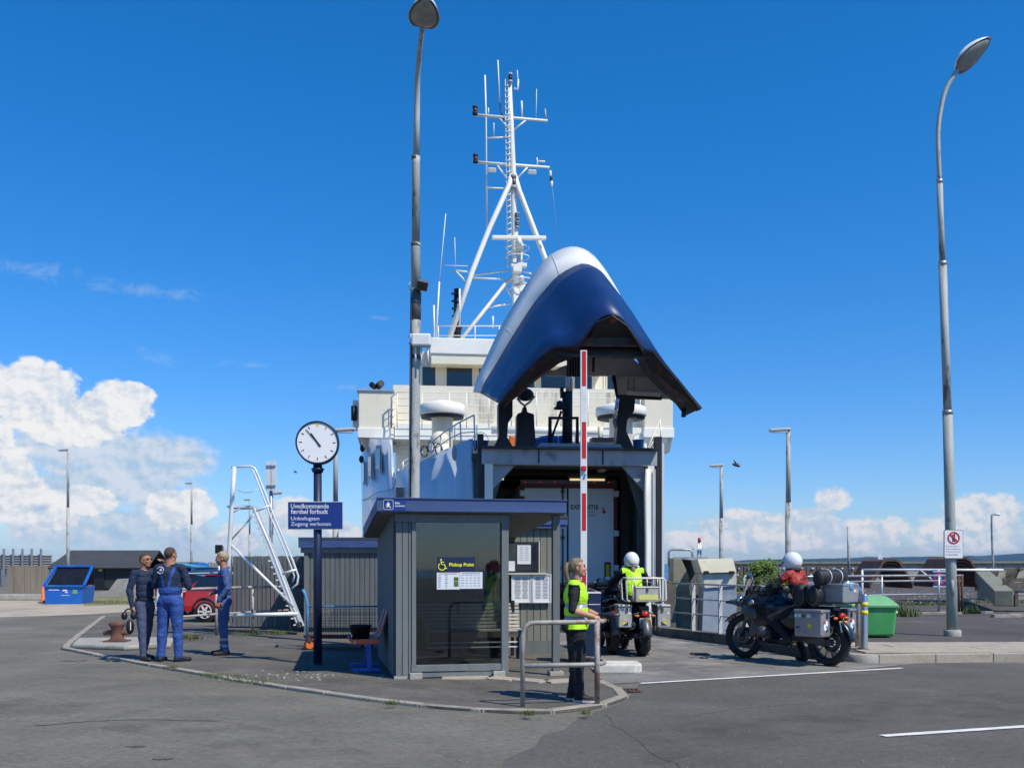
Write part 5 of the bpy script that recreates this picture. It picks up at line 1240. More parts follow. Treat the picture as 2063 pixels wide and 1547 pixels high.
# back wall = ticket kiosk beyond
KY = 3.25
kz = 2.32
kx1 = SP(1108,1200,KY).x+.06
kk = thing('ticket_kiosk', 'grey boarded ticket kiosk with blue fascia behind the shelter', 'kiosk', SM@Vector((0,KY,0)), SR)
KM = ROOTM[kk.name]
def KP(px, py, y=0.): return SP(px, py, KY+y)-Vector((0,KY,0))
nk = 25; x0k = .06; 
for k in range(nk):
    a = x0k+(kx1-x0k)*k/nk; b = x0k+(kx1-x0k)*(k+1)/nk
    part('plank', MB().box(((a+b)/2, 0, kz/2), (b-a-.01,.03,kz)), m['olivewood'], kk, bevel=.003)
part('wall_core', MB().box(((x0k+kx1)/2,.7,kz/2), (kx1-x0k,1.32,kz)), m['greywood'], kk)
part('fascia', MB().box(((x0k+kx1)/2+.1,-.12,KP(1110,1049).z), (kx1-x0k+.25,.04,.15)), m['fascia'], kk, bevel=.004)
part('fascia', MB().box(((x0k+kx1)/2+.1,-.10,KP(1110,1060).z), (kx1-x0k+.2,.03,.08)), m['fascia'], kk, bevel=.004)
part('roof_deck', MB().box(((x0k+kx1)/2+.1,.7,KP(1110,1042).z), (kx1-x0k+.25,1.7,.05)), m['roofdark'], kk)
part('base_board', MB().box(((x0k+kx1)/2,-.02,.12), (kx1-x0k,.03,.24)), m['greywood'], kk)
a, b = KP(1024,1150,-.03), KP(1082,1095,-.03)
wf = part('ticket_window', MB().box(((a.x+b.x)/2,-.03,(a.z+b.z)/2), (b.x-a.x+.06,.05,b.z-a.z+.06)), m['black'], kk)
part('window_pane', MB().box(((a.x+b.x)/2,-.058,(a.z+b.z)/2), (b.x-a.x,.01,b.z-a.z)), m['winglass'], wf)
part('window_sill', MB().box(((a.x+b.x)/2+.05,-.07,a.z-.045), (b.x-a.x+.2,.14,.03)), m['woodlight'], wf)
part('window_trim', MB().box((b.x+.03,-.06,(a.z+b.z)/2), (.02,.03,b.z-a.z+.08)), m['woodlight'], wf)
def notice(px0, px1, py0, py1, y, name, frame, par, lines=11):
    a, b = KP(px0,py1,y), KP(px1,py0,y); W_, H_ = b.x-a.x, b.z-a.z
    n = part(name, MB().box(((a.x+b.x)/2,y,(a.z+b.z)/2), (W_,.02,H_)), m['poster'], par)
    ink = MB()
    for r_ in range(lines):
        for c_ in range(2): ink.box((a.x+W_*(.3+.4*c_), y-.012, b.z-H_*(.1+.8*r_/lines)), (W_*random.uniform(.22,.34),.001,H_*.018))
    part('fine_print', ink, m['inkgrey'], n, kind='stuff')
    if frame:
        part('board_frame', MB().box((a.x,y-.01,(a.z+b.z)/2), (.02,.03,H_+.02)).box((b.x,y-.01,(a.z+b.z)/2), (.02,.03,H_+.02)).box(((a.x+b.x)/2,y-.01,a.z), (W_,.03,.02)).box(((a.x+b.x)/2,y-.01,b.z), (W_,.03,.02)), m['alu'], n)
    return n
notice(1042,1069,1098,1136,-.075,'window_notice', False, wf, 8)
notice(1024,1037,1130,1150,-.075,'window_notice', False, wf, 0)
notice(1031,1069,1158,1213,-.07,'notice_board', True, kk, 16)
notice(1073,1109,1157,1213,-.07,'notice_board', True, kk, 16)
# bench in the shelter
bn = thing('bench', 'pale slatted timber bench inside the shelter below the notice boards', 'bench', SM@Vector((1.3,2.75,0)), SR)
BM = ROOTM[bn.name]; bl = kx1-.35
def BP(px, py): p = SP(px, py, 2.85); return p.z
for k in range(7):
    z = BP(1080,1217+k*7.2); part('back_slat', MB().box((-.05, .22-k*.01, z), (2.2,.025,.042)), m['woodlight'], bn, bevel=.004)
for k in range(4): part('seat_slat', MB().box((-.05, .12-k*.11, .47), (2.2,.08,.025)), m['woodlight'], bn, bevel=.004)
part('apron', MB().box((-.05,-.24,.41), (2.2,.03,.10)), m['timber'], bn)
for x in (-1.0, 0, .95):
    part('leg', MB().beam((x,.26,.0), (x,.2,.95), .05,.05), m['black'], bn); part('leg', MB().beam((x,-.2,0), (x,-.2,.42), .05,.05), m['black'], bn)
    part('rail', MB().box((x,.0,.2), (.04,.45,.04)), m['black'], bn)
for z in (.28,.2): part('stretcher', MB().box((-.05,-.22,z), (2.0,.02,.02)), m['alu'], bn)
c = SP(983,1130,KY-.16)
rb = thing('litter_box', 'dark red litter box hung on the back wall behind the shelter glass', 'litter box', SM@Vector((c.x,KY-.03,c.z)), SR)
part('box_body', MB().prism([Vector((-.2,-.2,.17)), Vector((.2,-.2,.17)), Vector((.17,-.2,-.17)), Vector((-.16,-.2,-.17))], (0,.17,0)), m['red'], rb, bevel=.01)
part('lid', MB().box((0,-.11,.19), (.46,.24,.04)), m['red'], rb, bevel=.01)
gb = SP(840,1290,.6)
g_ = thing('waste_bag', 'lime green bag standing just inside the shelter glass at lower left', 'bag', SM@Vector((gb.x+.03,.5,0)), SR)
part('bag_body', MB().loft([[Vector((math.cos(a)*r_*.13,math.sin(a)*r_*.10,z)) for a in [k*PI/8 for k in range(16)]] for r_, z in [(.8,.36),(1,.4),(1.05,.55),(.9,.72),(.4,.80),(.15,.86)]], closed=True, caps=True), m['limegreen'], g_)
part('stand', MB().cyl((0,0,0),(0,0,.4),.02).cyl((0,0,0),(0,0,.02),.12), m['black'], g_)
# red and orange seat bench at the left side of the shelter
sb = thing('seat_bench', 'bench of red plastic shell seats on a blue steel frame', 'bench', G(738,1352,.03), R(11.5))
BS = 14.55/F
for x in (-.30, ):
    part('foot', MB().box((.0,0,.025), (.42,.05,.05)), m['frameblue'], sb, bevel=.005)
    part('leg', MB().box((.04,0,.22), (.06,.05,.36)), m['frameblue'], sb)
    part('foot', MB().box((.0,.75,.025), (.42,.05,.05)), m['frameblue'], sb); part('leg', MB().box((.04,.75,.22), (.06,.05,.36)), m['frameblue'], sb)
part('beam', MB().box((.03,.37,.40), (.08,.95,.05)), m['frameblue'], sb)
part('seat_edge', MB().box((-.02,-.10,.445), (.42,.05,.075)), m['chairorange'], sb, bevel=.012)
part('bolt', MB().cyl((-.17,-.13,.44),(-.17,-.12,.44),.012), m['alu'], sb)
for y0 in (.12,.62):
    rows = []
    for i, (x, z) in enumerate([(-.25,.47),(-.22,.445),(.0,.44),(.13,.45),(.20,.52),(.24,.68),(.30,.86),(.32,.90)]):
        wd = .22 if i < 6 else .17; rows.append([Vector((x+.02*abs(q)**2, y0+q*wd, z+.03*abs(q)**2)) for q in (-1,-.6,0,.6,1)])
    part('seat_shell', MB().loft(rows), m['chairred'], sb, solid=.018)
bt = thing('bucket', 'black plastic bucket standing on the orange-edged seat bench', 'bucket', ROOTM[sb.name]@Vector((-.08,.12,.455)), 0)
part('bucket_body', MB().lathe([(0,0),(.125,0),(.16,.22),(.17,.22),(.17,.205),(.155,.205),(.12,.02),(0,.02)], n=24), m['black'], bt)
part('sticker', MB().box((-.115,-.09,.07), (.02,.01,.04), (0,0,-.9)), m['white'], bt)

# ------------------------------------------------------------- railing hoop in front
RL = .03
h0, h1 = G(1053,1423,RL), G(1203,1419,RL)
hr = thing('hoop_railing', 'worn steel hoop railing with rounded end in front of the kerb', 'railing', h0)
zt_, zm_ = CH+(HY-1254)*h0.y/F, CH+(HY-1341)*h0.y/F
def hoop(z, r, start_post=True):
    pts = []; d = (h1-h0).normalized(); n = Vector((-d.y,d.x,0)); rad = .42
    e = h1+d*-.12
    for k in range(13): a = -PI/2+PI*k/12; pts.append(e+d*(rad*.72*math.cos(a))+n*(rad+rad*math.sin(a))+Vector((0,0,z-RL)))
    far = e+n*2*rad+d*.04
    return pts, far
pts, far = hoop(zt_, .03)
first = [h0, h0+Vector((0,0,zt_-RL-.14)), h0+Vector((.02,0,zt_-RL-.06)), h0+Vector((.08,0,zt_-RL-.005)), h0+Vector((.15,0.002,zt_-RL))]
part('top_rail', MB().tube(first+pts+[far+Vector((0,0,zt_-RL))], .027, 12), m['galvrust'] if 'galvrust' in m else m['galv'], hr, world=True)
p2, far = hoop(zm_, .03)
part('mid_rail', MB().tube([h0+Vector((0,0,zm_-RL))]+p2+[far+Vector((0,0,zm_-RL))], .027, 12), m['galvrust'] if 'galvrust' in m else m['galv'], hr, world=True)
part('post', MB().cyl(h1, h1+Vector((0,0,zt_-RL)), .03, n=12), m['galvrust'] if 'galvrust' in m else m['galv'], hr, world=True)
part('post', MB().cyl(far, far+Vector((0,0,zt_-RL)), .03, n=12), m['galvrust'] if 'galvrust' in m else m['galv'], hr, world=True)

# ------------------------------------------------------------- barrier
bp = Vector(((1187-CX)*15.9/F, 15.9, .03)); bsx = 15.9/F
ba = thing('barrier_gate', 'raised red and white barrier arm on a dark blue cabinet', 'barrier', bp)
cab = part('cabinet', MB().box((0,.0,(CH+(HY-1191)*bsx-.06)/2), (43*bsx,.34,CH+(HY-1191)*bsx-.06)), m['postblue'], ba, bevel=.015)
ct = CH+(HY-1191)*bsx-.06
part('cabinet_lid', MB().box((0,0,ct+.012), (44*bsx,.36,.02)), m['alu'], cab); part('trim', MB().box((0,-.175,ct-.17), (41*bsx,.01,.012)), m['alu'], cab)
bx = (1173.5-1187)*bsx; z1 = CH+(HY-709)*bsx-.06
bm2 = part('boom', MB().box((bx,-.25,(ct-.35+z1)/2), (13*bsx,.05,z1-ct+.35)), m['white'], ba, bevel=.006)
for (y0, y1) in [(711,780),(851,923),(992,1066),(1137,1190)]:
    a, b = CH+(HY-y1)*bsx-.06, CH+(HY-y0)*bsx-.06; part('red_stripe', MB().box((bx+.005,-.277,(a+b)/2), (8*bsx,.003,b-a)), m['red'], bm2)
lz = CH+(HY-943)*bsx-.06
part('boom_lamp', MB().box((bx,-.30,lz), (.075,.05,.07)), m['red'], bm2, bevel=.008)
part('pivot', MB().cyl((bx,-.24,ct-.3),(bx,-.15,ct-.3),.07), m['alu'], ba)
part('arrow_sticker', MB().box((bx+.01,-.277,lz-.13), (.03,.003,.09), (0,.3,0)), m['bucketblue'], bm2)
cb_ = thing('concrete_block', 'low white painted concrete block at the foot of the barrier', 'concrete block', G(1248,1358))
mbk = MB()
o_ = [(-.33,.0),(.22,.0),(.30,.03),(.34,.12),(.34,.55),(-.33,.55)]
mbk.prism([Vector((x,y,0)) for x, y in o_], (0,0,.15))
part('block', mbk, m['concrete_white'], cb_, bevel=.03)

# ------------------------------------------------------------- things on the right pavement
sbp = G(1741,1308,QZ)
sl_ = thing('bollard', 'polished steel bollard with two yellow bands on the right kerb', 'bollard', sbp)
bh = (1308-1197)*sbp.y/F
part('bollard_body', MB().lathe([(0,bh),(.058,bh),(.062,bh-.01),(.062,0)], n=28), m['steel'], sl_)
for z in (.86,.71): part('yellow_band', MB().lathe([(.062,bh*z),(.0645,bh*z),(.0645,bh*z-.075),(.062,bh*z-.075)], n=28), m['yellow'], sl_)
part('base_plate', MB().lathe([(.062,.015),(.12,.012),(.12,0)], n=24), m['rust_patch'], sl_)
hp2 = thing('hoop_barrier', 'galvanised tubular hoop behind the loaded motorcycle', 'railing', G(1728,1304,QZ))
q0 = G(1728,1304,QZ)
zt2 = CH+(HY-1176)*q0.y/F
part('hoop', MB().tube([q0, Vector((q0.x,q0.y,zt2-.12)), Vector((q0.x-.03,q0.y,zt2-.03)), Vector((q0.x-.12,q0.y,zt2)), Vector((q0.x-.9,q0.y+.1,zt2)), Vector((q0.x-1.0,q0.y+.1,zt2-.1)), Vector((q0.x-1.0,q0.y+.1,QZ))], .045, 10), m['galv'], hp2, world=True)
gbp = G(1752,1280,QZ); gs = gbp.y/F
gn = thing('skip_bin', 'green rounded waste container with pale green lid on the quay', 'waste container', G(1745,1281,QZ), R(-4))
gw, gh = 92*gs, 1.0
prof = [(-.42,.06),(-.46,.02),(.40,.02),(.45,.06)]
sec = []
for z, s in [(.03,.86),(.06,.92),(.35,.96),(.62,1.0)]:
    sec.append([Vector((x*gw*.5*s, y*.55*s, z)) for x, y in [(-1,-.85),(-.9,-1),(.9,-1),(1,-.85),(1,.85),(.9,1),(-.9,1),(-1,.85)]])
part('container_body', MB().loft(sec, closed=True, caps=True, smooth=False), m['bingreen'], gn, bevel=.03)
sec = [[Vector((x*gw*.5*s, y*.57*s, z)) for x, y in [(-1,-.85),(-.92,-1),(.92,-1),(1,-.85),(1,.85),(.92,1),(-.92,1),(-1,.85)]] for z, s in [(.60,1.04),(.66,1.05),(.80,.72),(.83,.6)]]
part('lid', MB().loft(sec, closed=True, caps=True, smooth=False), m['lidgreen'], gn, bevel=.015)
for x in (-1,1): part('trunnion', MB().cyl((x*gw*.5,-.3,.5),(x*gw*.56,-.3,.5),.03), m['alu'], gn)

# railing lines -------------------------------------------------
def railing(label, pts, h, mids, every, zb, mt='galv', r=.028, flat=False, group=None, extra_posts=()):
    """pts: ground points; rails follow them, posts every n metres"""
    t = thing('railing', label, 'railing', pts[0], group=group)
    P_ = [Vector((p[0],p[1],zb)) for p in pts]
    part('top_rail', MB().tube([p+Vector((0,0,h)) for p in P_], r, 8), m[mt], t, world=True)
    for k in mids: part('mid_rail', MB().tube([p+Vector((0,0,h*k)) for p in P_], r*.8, 8), m[mt], t, world=True)
    for p in resample(P_, every): 
        if flat: part('post', MB().beam(p, p+Vector((0,0,h)), .03, .09, up=(1,.6,0)), m[mt], t, world=True)
        else: part('post', MB().cyl(p, p+Vector((0,0,h)), r, n=8), m[mt], t, world=True)
    return t
railing('white flat-post railing on the low wall beside the ferry ramp', [Vector((5.0,17.2,0)),Vector((4.42,19.5,0)),Vector((3.5,21.7,0))],   .98, (.36,.68), .98, .2, 'galvpale', .020, flat=True)
railing('rusty tubular railing behind the three workers', [G(365,1290,.03)+Vector((0,0,0)),G(430,1283,.03),G(520,1275,.03),G(622,1268,.03)], 1.02, (.45,), 1.12, .06, 'pinkrust' if 'pinkrust' in m else 'galv', .03)
railing('worn tubular railing along the quay edge by the green container', [P(1600,1200,26.5),P(1690,1200,28.2),P(1828,1200,29.6),P(1940,1200,29.8)], 1.12, (.5,.86), 2.1, QZ, 'galv', .035)
railing('white painted top railing carrying the pedestrian sign', [P(1737,1200,33.5),P(1826,1200,33.2),P(1905,1200,32.8),P(2022,1200,32.0)], 1.27, (), 2.4, QZ, 'alu', .04)
t = thing('rail_post', 'brown steel post pair behind the right street lamp', 'post', (G(1935,1235,QZ)))
for dx in (0,.09): part('post', MB().cyl(G(1932,1236,QZ)+Vector((dx,0,0)), G(1932,1236,QZ)+Vector((dx,0,1.13)), .035), m['rust_patch'], t, world=True)
t = thing('prohibition_sign', 'dark blue no pedestrians sign hung on the white railing', 'sign', tuple(P(1893,1166,32.7)))
s_ = 32.7/F
part('sign_plate', MB().box((0,0,0), (25*s_,.02,29*s_)), m['signblue'], t)
part('bar', MB().box((0,-.005,15*s_), (27*s_,.03,.03)).box((0,-.005,-15*s_), (27*s_,.03,.03)), m['alu'], t)
part('red_ring', ringflat(9.2*s_, 12*s_, -.013), m['red'], t)
part('pedestrian_symbol', MB().ell((0,-.014,.12), (.03,.003,.035)).box((0,-.014,.03), (.05,.003,.11)).box((.03,-.014,-.07), (.03,.003,.13), (0,-.3,0)).box((-.03,-.014,-.07), (.03,.003,.13), (0,.3,0)).box((.03,-.014,.04), (.08,.003,.022), (0,.5,0)), m['signwhite'], t)
part('stay', MB().cyl((-.02,.02,-.2),(-.6,.1,.3),.025), m['alu'], t); part('stay', MB().cyl((.02,.02,-.2),(.5,.1,.2),.025), m['alu'], t)
# concrete dolphin and steel cabinets between ramp and quay
dn = thing('mooring_dolphin', 'mossy concrete and steel mooring structure beside the ferry bow', 'mooring structure', (4.6,27,-1))
def dp(name, poly, D, th, mt): part(name, MB().prism([P(px,py,D) for px,py in poly], (0,th,0)), m[mt], dn, world=True, bevel=.02)
dp('pier', [(1356,1124),(1372,1124),(1388,1160),(1394,1290),(1352,1290),(1356,1170)], 26, .8, 'timbergreen')
dp('pier', [(1372,1126),(1400,1128),(1416,1160),(1410,1290),(1384,1290)], 26.8, .8, 'concrete_dark')
dp('pier', [(1340,1168),(1362,1172),(1362,1290),(1336,1290)], 25.6, .6, 'concrete_dark')
part('cap_plate', MB().box(P(1390,1124,26.6), (.8,.8,.05)), m['galv'], dn, world=True)
part('hoop', MB().tube([P(1347,1140,26),P(1347,1112,26),P(1352,1107,26),P(1390,1107,26),P(1395,1112,26),P(1395,1122,26)], .03, 6), m['galv'], dn, world=True)
dp('quay_wall', [(1378,1190),(1640,1196),(1660,1310),(1378,1300)], 27.5, .4, 'concrete_dark')
cbn = thing('steel_cabinet', 'slant-topped pale green steel cabinet with rust stains', 'cabinet', tuple(P(1440,1200,25.5)))
part('slant_lid', MB().prism([P(1405,1126,25.3),P(1476,1124,25.3),P(1484,1152,25.0),P(1414,1154,25.0)], (0,1.0,-.02)), m['timbergreenlight'] if 'timbergreenlight' in m else m['woodlight'], cbn, world=True, bevel=.01)
part('cabinet_body', MB().prism([P(1414,1156,25.1),P(1484,1154,25.1),P(1484,1180,25.1),P(1420,1185,25.1)], (0,.9,0)), m['concrete_white'], cbn, world=True, bevel=.01)
part('cabinet_body', MB().prism([P(1418,1182,25.15),P(1484,1180,25.15),P(1484,1290,25.15),P(1414,1290,25.15)], (0,.7,0)), m['shipgrey'], cbn, world=True)
for px in (1423,1474): part('hinge', MB().box(P(px,1153,24.98), (.12,.08,.08)), m['black'], cbn, world=True)
t = thing('rack', 'small white metal rack behind the white railing', 'rack', tuple(P(1508,1180,27))); part('hoop', MB().tube([P(1499,1200,27),P(1499,1164,27),P(1502,1160,27),P(1515,1160,27),P(1517,1165,27),P(1517,1200,27)], .03, 6), m['white'], t, world=True)
part('bar', MB().cyl(P(1499,1172,27),P(1517,1172,27),.02), m['galv'], t, world=True)
# sailboat, birds
t = thing('sailboat', 'tiny white sailboat on the sea left of the right lamp', 'sailboat', P(1773,1128,900)-Vector((0,0,2)))
part('hull', MB().prism([Vector((-3,0,1.2)),Vector((-2.2,0,.2)),Vector((2.4,0,.2)),Vector((3.4,0,1.2))], (0,1.2,0)), m['white'], t)
part('sail', MB().prism([Vector((-2.0,.5,2)),Vector((.4,.5,2)),Vector((.4,.5,10))], (0,.05,0)), m['white'], t); part('sail', MB().prism([Vector((.7,.5,2)),Vector((3,.5,2)),Vector((.7,.5,9))], (0,.05,0)), m['white'], t)
def bird(label, px, py, D, s):
    t = thing('bird', label, 'bird', tuple(P(px,py,D)))
    part('body', MB().ell((0,0,0), (.22*s,.07*s,.07*s), (0,.3,0)), m['black'], t)
    part('wing', MB().prism([Vector((-.05*s,0,.02)),Vector((.1*s,0,.02)),Vector((-.16*s,-.1*s,.30*s))], (0,.015,0)), m['black'], t); part('wing', MB().prism([Vector((-.05*s,0,.02)),Vector((.12*s,0,.02)),Vector((.22*s,.1*s,.12*s))], (0,.015,0)), m['black'], t)
bird('dark bird flying right of the ferry', 1483,937,40,.8); bird('tiny dark bird flying just left of the clock post', 595,951,40,.35)
# ------------------------------------------------------------- bollard, steps, fence, hut, trolley (left)
bb = G(236,1292,.12)
cs_ = thing('concrete_plinth', 'cracked concrete plinth under the rusty mooring bollard', 'plinth', G(225,1306,.03))
part('plinth_slab', MB().prism([G(145,1306,.03),G(250,1310,.03),G(345,1305,.03),G(350,1293,.03),G(300,1291,.03),G(158,1293,.03)], (0,0,.09)), m['concrete'], cs_, world=True, bevel=.03)
mo = thing('mooring_bollard', 'rusty cast iron mooring bollard left of the workers', 'bollard', bb)
part('bollard_column', MB().lathe([(.20,0),(.20,.04),(.15,.07),(.13,.18),(.13,.30),(.17,.36),(.19,.40),(.17,.44),(.0,.46)], n=20), m['rust'], mo)
part('horn', MB().tube([Vector((-.30,0,.19)),Vector((-.15,0,.21)),Vector((.15,0,.21)),Vector((.28,0,.19))], [.05,.06,.06,.045], 10), m['rust'], mo)
part('base_flange', MB().box((0,0,.015), (.5,.4,.04)), m['rust'], mo, bevel=.01)
mo.scale = (.84,)*3
stp = thing('boarding_steps', 'white aluminium mobile boarding steps standing at the plank fence', 'steps', G(530,1276,.0))
SD = 22.0
def stt(name, pts, r, par=None, D=SD, n=8, mt='alu'): return part(name, MB().tube([P(px,py,D+dd) if True else 0 for px,py,dd in [(q+(0,))[:3] for q in pts]], r, n), m[mt], par or stp, world=True)
for dd in (0,.7):
    stt('upright', [(472,940,dd),(468,1000,dd),(462,1110,dd),(455,1240,dd)], .05)
    stt('handrail', smooth_line_px if False else [(466,941,dd),(505,939,dd),(513,943,dd),(519,955,dd),(556,1050,dd),(590,1130,dd),(601,1160,dd),(599,1176,dd),(588,1185,dd)], .024)
    stt('inner_handrail', [(506,944,dd),(512,952,dd),(545,1040,dd),(584,1135,dd),(593,1160,dd),(590,1172,dd)], .018)
    stt('stringer', [(512,1024,dd),(545,1100,dd),(590,1220,dd),(606,1262,dd)], .03); part('stringer_plate', MB().beam(P(514,1026,SD+dd), P(607,1262,SD+dd), .03, .15), m['alu'], stp, world=True)
    stt('brace', [(512,1036,dd),(465,1088,dd)], .022); stt('brace', [(466,1098,dd),(592,1222,dd)], .035); stt('brace', [(490,1020,dd),(466,1034,dd)], .018)
    stt('base_rail', [(452,1240,dd),(600,1236,dd)], .045)
for k in range(18):
    px, py = 520+k*5.1, 1036+k*12.9
    part('tread', MB().beam(P(px-8,py+3,SD), P(px-8,py+3,SD+.7), .16, .03), m['alu'], stp, world=True)
part('platform', MB().box(P(489,1022,SD+.35), (.5,.75,.05)), m['alu'], stp, world=True)
stt('cross_rail', [(514,1030,0),(545,1018,0)], .025); stt('cross_rail', [(570,1155,0),(598,1147,0)], .03)
stt('chain', [(474,985,0),(490,992,0),(505,992,0),(522,983,0)], .008, n=5)
for dd in (0,.7): part('castor', MB().cyl(P(603,1258,SD+dd-.03), P(603,1258,SD+dd+.03), .07), m['tyre'], stp, world=True)
pf = thing('plank_fence', 'long grey vertical plank fence with uneven gaps left of the hut', 'fence', (-6.6,24.4,0))
x0, x1 = P(461,1200,24.4).x, P(622,1200,24.0).x; n_ = 19
for k in range(n_):
    x = x0+(x1-x0)*(k+.5)/n_; part('plank', MB().box((x,24.4-.4*k/n_,.93+random.uniform(-.008,.008)), ((x1-x0)/n_-random.choice([.012,.012,.02,.045]),.03,1.72), (0,random.uniform(-.003,.003),0)), m['greywood'], pf, world=True)
for z in (.4,1.5): part('rail', MB().beam((x0,24.45,z),(x1,24.05,z),.05,.08), m['greywood'], pf, world=True)
hD_ = 22.9
hu = thing('grey_hut', 'grey boarded hut with dark blue fascia behind the clock post', 'hut', (P(615,1200,hD_).x, hD_, 0))
hx0, hx1 = P(615,1200,hD_).x, P(775,1200,hD_).x; htop = P(615,1105,hD_).z
n_ = 16
for k in range(n_):
    x = hx0+(hx1-hx0)*(k+.5)/n_; part('plank', MB().box((x,hD_,(htop+.1)/2+.03), ((hx1-hx0)/n_-.012,.03,htop-.12)), m['greywood'], hu, world=True, bevel=.003)
part('wall_core', MB().box(((hx0+hx1)/2,hD_+1.05,htop/2), (hx1-hx0-.02,2.0,htop-.02)), m['greywood'], hu, world=True)
part('corner_trim', MB().box((hx0+.03,hD_-.02,htop/2), (.1,.05,htop)), m['greywood_light'], hu, world=True)
part('frieze', MB().box(((hx0+hx1)/2-.03,hD_-.05,htop-.03), (hx1-hx0+.12,.06,.14)), m['greywood_light'], hu, world=True)
part('fascia', MB().box(((hx0+hx1)/2-.03,hD_-.12,htop+.14), (hx1-hx0+.2,.05,.24)), m['fascia'], hu, world=True, bevel=.005)
part('roof_deck', MB().box(((hx0+hx1)/2-.03,hD_+1.05,htop+.22), (hx1-hx0+.2,2.4,.05)), m['roofdark'], hu, world=True)
# trolley
tl = thing('luggage_trolley', 'blue framed wire mesh trolley with orange wheels beside the clock post', 'trolley', G(620,1311,.03))
TD = 18.2
def tt(name, pts, r, mt='trolleyblue', par=None, n=7): return part(name, MB().tube([P(px,py,TD+dd) for px,py,dd in pts], r, n), m[mt], par or tl, world=True)
for dd in (0,.62):
    tt('handle', [(619,1300,dd),(619,1215,dd),(614,1195,dd),(610,1188,dd)], .028)
    tt('top_rail', [(619,1221,dd),(760,1221,dd)], .015); tt('base_rail', [(612,1281,dd),(765,1281,dd)], .026, 'rust')
tt('handle_bar', [(611,1189,0),(611,1189,.62)], .026)
for zpy in (1222,1236,1250,1264,1278): tt('mesh_rail', [(620,zpy,0),(758,zpy,0)], .006, 'engine')
ms = MB()
for k in range(24): ms.cyl(P(622+k*5.8,1222,TD), P(622+k*5.8,1281,TD), .005, n=4); 
for k in range(11): ms.cyl(P(622,1222+k*5.6,TD+.62), P(758,1222+k*5.6,TD+.62), .005, n=4)
for k in range(24): ms.cyl(P(622+k*5.8,1222,TD+.62), P(622+k*5.8,1281,TD+.62), .005, n=4)
part('wire_mesh', ms, m['engine'], tl, world=True, kind='stuff')
part('load_floor', MB().box(P(690,1282,TD+.31), (1.28,.6,.03)), m['timber'], tl, world=True)
for px in (624, 740):
    for dd in (0,.6):
        w1 = part('wheel', MB().cyl(P(px,1299,TD+dd-.03), P(px,1299,TD+dd+.03), .105, n=20), m['tyre'], tl, world=True)
        part('hub', MB().cyl(P(px,1299,TD+dd-.04), P(px,1299,TD+dd+.04), .07, n=16), m['orange'], w1, world=True)
        part('fork', MB().box(P(px,1288,TD+dd), (.06,.10,.1)), m['rust'], tl, world=True)

# ------------------------------------------------------------- far left: shed, skip, panels, containers, fence
sd_ = thing('black_shed', 'low black boarded shed with dark pitched roof at the far left', 'shed', (P(190,1190,60).x,60,0))
zx = lambda px, D=60: (px-CX)*D/F
zr, ze = P(0,1112,60).z, P(0,1143,60).z
for k in range(9):
    z = .1+ (ze-.1)*(k+.5)/9; part('board', MB().box(((zx(112)+zx(292))/2,60-.01*(k%2),z), (zx(292)-zx(112),.06,(ze-.1)/9-.015)), m['blackwood'], sd_, world=True)
part('wall_core', MB().box(((zx(112)+zx(292))/2,62.6,ze/2), (zx(290)-zx(114),5.0,ze-.05)), m['blackwood'], sd_, world=True)
part('roof', MB().loft([[Vector((zx(100),59.6,ze-.05)),Vector((zx(302),59.6,ze-.05))],[Vector((zx(113),62,zr+.1)),Vector((zx(298),62,zr+.1))],[Vector((zx(113),64.5,ze)),Vector((zx(298),64.5,ze))]], smooth=False), m['roofdark'], sd_, world=True, solid=.08)
dr = part('door', MB().box((zx(203),59.93,.75), (.5,.06,1.45)), m['black'], sd_, world=True)
part('door_notice', MB().box((zx(204),59.88,1.25), (.25,.02,.2)), m['yellow'], dr, world=True)
cr = thing('concrete_ramp', 'pale concrete loading ramp in front of the black shed', 'ramp', (P(210,1200,50).x,50,0))
part('ramp_body', MB().prism([P(178,1208,48),P(300,1206,48),P(300,1166,48),P(236,1166,48),P(218,1190,48),P(178,1193,48)], (0,2.5,0)), m['concrete'], cr, world=True)
sk = thing('waste_skip', 'bright blue steel waste skip with its lid propped open', 'skip', G(129,1217), R(2))
ks = G(129,1217).y/F
part('skip_body', MB().prism([Vector((-38*ks,0,.0)),Vector((34*ks,0,0)),Vector((38*ks,0,36*ks)),Vector((-40*ks,0,36*ks))], (0,1.25,0)), m['containerblue'], sk, bevel=.02)
part('rim', MB().box((-1*ks,-.03,37*ks), (82*ks,.08,.07)), m['containerblue'], sk)
part('side_arm', MB().beam((-40*ks,0,38*ks),(-34*ks,.9,76*ks),.08,.09), m['containerblue'], sk); part('side_arm', MB().beam((40*ks,0,38*ks),(39*ks,.9,76*ks),.08,.09), m['containerblue'], sk)
part('lid_top', MB().box((2*ks,.9,77*ks), (78*ks,.12,.08)), m['containerblue'], sk)
ld = part('open_lid', MB().prism([Vector((-36*ks,.12,39*ks)),Vector((36*ks,.12,39*ks)),Vector((37*ks,.95,75*ks)),Vector((-32*ks,.95,75*ks))], (0,.05,.0)), m['navyblack'], sk)
for k in range(9): part('lid_rib', MB().beam((-30*ks+k*7.6*ks,.10,40*ks),(-27*ks+k*7.5*ks,.9,74*ks),.03,.03), m['black'], ld)
part('inner_back', MB().box((0,1.2,57*ks), (74*ks,.05,38*ks)), m['navyblack'], sk)
part('lettering', MB().box((-20*ks,-.01,29*ks), (.42,.006,.03)), m['signwhite'], sk); part('logo', MB().box((2*ks,-.01,28*ks), (.18,.01,.06)).box((5*ks,-.01,24*ks), (.1,.01,.04)), m['signwhite'], sk)
part('lettering', MB().box((3*ks,-.01,18*ks), (.30,.006,.02)), m['signwhite'], sk)
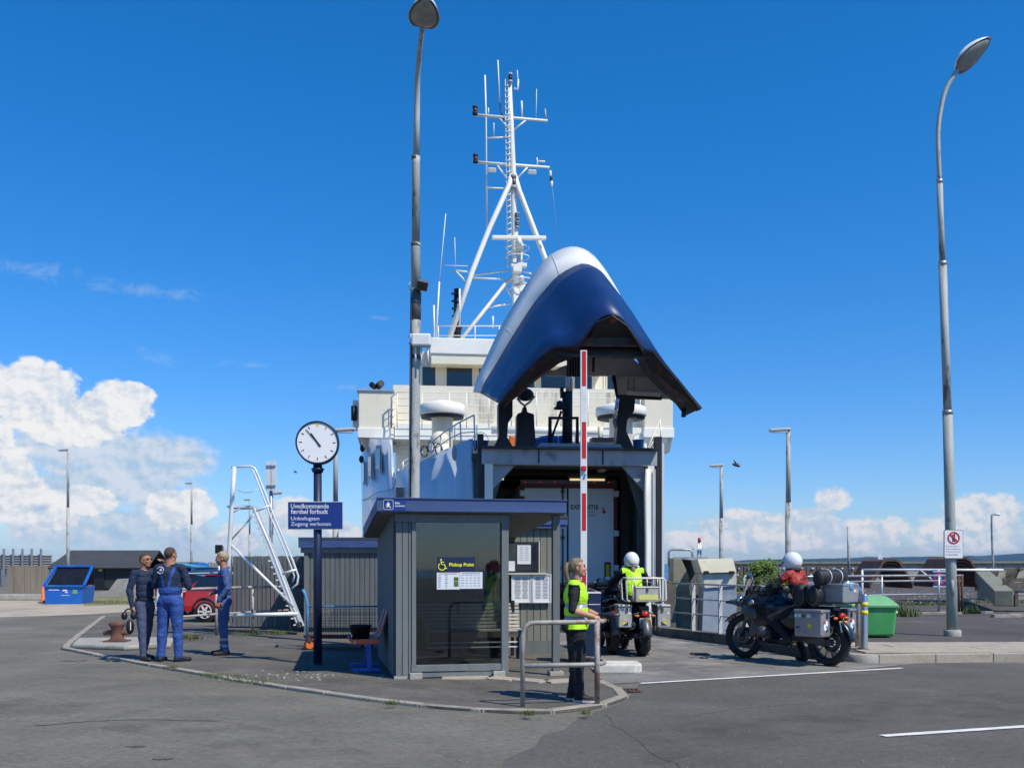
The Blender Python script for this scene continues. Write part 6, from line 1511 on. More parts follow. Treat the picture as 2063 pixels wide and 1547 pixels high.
part('label', MB().box((22*ks,-.01,25*ks), (.18,.01,.16)), m['lidgreen'], sk)
for px, py in [(87,1214),(178,1185)]:
    c = P(px,py,41); t = thing('marker_post', 'orange plastic marker post left of the blue skip' if px < 100 else 'orange marker peeking out right of the blue skip', 'marker', (c.x,41,0) , group='orange markers')
    part('post', MB().lathe([(0,.78),(.06,.76),(.08,.1),(.16,.02),(.16,0)], n=10) if px < 100 else MB().box((0,0,.62),(.25,.2,.3)), m['orange'], t)
    part('base', MB().box((0,0,.02), (.3,.3,.04)), m['tyre'], t)
cp = thing('wall_panel', 'upright weathered grey-brown concrete panel on a pale footing', 'panel', G(55,1205))
pc = 44
for k in range(7):
    xa = P(17+k*11.3,1200,pc).x; part('panel_board', MB().box((xa+.12,pc,1.05-.15), (.235,.1,1.2)), m['panelbrown'], cp, world=True)
part('footing', MB().box((P(55,1205,pc).x,pc-.2,.14), (1.9,.9,.26)), m['concrete'], cp, world=True, bevel=.04)
ff = thing('louvre_fence', 'tall grey horizontal louvre fence behind the panel at the far left', 'fence', (P(50,1190,70).x,70,0))
xa, xb = P(-120,1190,70).x, P(104,1190,70).x
for k in range(6): part('slat', MB().box(((xa+xb)/2,70,P(0,1119+k*5.0,70).z), (xb-xa,.2,.11), (.5,0,.0)), m['fencegrey'], ff, world=True)
for k in range(40): part('pale', MB().box((xa+(xb-xa)*k/40,70.2,P(0,1165,70).z-.2), (.09,.06,1.7)), m['galv'], ff, world=True)
for k in range(12): part('post', MB().box((xa+(xb-xa)*k/12,69.8,1.4), (.12,.12,2.5)), m['galv'], ff, world=True)
t = thing('kiosk_sign', 'dark screen on a short pole behind the blond worker', 'sign', (P(441,1150,30).x,30,0))
part('screen', MB().box(P(441,1106,30), (.20,.12,.26)), m['black'], t, world=True); part('pole', MB().cyl((P(441,1150,30).x,30,0),P(441,1112,30),.04), m['galv'], t, world=True); part('side', MB().box(P(447,1108,30.1), (.1,.1,.24)), m['fencegrey'], t, world=True)
bc = thing('blue_container', 'open topped blue container behind the parked cars', 'container', (P(370,1190,50).x,50,0))
xq = lambda px: P(px,1150,50).x
part('container_body', MB().box(((xq(318)+xq(398))/2,51,.9), (xq(398)-xq(318),2,.9)), m['containerblue'], bc, world=True)
part('tarp_cover', MB().prism([P(316,1136,50),P(392,1133,50),P(388,1150,50),P(318,1154,50)], (0,1.5,0)), m['navyblack'], bc, world=True)
part('end_hood', MB().prism([P(388,1133,49.9),P(400,1134,49.9),P(406,1142,49.9),P(403,1158,49.9),P(383,1152,49.9)], (0,1.5,0)), m['containerblue'], bc, world=True, bevel=.03)
hs_ = thing('harbour_hut', 'low dark huts and slatted fence on the horizon between the workers', 'fence', (P(430,1140,62).x,62,0))
for k in range(12): part('slat_panel', MB().box(P(404+k*6.5,1143+(k%3),62), (.17,.1,.7)), m['fencegrey'], hs_, world=True)
# ------------------------------------------------------------- motorcycles
def circle_pts(c, r, n, axis='x'): return [Vector((c[0], c[1]+r*math.cos(2*PI*k/n), c[2]+r*math.sin(2*PI*k/n))) for k in range(n)]
def build_bike(label, loc, rz, sil='panniersilver', boxkind=0, plate='DT 1902', steer=0.):
    t = thing('motorcycle', label, 'motorcycle', loc, rz)
    def p(name, mb, mt, par=None, **k): return part(name, mb, m[mt], par or t, **k)
    def wheel(y, r, wd, front):
        w = p('wheel', MB().lathe([(r-.085,-wd*.42),(r-.045,-wd*.5),(r-.012,-wd*.36),(r,0),(r-.012,wd*.36),(r-.045,wd*.5),(r-.085,wd*.42)], (0,y,r), (1,0,0), 40), 'tyre')
        p('rim', MB().lathe([(r-.082,-wd*.40),(r-.105,-wd*.36),(r-.105,wd*.36),(r-.082,wd*.40)], (0,y,r), (1,0,0), 36), 'black', w)
        sp = MB()
        for k in range(10 if not front else 12):
            a = k*2*PI/(10 if not front else 12); d = Vector((0,math.cos(a),math.sin(a)))
            sp.cyl(Vector((.03*(-1)**k,y,r))+d*.04, Vector((0,y,r))+d*(r-.10), .010 if not front else .006, n=5)
        p('spokes', sp, 'bikegrey', w); p('hub', MB().cyl((-.07,y,r),(.07,y,r),.05), 'engine', w)
        for s in ((-1,1) if front else (1,)): p('brake_disc', MB().lathe([(.07,0),(.145,0),(.145,.006),(.07,.006)], (s*.065,y,r), (1,0,0), 28), 'engine', w)
        tr_ = MB()
        for k in range(28):
            a = k*2*PI/28; d = Vector((0,math.cos(a),math.sin(a)))
            tr_.box(Vector((.03*(-1)**k,y,r))+d*(r+.001), (.045,.02,.008), (a+PI/2*0,0,0))
        p('tread', tr_, 'tyre', w, kind='stuff')
    wheel(-.75, .335, .17, False); wheel(.77, .345, .11, True)
    for s in (-1,1):
        p('fork_leg', MB().cyl((s*.10,.77,.345),(s*.10,.62,.72),.028).cyl((s*.10,.62,.72),(s*.09,.50,1.02),.022), 'bikegrey')
    p('front_fender', MB().loft([[Vector((x,.77+(.40)*math.cos(a),.345+.40*math.sin(a)-.02*(x/.07)**2)) for x in (-.07,0,.07)] for a in [R(35)+k*R(110)/8 for k in range(9)]]), 'bikeblack', solid=.01)
    # beak and fairing
    p('beak', MB().loft([[Vector((-.02,1.12,.86)),Vector((0,1.13,.88)),Vector((.02,1.12,.86))],[Vector((-.10,.92,.85)),Vector((0,.93,.93)),Vector((.10,.92,.85))],[Vector((-.15,.66,.80)),Vector((0,.68,.98)),Vector((.15,.66,.80))]]), 'bikegrey', solid=.012)
    for s in (-1,1):
        p('tank_side', MB().loft([[Vector((s*.16,.70,.72)),Vector((s*.17,.68,.86)),Vector((s*.12,.66,.98))],[Vector((s*.25,.50,.66)),Vector((s*.27,.45,.88)),Vector((s*.17,.42,1.06))],[Vector((s*.21,.22,.66)),Vector((s*.24,.15,.86)),Vector((s*.15,.12,1.04))],[Vector((s*.15,-.02,.70)),Vector((s*.17,-.05,.82)),Vector((s*.10,-.05,.90))]]), 'bikegrey' if boxkind else 'bikeblack', solid=.015)
        p('air_scoop', MB().ell((s*.235,.48,.74), (.045,.17,.10), (.5,0,0)), 'bikegrey')
        bd = p('badge', MB().cyl((s*.27,.42,.90),(s*.285,.42,.90),.035, n=20), 'signwhite'); p('badge_blue', MB().box((s*.286,.435,.915),(.004,.028,.028)).box((s*.286,.405,.885),(.004,.028,.028)), 'bucketblue', bd)
    p('tank', MB().loft([[Vector((.17*math.cos(a)*sx,y,zc+zh*math.sin(a))) for a in [k*PI/8 for k in range(9)]] for y,sx,zc,zh in [(.5,.6,.92,.12),(.35,1,.92,.20),(.12,1,.90,.18),(-.06,.6,.84,.10)]]), 'bikeblack')
    for s in (-1,1):
        p('side_fairing', MB().loft([[Vector((s*.15,.66,.98)),Vector((s*.20,.66,.80)),Vector((s*.17,.60,.60)),Vector((s*.12,.52,.42))],[Vector((s*.17,.40,1.02)),Vector((s*.26,.36,.82)),Vector((s*.24,.30,.56)),Vector((s*.17,.26,.34))],[Vector((s*.15,.10,.98)),Vector((s*.22,.02,.80)),Vector((s*.20,-.04,.56)),Vector((s*.15,-.06,.34))],[Vector((s*.13,-.40,.86)),Vector((s*.18,-.44,.76)),Vector((s*.16,-.46,.62)),Vector((s*.12,-.46,.52))]]), 'bikeblack', solid=.012)
        p('lower_scoop', MB().ell((s*.19,.42,.50), (.05,.10,.16), (.4,0,0)), 'bikegrey')
    p('windscreen', MB().loft([[Vector((x*s_,y,z)) for x,yy in [(-1,0),(-.6,.0),(0,0),(.6,0),(1,0)] for y in [yb+.07*(1-abs(x)**2)]] for s_,yb,z in [(.15,.70,.98),(.17,.64,1.12),(.15,.57,1.25),(.09,.54,1.32)]]), 'screen')
    p('headlight', MB().ell((0,.80,.93), (.13,.06,.07)), 'chrome')
    p('instrument_panel', MB().box((0,.55,1.10), (.2,.04,.1), (.5,0,0)), 'black')
    hb = p('handlebar', MB().tube([Vector((-.42,.26,1.08)),Vector((-.25,.34,1.12)),Vector((-.08,.42,1.05)),Vector((.08,.42,1.05)),Vector((.25,.34,1.12)),Vector((.42,.26,1.08))], .014, 8), 'engine')
    for s in (-1,1):
        p('grip', MB().cyl((s*.30,.315,1.105),(s*.43,.255,1.075),.02), 'black', hb)
        p('handguard', MB().loft([[Vector((s*.24,.42,1.15)),Vector((s*.24,.43,1.02))],[Vector((s*.38,.40,1.15)),Vector((s*.38,.41,1.02))],[Vector((s*.47,.28,1.12)),Vector((s*.47,.28,1.03))]]), 'bagblack', hb, solid=.01)
        p('mirror_stalk', MB().tube([Vector((s*.28,.33,1.12)),Vector((s*.33,.36,1.22)),Vector((s*.38,.36,1.29))], .008, 6), 'black', hb)
        mr = p('mirror', MB().ell((s*.40,.37,1.31), (.065,.02,.05)), 'black', hb)
    for s in (-1,1): p('mirror_glass', MB().ell((s*.40,.352,1.31), (.055,.008,.042)), 'blueglass', hb)
    # engine
    p('crankcase', MB().box((0,.08,.45), (.28,.46,.36)), 'bikeblack', bevel=.05); p('belly_fairing', MB().box((0,.12,.66), (.34,.56,.26)), 'bikeblack', bevel=.06); p('side_cover', MB().box((0,-.32,.66), (.32,.46,.26)), 'bikeblack', bevel=.05)
    for s in (-1,1):
        cy = p('cylinder', MB().cyl((s*.12,.18,.44),(s*.30,.18,.46),.075), 'engine')
        for k in range(5): p('cooling_fin', MB().cyl((s*(.15+k*.028),.18,.443),(s*(.156+k*.028),.18,.443),.10), 'engine', cy)
        p('valve_cover', MB().ell((s*.34,.18,.465), (.075,.10,.085)), 'engine', cy)
        p('exhaust_header', MB().tube([Vector((s*.28,.27,.44)),Vector((s*.22,.36,.34)),Vector((s*.10,.28,.24)),Vector((s*.05,-.1,.24))], .022, 8), 'engine')
        p('footpeg', MB().cyl((s*.14,-.10,.36),(s*.26,-.10,.36),.014), 'alu')
        p('passenger_peg', MB().cyl((s*.14,-.42,.46),(s*.24,-.42,.46),.013), 'alu')
        p('subframe', MB().tube([Vector((s*.12,.05,.62)),Vector((s*.13,-.35,.74)),Vector((s*.11,-.75,.80))], .016, 6), 'black')
        p('pannier_rack', MB().tube([Vector((s*.13,-.30,.74)),Vector((s*.21,-.34,.72)),Vector((s*.21,-.88,.72)),Vector((s*.08,-.92,.76))], .010, 6).tube([Vector((s*.21,-.36,.72)),Vector((s*.21,-.50,.46)),Vector((s*.21,-.84,.46)),Vector((s*.21,-.86,.72))], .010, 6), 'chrome')
    p('skid_plate', MB().box((0,.20,.255), (.22,.4,.03)), 'engine'); p('radiator', MB().box((0,.48,.68), (.26,.05,.2)), 'engine')
    p('swingarm', MB().beam((-.09,-.1,.40),(-.10,-.75,.34),.07,.09), 'engine')
    p('rear_shock', MB().cyl((0,-.2,.4),(0,-.12,.75),.035), 'black')
    ex = p('silencer', MB().cyl((-.17,-.28,.40),(-.22,-.90,.54),.065,.075,n=16), 'engine' if not boxkind else 'black'); p('exhaust_tip', MB().cyl((-.20,-.90,.56),(-.20,-.93,.567),.035), 'black', ex)
    p('rider_seat', MB().loft([[Vector((.15*s_*math.cos(a),y,z+.06*math.sin(a))) for a in [k*PI/6 for k in range(7)]] for y,s_,z in [(.02,.5,.84),(-.15,.9,.82),(-.36,1,.84),(-.42,1,.90),(-.72,.85,.92),(-.78,.6,.91)]]), 'bagblack')
    p('tail_cowl', MB().box((0,-.72,.83), (.18,.34,.08)), 'bikeblack', bevel=.02)
    tl_ = p('tail_light', MB().ell((0,-.97,.74), (.062,.04,.04)), 'taillight'); p('light_housing', MB().box((0,-.93,.75), (.14,.07,.09)), 'black', tl_, bevel=.01)
    for s in (-1,1): p('indicator', MB().ell((s*.14,-.95,.70), (.045,.03,.022)), 'orange')
    p('rear_fender', MB().loft([[Vector((x,-.75-(.40)*math.sin(a),.335+.40*math.cos(a)-.015*(x/.07)**2)) for x in (-.08,0,.08)] for a in [R(10)+k*R(75)/7 for k in range(8)]]), 'bikeblack' if not boxkind else 'bikegrey', solid=.012)
    p('plate_bracket', MB().beam((0,-.90,.72),(0,-1.0,.52),.10,.015), 'black')
    tilt = .22
    pm = Matrix.Translation((0,-1.0,.58))@Matrix.Rotation(-tilt,4,'X')
    pl_ = p('number_plate', MB().box((0,0,0), (.21,.006,.165)).xf(pm) , 'plate'); 
    def onpl(mb): 
        mb.xf(pm); return mb
    p('plate_strip', onpl(MB().box((-.092,-.005,0), (.022,.003,.15))), 'bucketblue', pl_)
    a_, b_ = plate.split(' ')
    p('lettering', onpl(place(text_mb(a_, .10, .055, bold=.02), (-.045,-.006,.012), (1,0,0))), 'inkblack', pl_); p('lettering', onpl(place(text_mb(b_, .15, .055, bold=.02), (-.075,-.006,-.066), (1,0,0))), 'inkblack', pl_)
    # panniers
    for s in (-1,1):
        px_ = s*.345; z0, z1_ = .44, .80; y0, y1 = -.92, -.47
        if boxkind: px_ = s*.34; z0, z1_ = .50, .86; y0, y1 = -.93, -.50
        pb = p('pannier', MB().prism([Vector((px_-.115,y0,z0)),Vector((px_+.115,y0,z0)),Vector((px_+.115,y0,z1_)),Vector((px_-.115,y0,z1_))], (0,y1-y0,0)), sil, bevel=.018)
        p('pannier_lid', MB().box((px_,(y0+y1)/2,z1_+.012), (.242,y1-y0+.012,.04)), sil, pb, bevel=.012)
        p('lid_seam', MB().box((px_,(y0+y1)/2,z1_-.012), (.235,y1-y0+.004,.006)), 'engine', pb)
        p('latch', MB().box((px_-.03*s,y0-.012,z1_-.055), (.035,.02,.08)), 'black', pb, bevel=.005)
        p('latch_ring', MB().tube([Vector((px_-.03*s+.014*math.cos(a),y0-.024,z1_-.055+.028*math.sin(a))) for a in [k*PI/6 for k in range(12)]], .005, 5, closed=True), 'chrome', pb)
        for zc in (z0+.02, z1_-.03): p('corner_reflector', MB().box((px_+s*.09,y0-.003,zc), (.03,.006,.02)), 'red', pb) if not boxkind else None
        sx_ = px_+s*.1165
        if not boxkind:
            for k, (mt, yy) in enumerate([('signwhite',-.50),('signwhite',-.56),('engine',-.63),('signwhite',-.71),('tarp',-.78),('signwhite',-.77)]):
                p('sticker', MB().cyl((sx_,yy,.74),(sx_+s*.002,yy,.74),.026,n=14), mt, pb)
            p('sticker', MB().cyl((sx_,-.73,.60),(sx_+s*.002,-.73,.60),.034,n=14), 'yellow', pb); p('sticker', MB().box((sx_,-.53,.57),(.003,.06,.03)), 'signblue', pb)
            p('sticker', MB().ell((px_,y0-.003,.60), (.05,.002,.075), (0,.5,0)), 'signwhite', pb); p('sticker', MB().ell((px_-.03,y0-.005,.65), (.03,.002,.02)), 'red', pb); p('sticker', MB().ell((px_+.02,y0-.005,.585), (.022,.002,.02)), 'bucketblue', pb); p('sticker', MB().ell((px_+.03,y0-.005,.53), (.014,.002,.035), (0,.4,0)), 'black', pb)
        else:
            q = Vector((px_,y0-.004,z0+.07)); p('sticker', MB().add([q+Vector((-.05,0,-.035)),q+Vector((.05,0,-.035)),q+Vector((.05,0,.035)),q+Vector((-.05,0,.035))], [(0,1,2,3)]), 'yellow', pb)
            p('sticker', MB().add([q+Vector((-.05,-.002,-.035)),q+Vector((.05,-.002,-.035)),q+Vector((.05 if s < 0 else -.05,-.002,.035))], [(0,1,2)]), 'signblue', pb); p('sticker', MB().box((px_,y0-.003,z0+.135), (.08,.003,.04)), 'woodlight', pb)
            p('sticker', MB().add([Vector((px_+.05,y0-.004,z1_-.13)),Vector((px_+.10,y0-.004,z1_-.13)),Vector((px_+.075,y0-.004,z1_-.085))], [(0,1,2)]), 'signwhite', pb)
    return t
def top_box(t, kind):
    def p(name, mb, mt, par=None, **k): return part(name, mb, m[mt], par or t, **k)
    if kind == 0:
        tb = p('top_box', MB().box((0.02,-.92,1.05), (.40,.36,.26)), 'panniersilver', bevel=.02); p('box_lid', MB().box((.02,-.92,1.185), (.415,.375,.04)), 'panniersilver', tb, bevel=.015)
        p('top_rack', MB().tube(smooth_line([Vector((-.22,-.62,.93)),Vector((-.22,-1.12,.93)),Vector((.0,-1.16,.93)),Vector((.25,-1.12,.93)),Vector((.25,-.62,.93))], 3), .014, 7), 'black')
        p('rack_hoop', MB().tube([Vector((.26,-1.08,.93)),Vector((.27,-1.10,1.12)),Vector((.24,-1.06,1.20)),Vector((.16,-1.0,1.22)),Vector((0,-.98,1.22))], .016, 8), 'chrome')
        p('blue_tape', MB().ell((.02,-1.105,1.15), (.045,.012,.045)), 'trolleyblue', tb); p('sticker', MB().box((.13,-1.103,1.10), (.09,.003,.035)), 'signwhite', tb); p('sticker', MB().box((.15,-1.106,1.105), (.04,.003,.015)), 'red', tb)
        for x in (-.08, .1): p('strap', MB().tube([Vector((x,-.72,1.22)),Vector((x,-.74,1.10)),Vector((x-.02,-.73,1.0))], .012, 6), 'alu', tb)
    else:
        tb = p('top_box', MB().box((.02,-.88,1.06), (.40,.32,.24)), 'pannierpale', bevel=.015); p('box_lid', MB().box((.02,-.88,1.19), (.42,.34,.03)), 'pannierpale', tb, bevel=.01)
        p('hazard_panel', MB().box((.04,-1.043,1.02), (.33,.003,.08)), 'signyellow', tb)
        for k in range(7): p('hazard_stripe', MB().box((-.09+k*.046,-1.046,1.02), (.018,.003,.085), (0,.6,0)), 'woodlight', tb)
        p('latch', MB().box((.02,-1.05,1.15), (.03,.015,.07)), 'engine', tb); p('cable', MB().tube([Vector((.02+.14*math.cos(a),-.9,1.2+.09*math.sin(a))) for a in [k*PI/8 for k in range(9)]], .008, 5), 'engine', tb)
        loop = [(-.28,.95),(-.33,.98),(-.345,1.30),(-.31,1.345),(.30,1.345),(.34,1.31),(.355,.98),(.31,.95)]
        p('luggage_frame', MB().tube([Vector((x,-1.02,z)) for x, z in loop], .016, 8), 'creamtube')
        p('luggage_frame', MB().tube([Vector((x,-.62,z)) for x, z in loop], .016, 8), 'creamtube')
        for x, z in [(-.31,1.345),(.30,1.345),(-.30,.95),(.31,.95),(-.02,1.345)]: p('frame_bar', MB().cyl((x,-1.02,z),(x,-.62,z),.012), 'creamtube')
        for x in (-.2,.02,.2): p('frame_bar', MB().tube([Vector((x,-1.02,1.345)),Vector((x,-1.03,1.20))], .010, 6), 'creamtube')
        p('frame_bar', MB().tube([Vector((-.22,-1.02,.97)),Vector((-.24,-1.03,1.24))], .012, 6), 'creamtube')
# the loaded touring bike on the right
rw_ = G(1664,1341); dirb = Vector((-.64,.77,0)).normalized(); mid_ = rw_+dirb*.75
b1r = math.atan2(-dirb.x, dirb.y)
bike1 = build_bike('loaded black touring motorcycle with silver cases near the steel bollard', tuple(Vector((mid_.x,mid_.y,.012))), b1r, 'panniersilver', 0, 'DT 1902')
top_box(bike1, 0)
bike1.scale = (1.07,)*3; ROOTM[bike1.name] = ROOTM[bike1.name]@Matrix.Scale(1.07, 4)
# middle bike seen from behind
rw2 = G(1294,1321.5); d2 = Vector((-.10,1,0)).normalized(); m2 = rw2+d2*.75
b2r = math.atan2(-d2.x, d2.y)
bike2 = build_bike('motorcycle with pale aluminium cases and luggage frame seen from behind', tuple(Vector((m2.x,m2.y,.012))), b2r, 'pannierpale', 1, 'MY 4927')
top_box(bike2, 1)
rw3 = G(1234,1318); m3 = rw3+Vector((-.05,1,0)).normalized()*.75
bike3 = build_bike('dark motorcycle without cases just left of the pale cased one', tuple(Vector((m3.x,m3.y,.012))), R(3), 'bagblack', 1, 'MN 5036')
for o in list(bike3.children):
    nm = o.name.split('.')[0]
    if nm in ('pannier','pannier_rack','number_plate','plate_bracket'):
        for c in list(o.children): bpy.data.objects.remove(c)
        bpy.data.objects.remove(o)
    elif nm in ('tank_side','front_fender'): 
        for i in range(len(o.material_slots)): pass
# luggage on the loaded bike
def on1(v): return ROOTM[bike1.name]@Vector(v)
bg = thing('duffel_bag', 'black roll bag strapped across the top case of the loaded motorcycle', 'bag', on1((.0,-.78,1.30)), b1r)
part('bag_body', MB().lathe([(0,-.34),(.09,-.335),(.115,-.30),(.12,-.1),(.115,.1),(.12,.28),(.10,.33),(0,.335)], (0,0,0), (1,0,0), 20), m['bagblack'], bg)
for x in (-.16,.14): part('strap', MB().tube([Vector((x,.124*math.cos(a),.124*math.sin(a))) for a in [k*PI/8 for k in range(16)]], .009, 5, closed=True), m['alu'], bg)
part('bag_flap', MB().ell((-.33,0,-.02), (.06,.10,.13)), m['bagblack'], bg)
for i, (y, s, lab) in enumerate([(-.46,.98,'large black side bag behind the rider of the loaded motorcycle'),(-.70,.86,'smaller black side bag next to the top case of the loaded motorcycle')]):
    b = thing('side_bag', lab, 'bag', on1((-.26,y,1.03)), b1r)
    part('bag_body', MB().ell((0,0,0), (.12,.125,.20*s)), m['bagblack'], b); part('piping', MB().tube([Vector((-.10,.10*math.cos(a),.17*s*math.sin(a))) for a in [k*PI/8 for k in range(16)]], .006, 5, closed=True), m['bikegrey'], b)
tb_ = thing('tank_bag', 'black sheepskin and gear bundle on the tank of the loaded motorcycle', 'bag', on1((0,.22,1.08)), b1r)
mbf = MB().ell((0,0,0), (.20,.16,.11)); q = leaf_cloud((0,0,0), .22,.18,.13, 260, .03); mbf.add(q.v, q.f); part('bag_body', mbf, m['bagblack'], tb_)

# ------------------------------------------------------------- cars
def car(label, loc, rz, paint, L=3.7, H=1.42, W_=1.68, hatch_open=False, roofm=None):
    t = thing('parked_car', label, 'car', loc, rz, 'cars parked behind the workers')
    def p(name, mb, mt, par=None, **k): return part(name, mb, m[mt], par or t, **k)
    # side profile front at +y ; loft across width
    lower = [(-L/2,.30),(-L/2-.03,.45),(-L/2,.72),(-L/2+.06,.86),(L/2-1.15,.90),(L/2-.25,.78),(L/2-.02,.62),(L/2,.42),(L/2-.05,.28)]
    rows = []
    for sx, sc_ in [(-1,.97),(-.97,1),(-.8,1.01),(0,1.015),(.8,1.01),(.97,1),(1,.97)]:
        rows.append([Vector((sx*W_/2*(1-.04*((z-.55)/.4)**2), y*sc_, z+(.03 if abs(sx) < .5 and z > .8 else 0))) for y, z in lower])
    bd = p('body', MB().loft(rows).loft([[Vector((sx*W_/2*.98,y,.28)) for y in (-L/2+.05, L/2-.05)] for sx in (-1,1)]), paint)
    for sx in (-1,1): part('door_panel', MB().add([Vector((sx*W_/2*.995*(1-.04*((z-.55)/.4)**2),y*.97,z)) for y, z in lower], [tuple(range(len(lower)))]), m[paint], bd)
    g = [(-L/2+.08,.86),(-L/2+.30,1.30),(-L/2+.55,H-.04),(-.1,H),(.35,H-.04),(L/2-1.12,.90)]
    rows = [[Vector((sx*W_/2*k, y, z)) for (y, z), k in zip(g, (.93,.84,.78,.77,.78,.92))] for sx in (-1,1)]
    p('glasshouse', MB().loft(rows, smooth=False).add(rows[0],[tuple(range(6))]).add(rows[1],[tuple(range(6))]), 'blueglass' if paint == 'cargreen' else 'winglass', bd)
    rf = [(-L/2+.42,H-.09),(-L/2+.58,H-.01),(-.1,H+.03),(.33,H-.01)]
    p('roof', MB().loft([[Vector((sx*W_/2*.80,y,z)) for y, z in rf] for sx in (-1,-.5,0,.5,1)]), roofm or paint, bd, solid=.03)
    for sx in (-1,1):
        for (ya, za, yb, zb) in [(-L/2+.08,.86,-L/2+.55,H-.03),(.35,H-.03,L/2-1.12,.9),(-.25,.88,-.3,H-.02)]:
            p('pillar', MB().beam((sx*W_/2*.93,ya,za),(sx*W_/2*.79,yb,zb) if zb > 1 else (sx*W_/2*.93,yb,zb),.05,.05) if zb > 1 else MB().beam((sx*W_/2*.79,ya,za),(sx*W_/2*.93,yb,zb),.05,.05), paint, bd)
        for yw in (-L/2+.62, L/2-.72):
            w = p('wheel', MB().lathe([(.19,-.09),(.27,-.1),(.30,-.06),(.30,.06),(.27,.1),(.19,.09)], (sx*(W_/2-.10),yw,.30), (1,0,0), 32), 'tyre')
            p('arch', MB().tube([Vector((sx*(W_/2-.02),yw+.35*math.cos(a),.31+.35*math.sin(a))) for a in [k*PI/12 for k in range(13)]], .035, 6), 'bagblack')
            p('arch_void', MB().cyl((sx*(W_/2-.25),yw,.31),(sx*(W_/2-.012),yw,.31),.33,n=28), 'black')
            rm = p('rim', MB().lathe([(.20,0),(.185,.02),(.175,-.04)], (sx*(W_/2-.0),yw,.30), (sx,0,0), 28), 'white', w)
            for k in range(6):
                a = k*PI/3; d = Vector((0,math.cos(a),math.sin(a))); c = Vector((sx*(W_/2+.0),yw,.30)); p('spoke', MB().beam(c+d*.02,c+d*.185,.045,.02, up=(1,0,0)), 'white', rm)
            p('hub_back', MB().cyl((sx*(W_/2-.05),yw,.30),(sx*(W_/2-.03),yw,.30),.185,n=24), 'black', w)
        p('tail_light', MB().box((sx*(W_/2-.10),-L/2-.015,.72), (.16,.06,.22)), 'darkred', bevel=.02)
        p('headlight', MB().ell((sx*(W_/2-.2),L/2-.12,.68), (.12,.1,.1)), 'chrome'); p('mirror', MB().ell((sx*(W_/2+.06),.62,.95), (.08,.06,.06)), 'black')
    p('rear_bumper', MB().box((0,-L/2-.03,.38), (W_*.96,.1,.2)), 'bagblack' if paint != 'carwhite' else paint, bevel=.04)
    p('plate', MB().box((0,-L/2-.06,.58), (.5,.01,.11)), 'signwhite'); p('sill', MB().box((0,0,.24), (W_*.97,L*.6,.08)), 'bagblack')
    if hatch_open:
        p('hatch', MB().prism([Vector((-.62,-L/2+.5,H-.02)),Vector((.62,-L/2+.5,H-.02)),Vector((.60,-L/2-.40,H+.12)),Vector((-.60,-L/2-.40,H+.12))], (0,0,.05)), paint)
    return t
c1 = G(428,1254); car('red hatchback with white spoked wheels behind the blond worker', (c1.x+1.05,c1.y+.8,0), R(-97), 'carred', 3.65, 1.30, 1.68, roofm='carred')
c2 = P(395,1200,31.0); car('white car parked beyond the red hatchback', (c2.x+.92,31.2,0), R(-96), 'carwhite', 3.9, 1.30)
c3 = P(420,1200,34.5); car('dark green car with its tailgate raised behind the other cars', (c3.x+1.2,34.6,0), R(-97), 'cargreen', 4.0, 1.46, hatch_open=True)
# ------------------------------------------------------------- people
def V(*a): return Vector(a)
def hand_prims(pr, wrist, d, up, side, curl=.5, s=1., lab='skin'):
    """wrist point, d: direction of the palm, up: back of the hand, side: +1 thumb on d x up side"""
    d = Vector(d).normalized(); up = Vector(up); up = (up-d*up.dot(d)).normalized(); w_ = d.cross(up)*side
    pc = wrist+d*.045*s
    for k in (-1,0,1): pr.append(('cap', wrist+w_*.012*k*s, wrist+d*.085*s+w_*.024*k*s, .017*s, .014*s, lab))
    for k, (off, l) in enumerate([(.033,.068),(.011,.078),(-.012,.072),(-.034,.056)]):
        b = wrist+d*.082*s+w_*off*s; a = d.copy(); q = b
        for j in range(3):
            ang = curl*(.35+.45*j); dd = (d*math.cos(ang)-up*math.sin(ang)); e = q+dd*l*s*(.45,.32,.23)[j]
            pr.append(('cap', q, e, (.0098-.0008*j)*s, (.0090-.0008*j)*s, lab)); q = e
    b = wrist+d*.02*s+w_*.026*s
    e = b+(d*.6+w_*.8-up*.25).normalized()*.042*s; pr.append(('cap', b, e, .014*s, .011*s, lab))
    pr.append(('cap', e, e+(d*.9+w_*.25-up*.35).normalized()*.036*s, .0105*s, .009*s, lab))
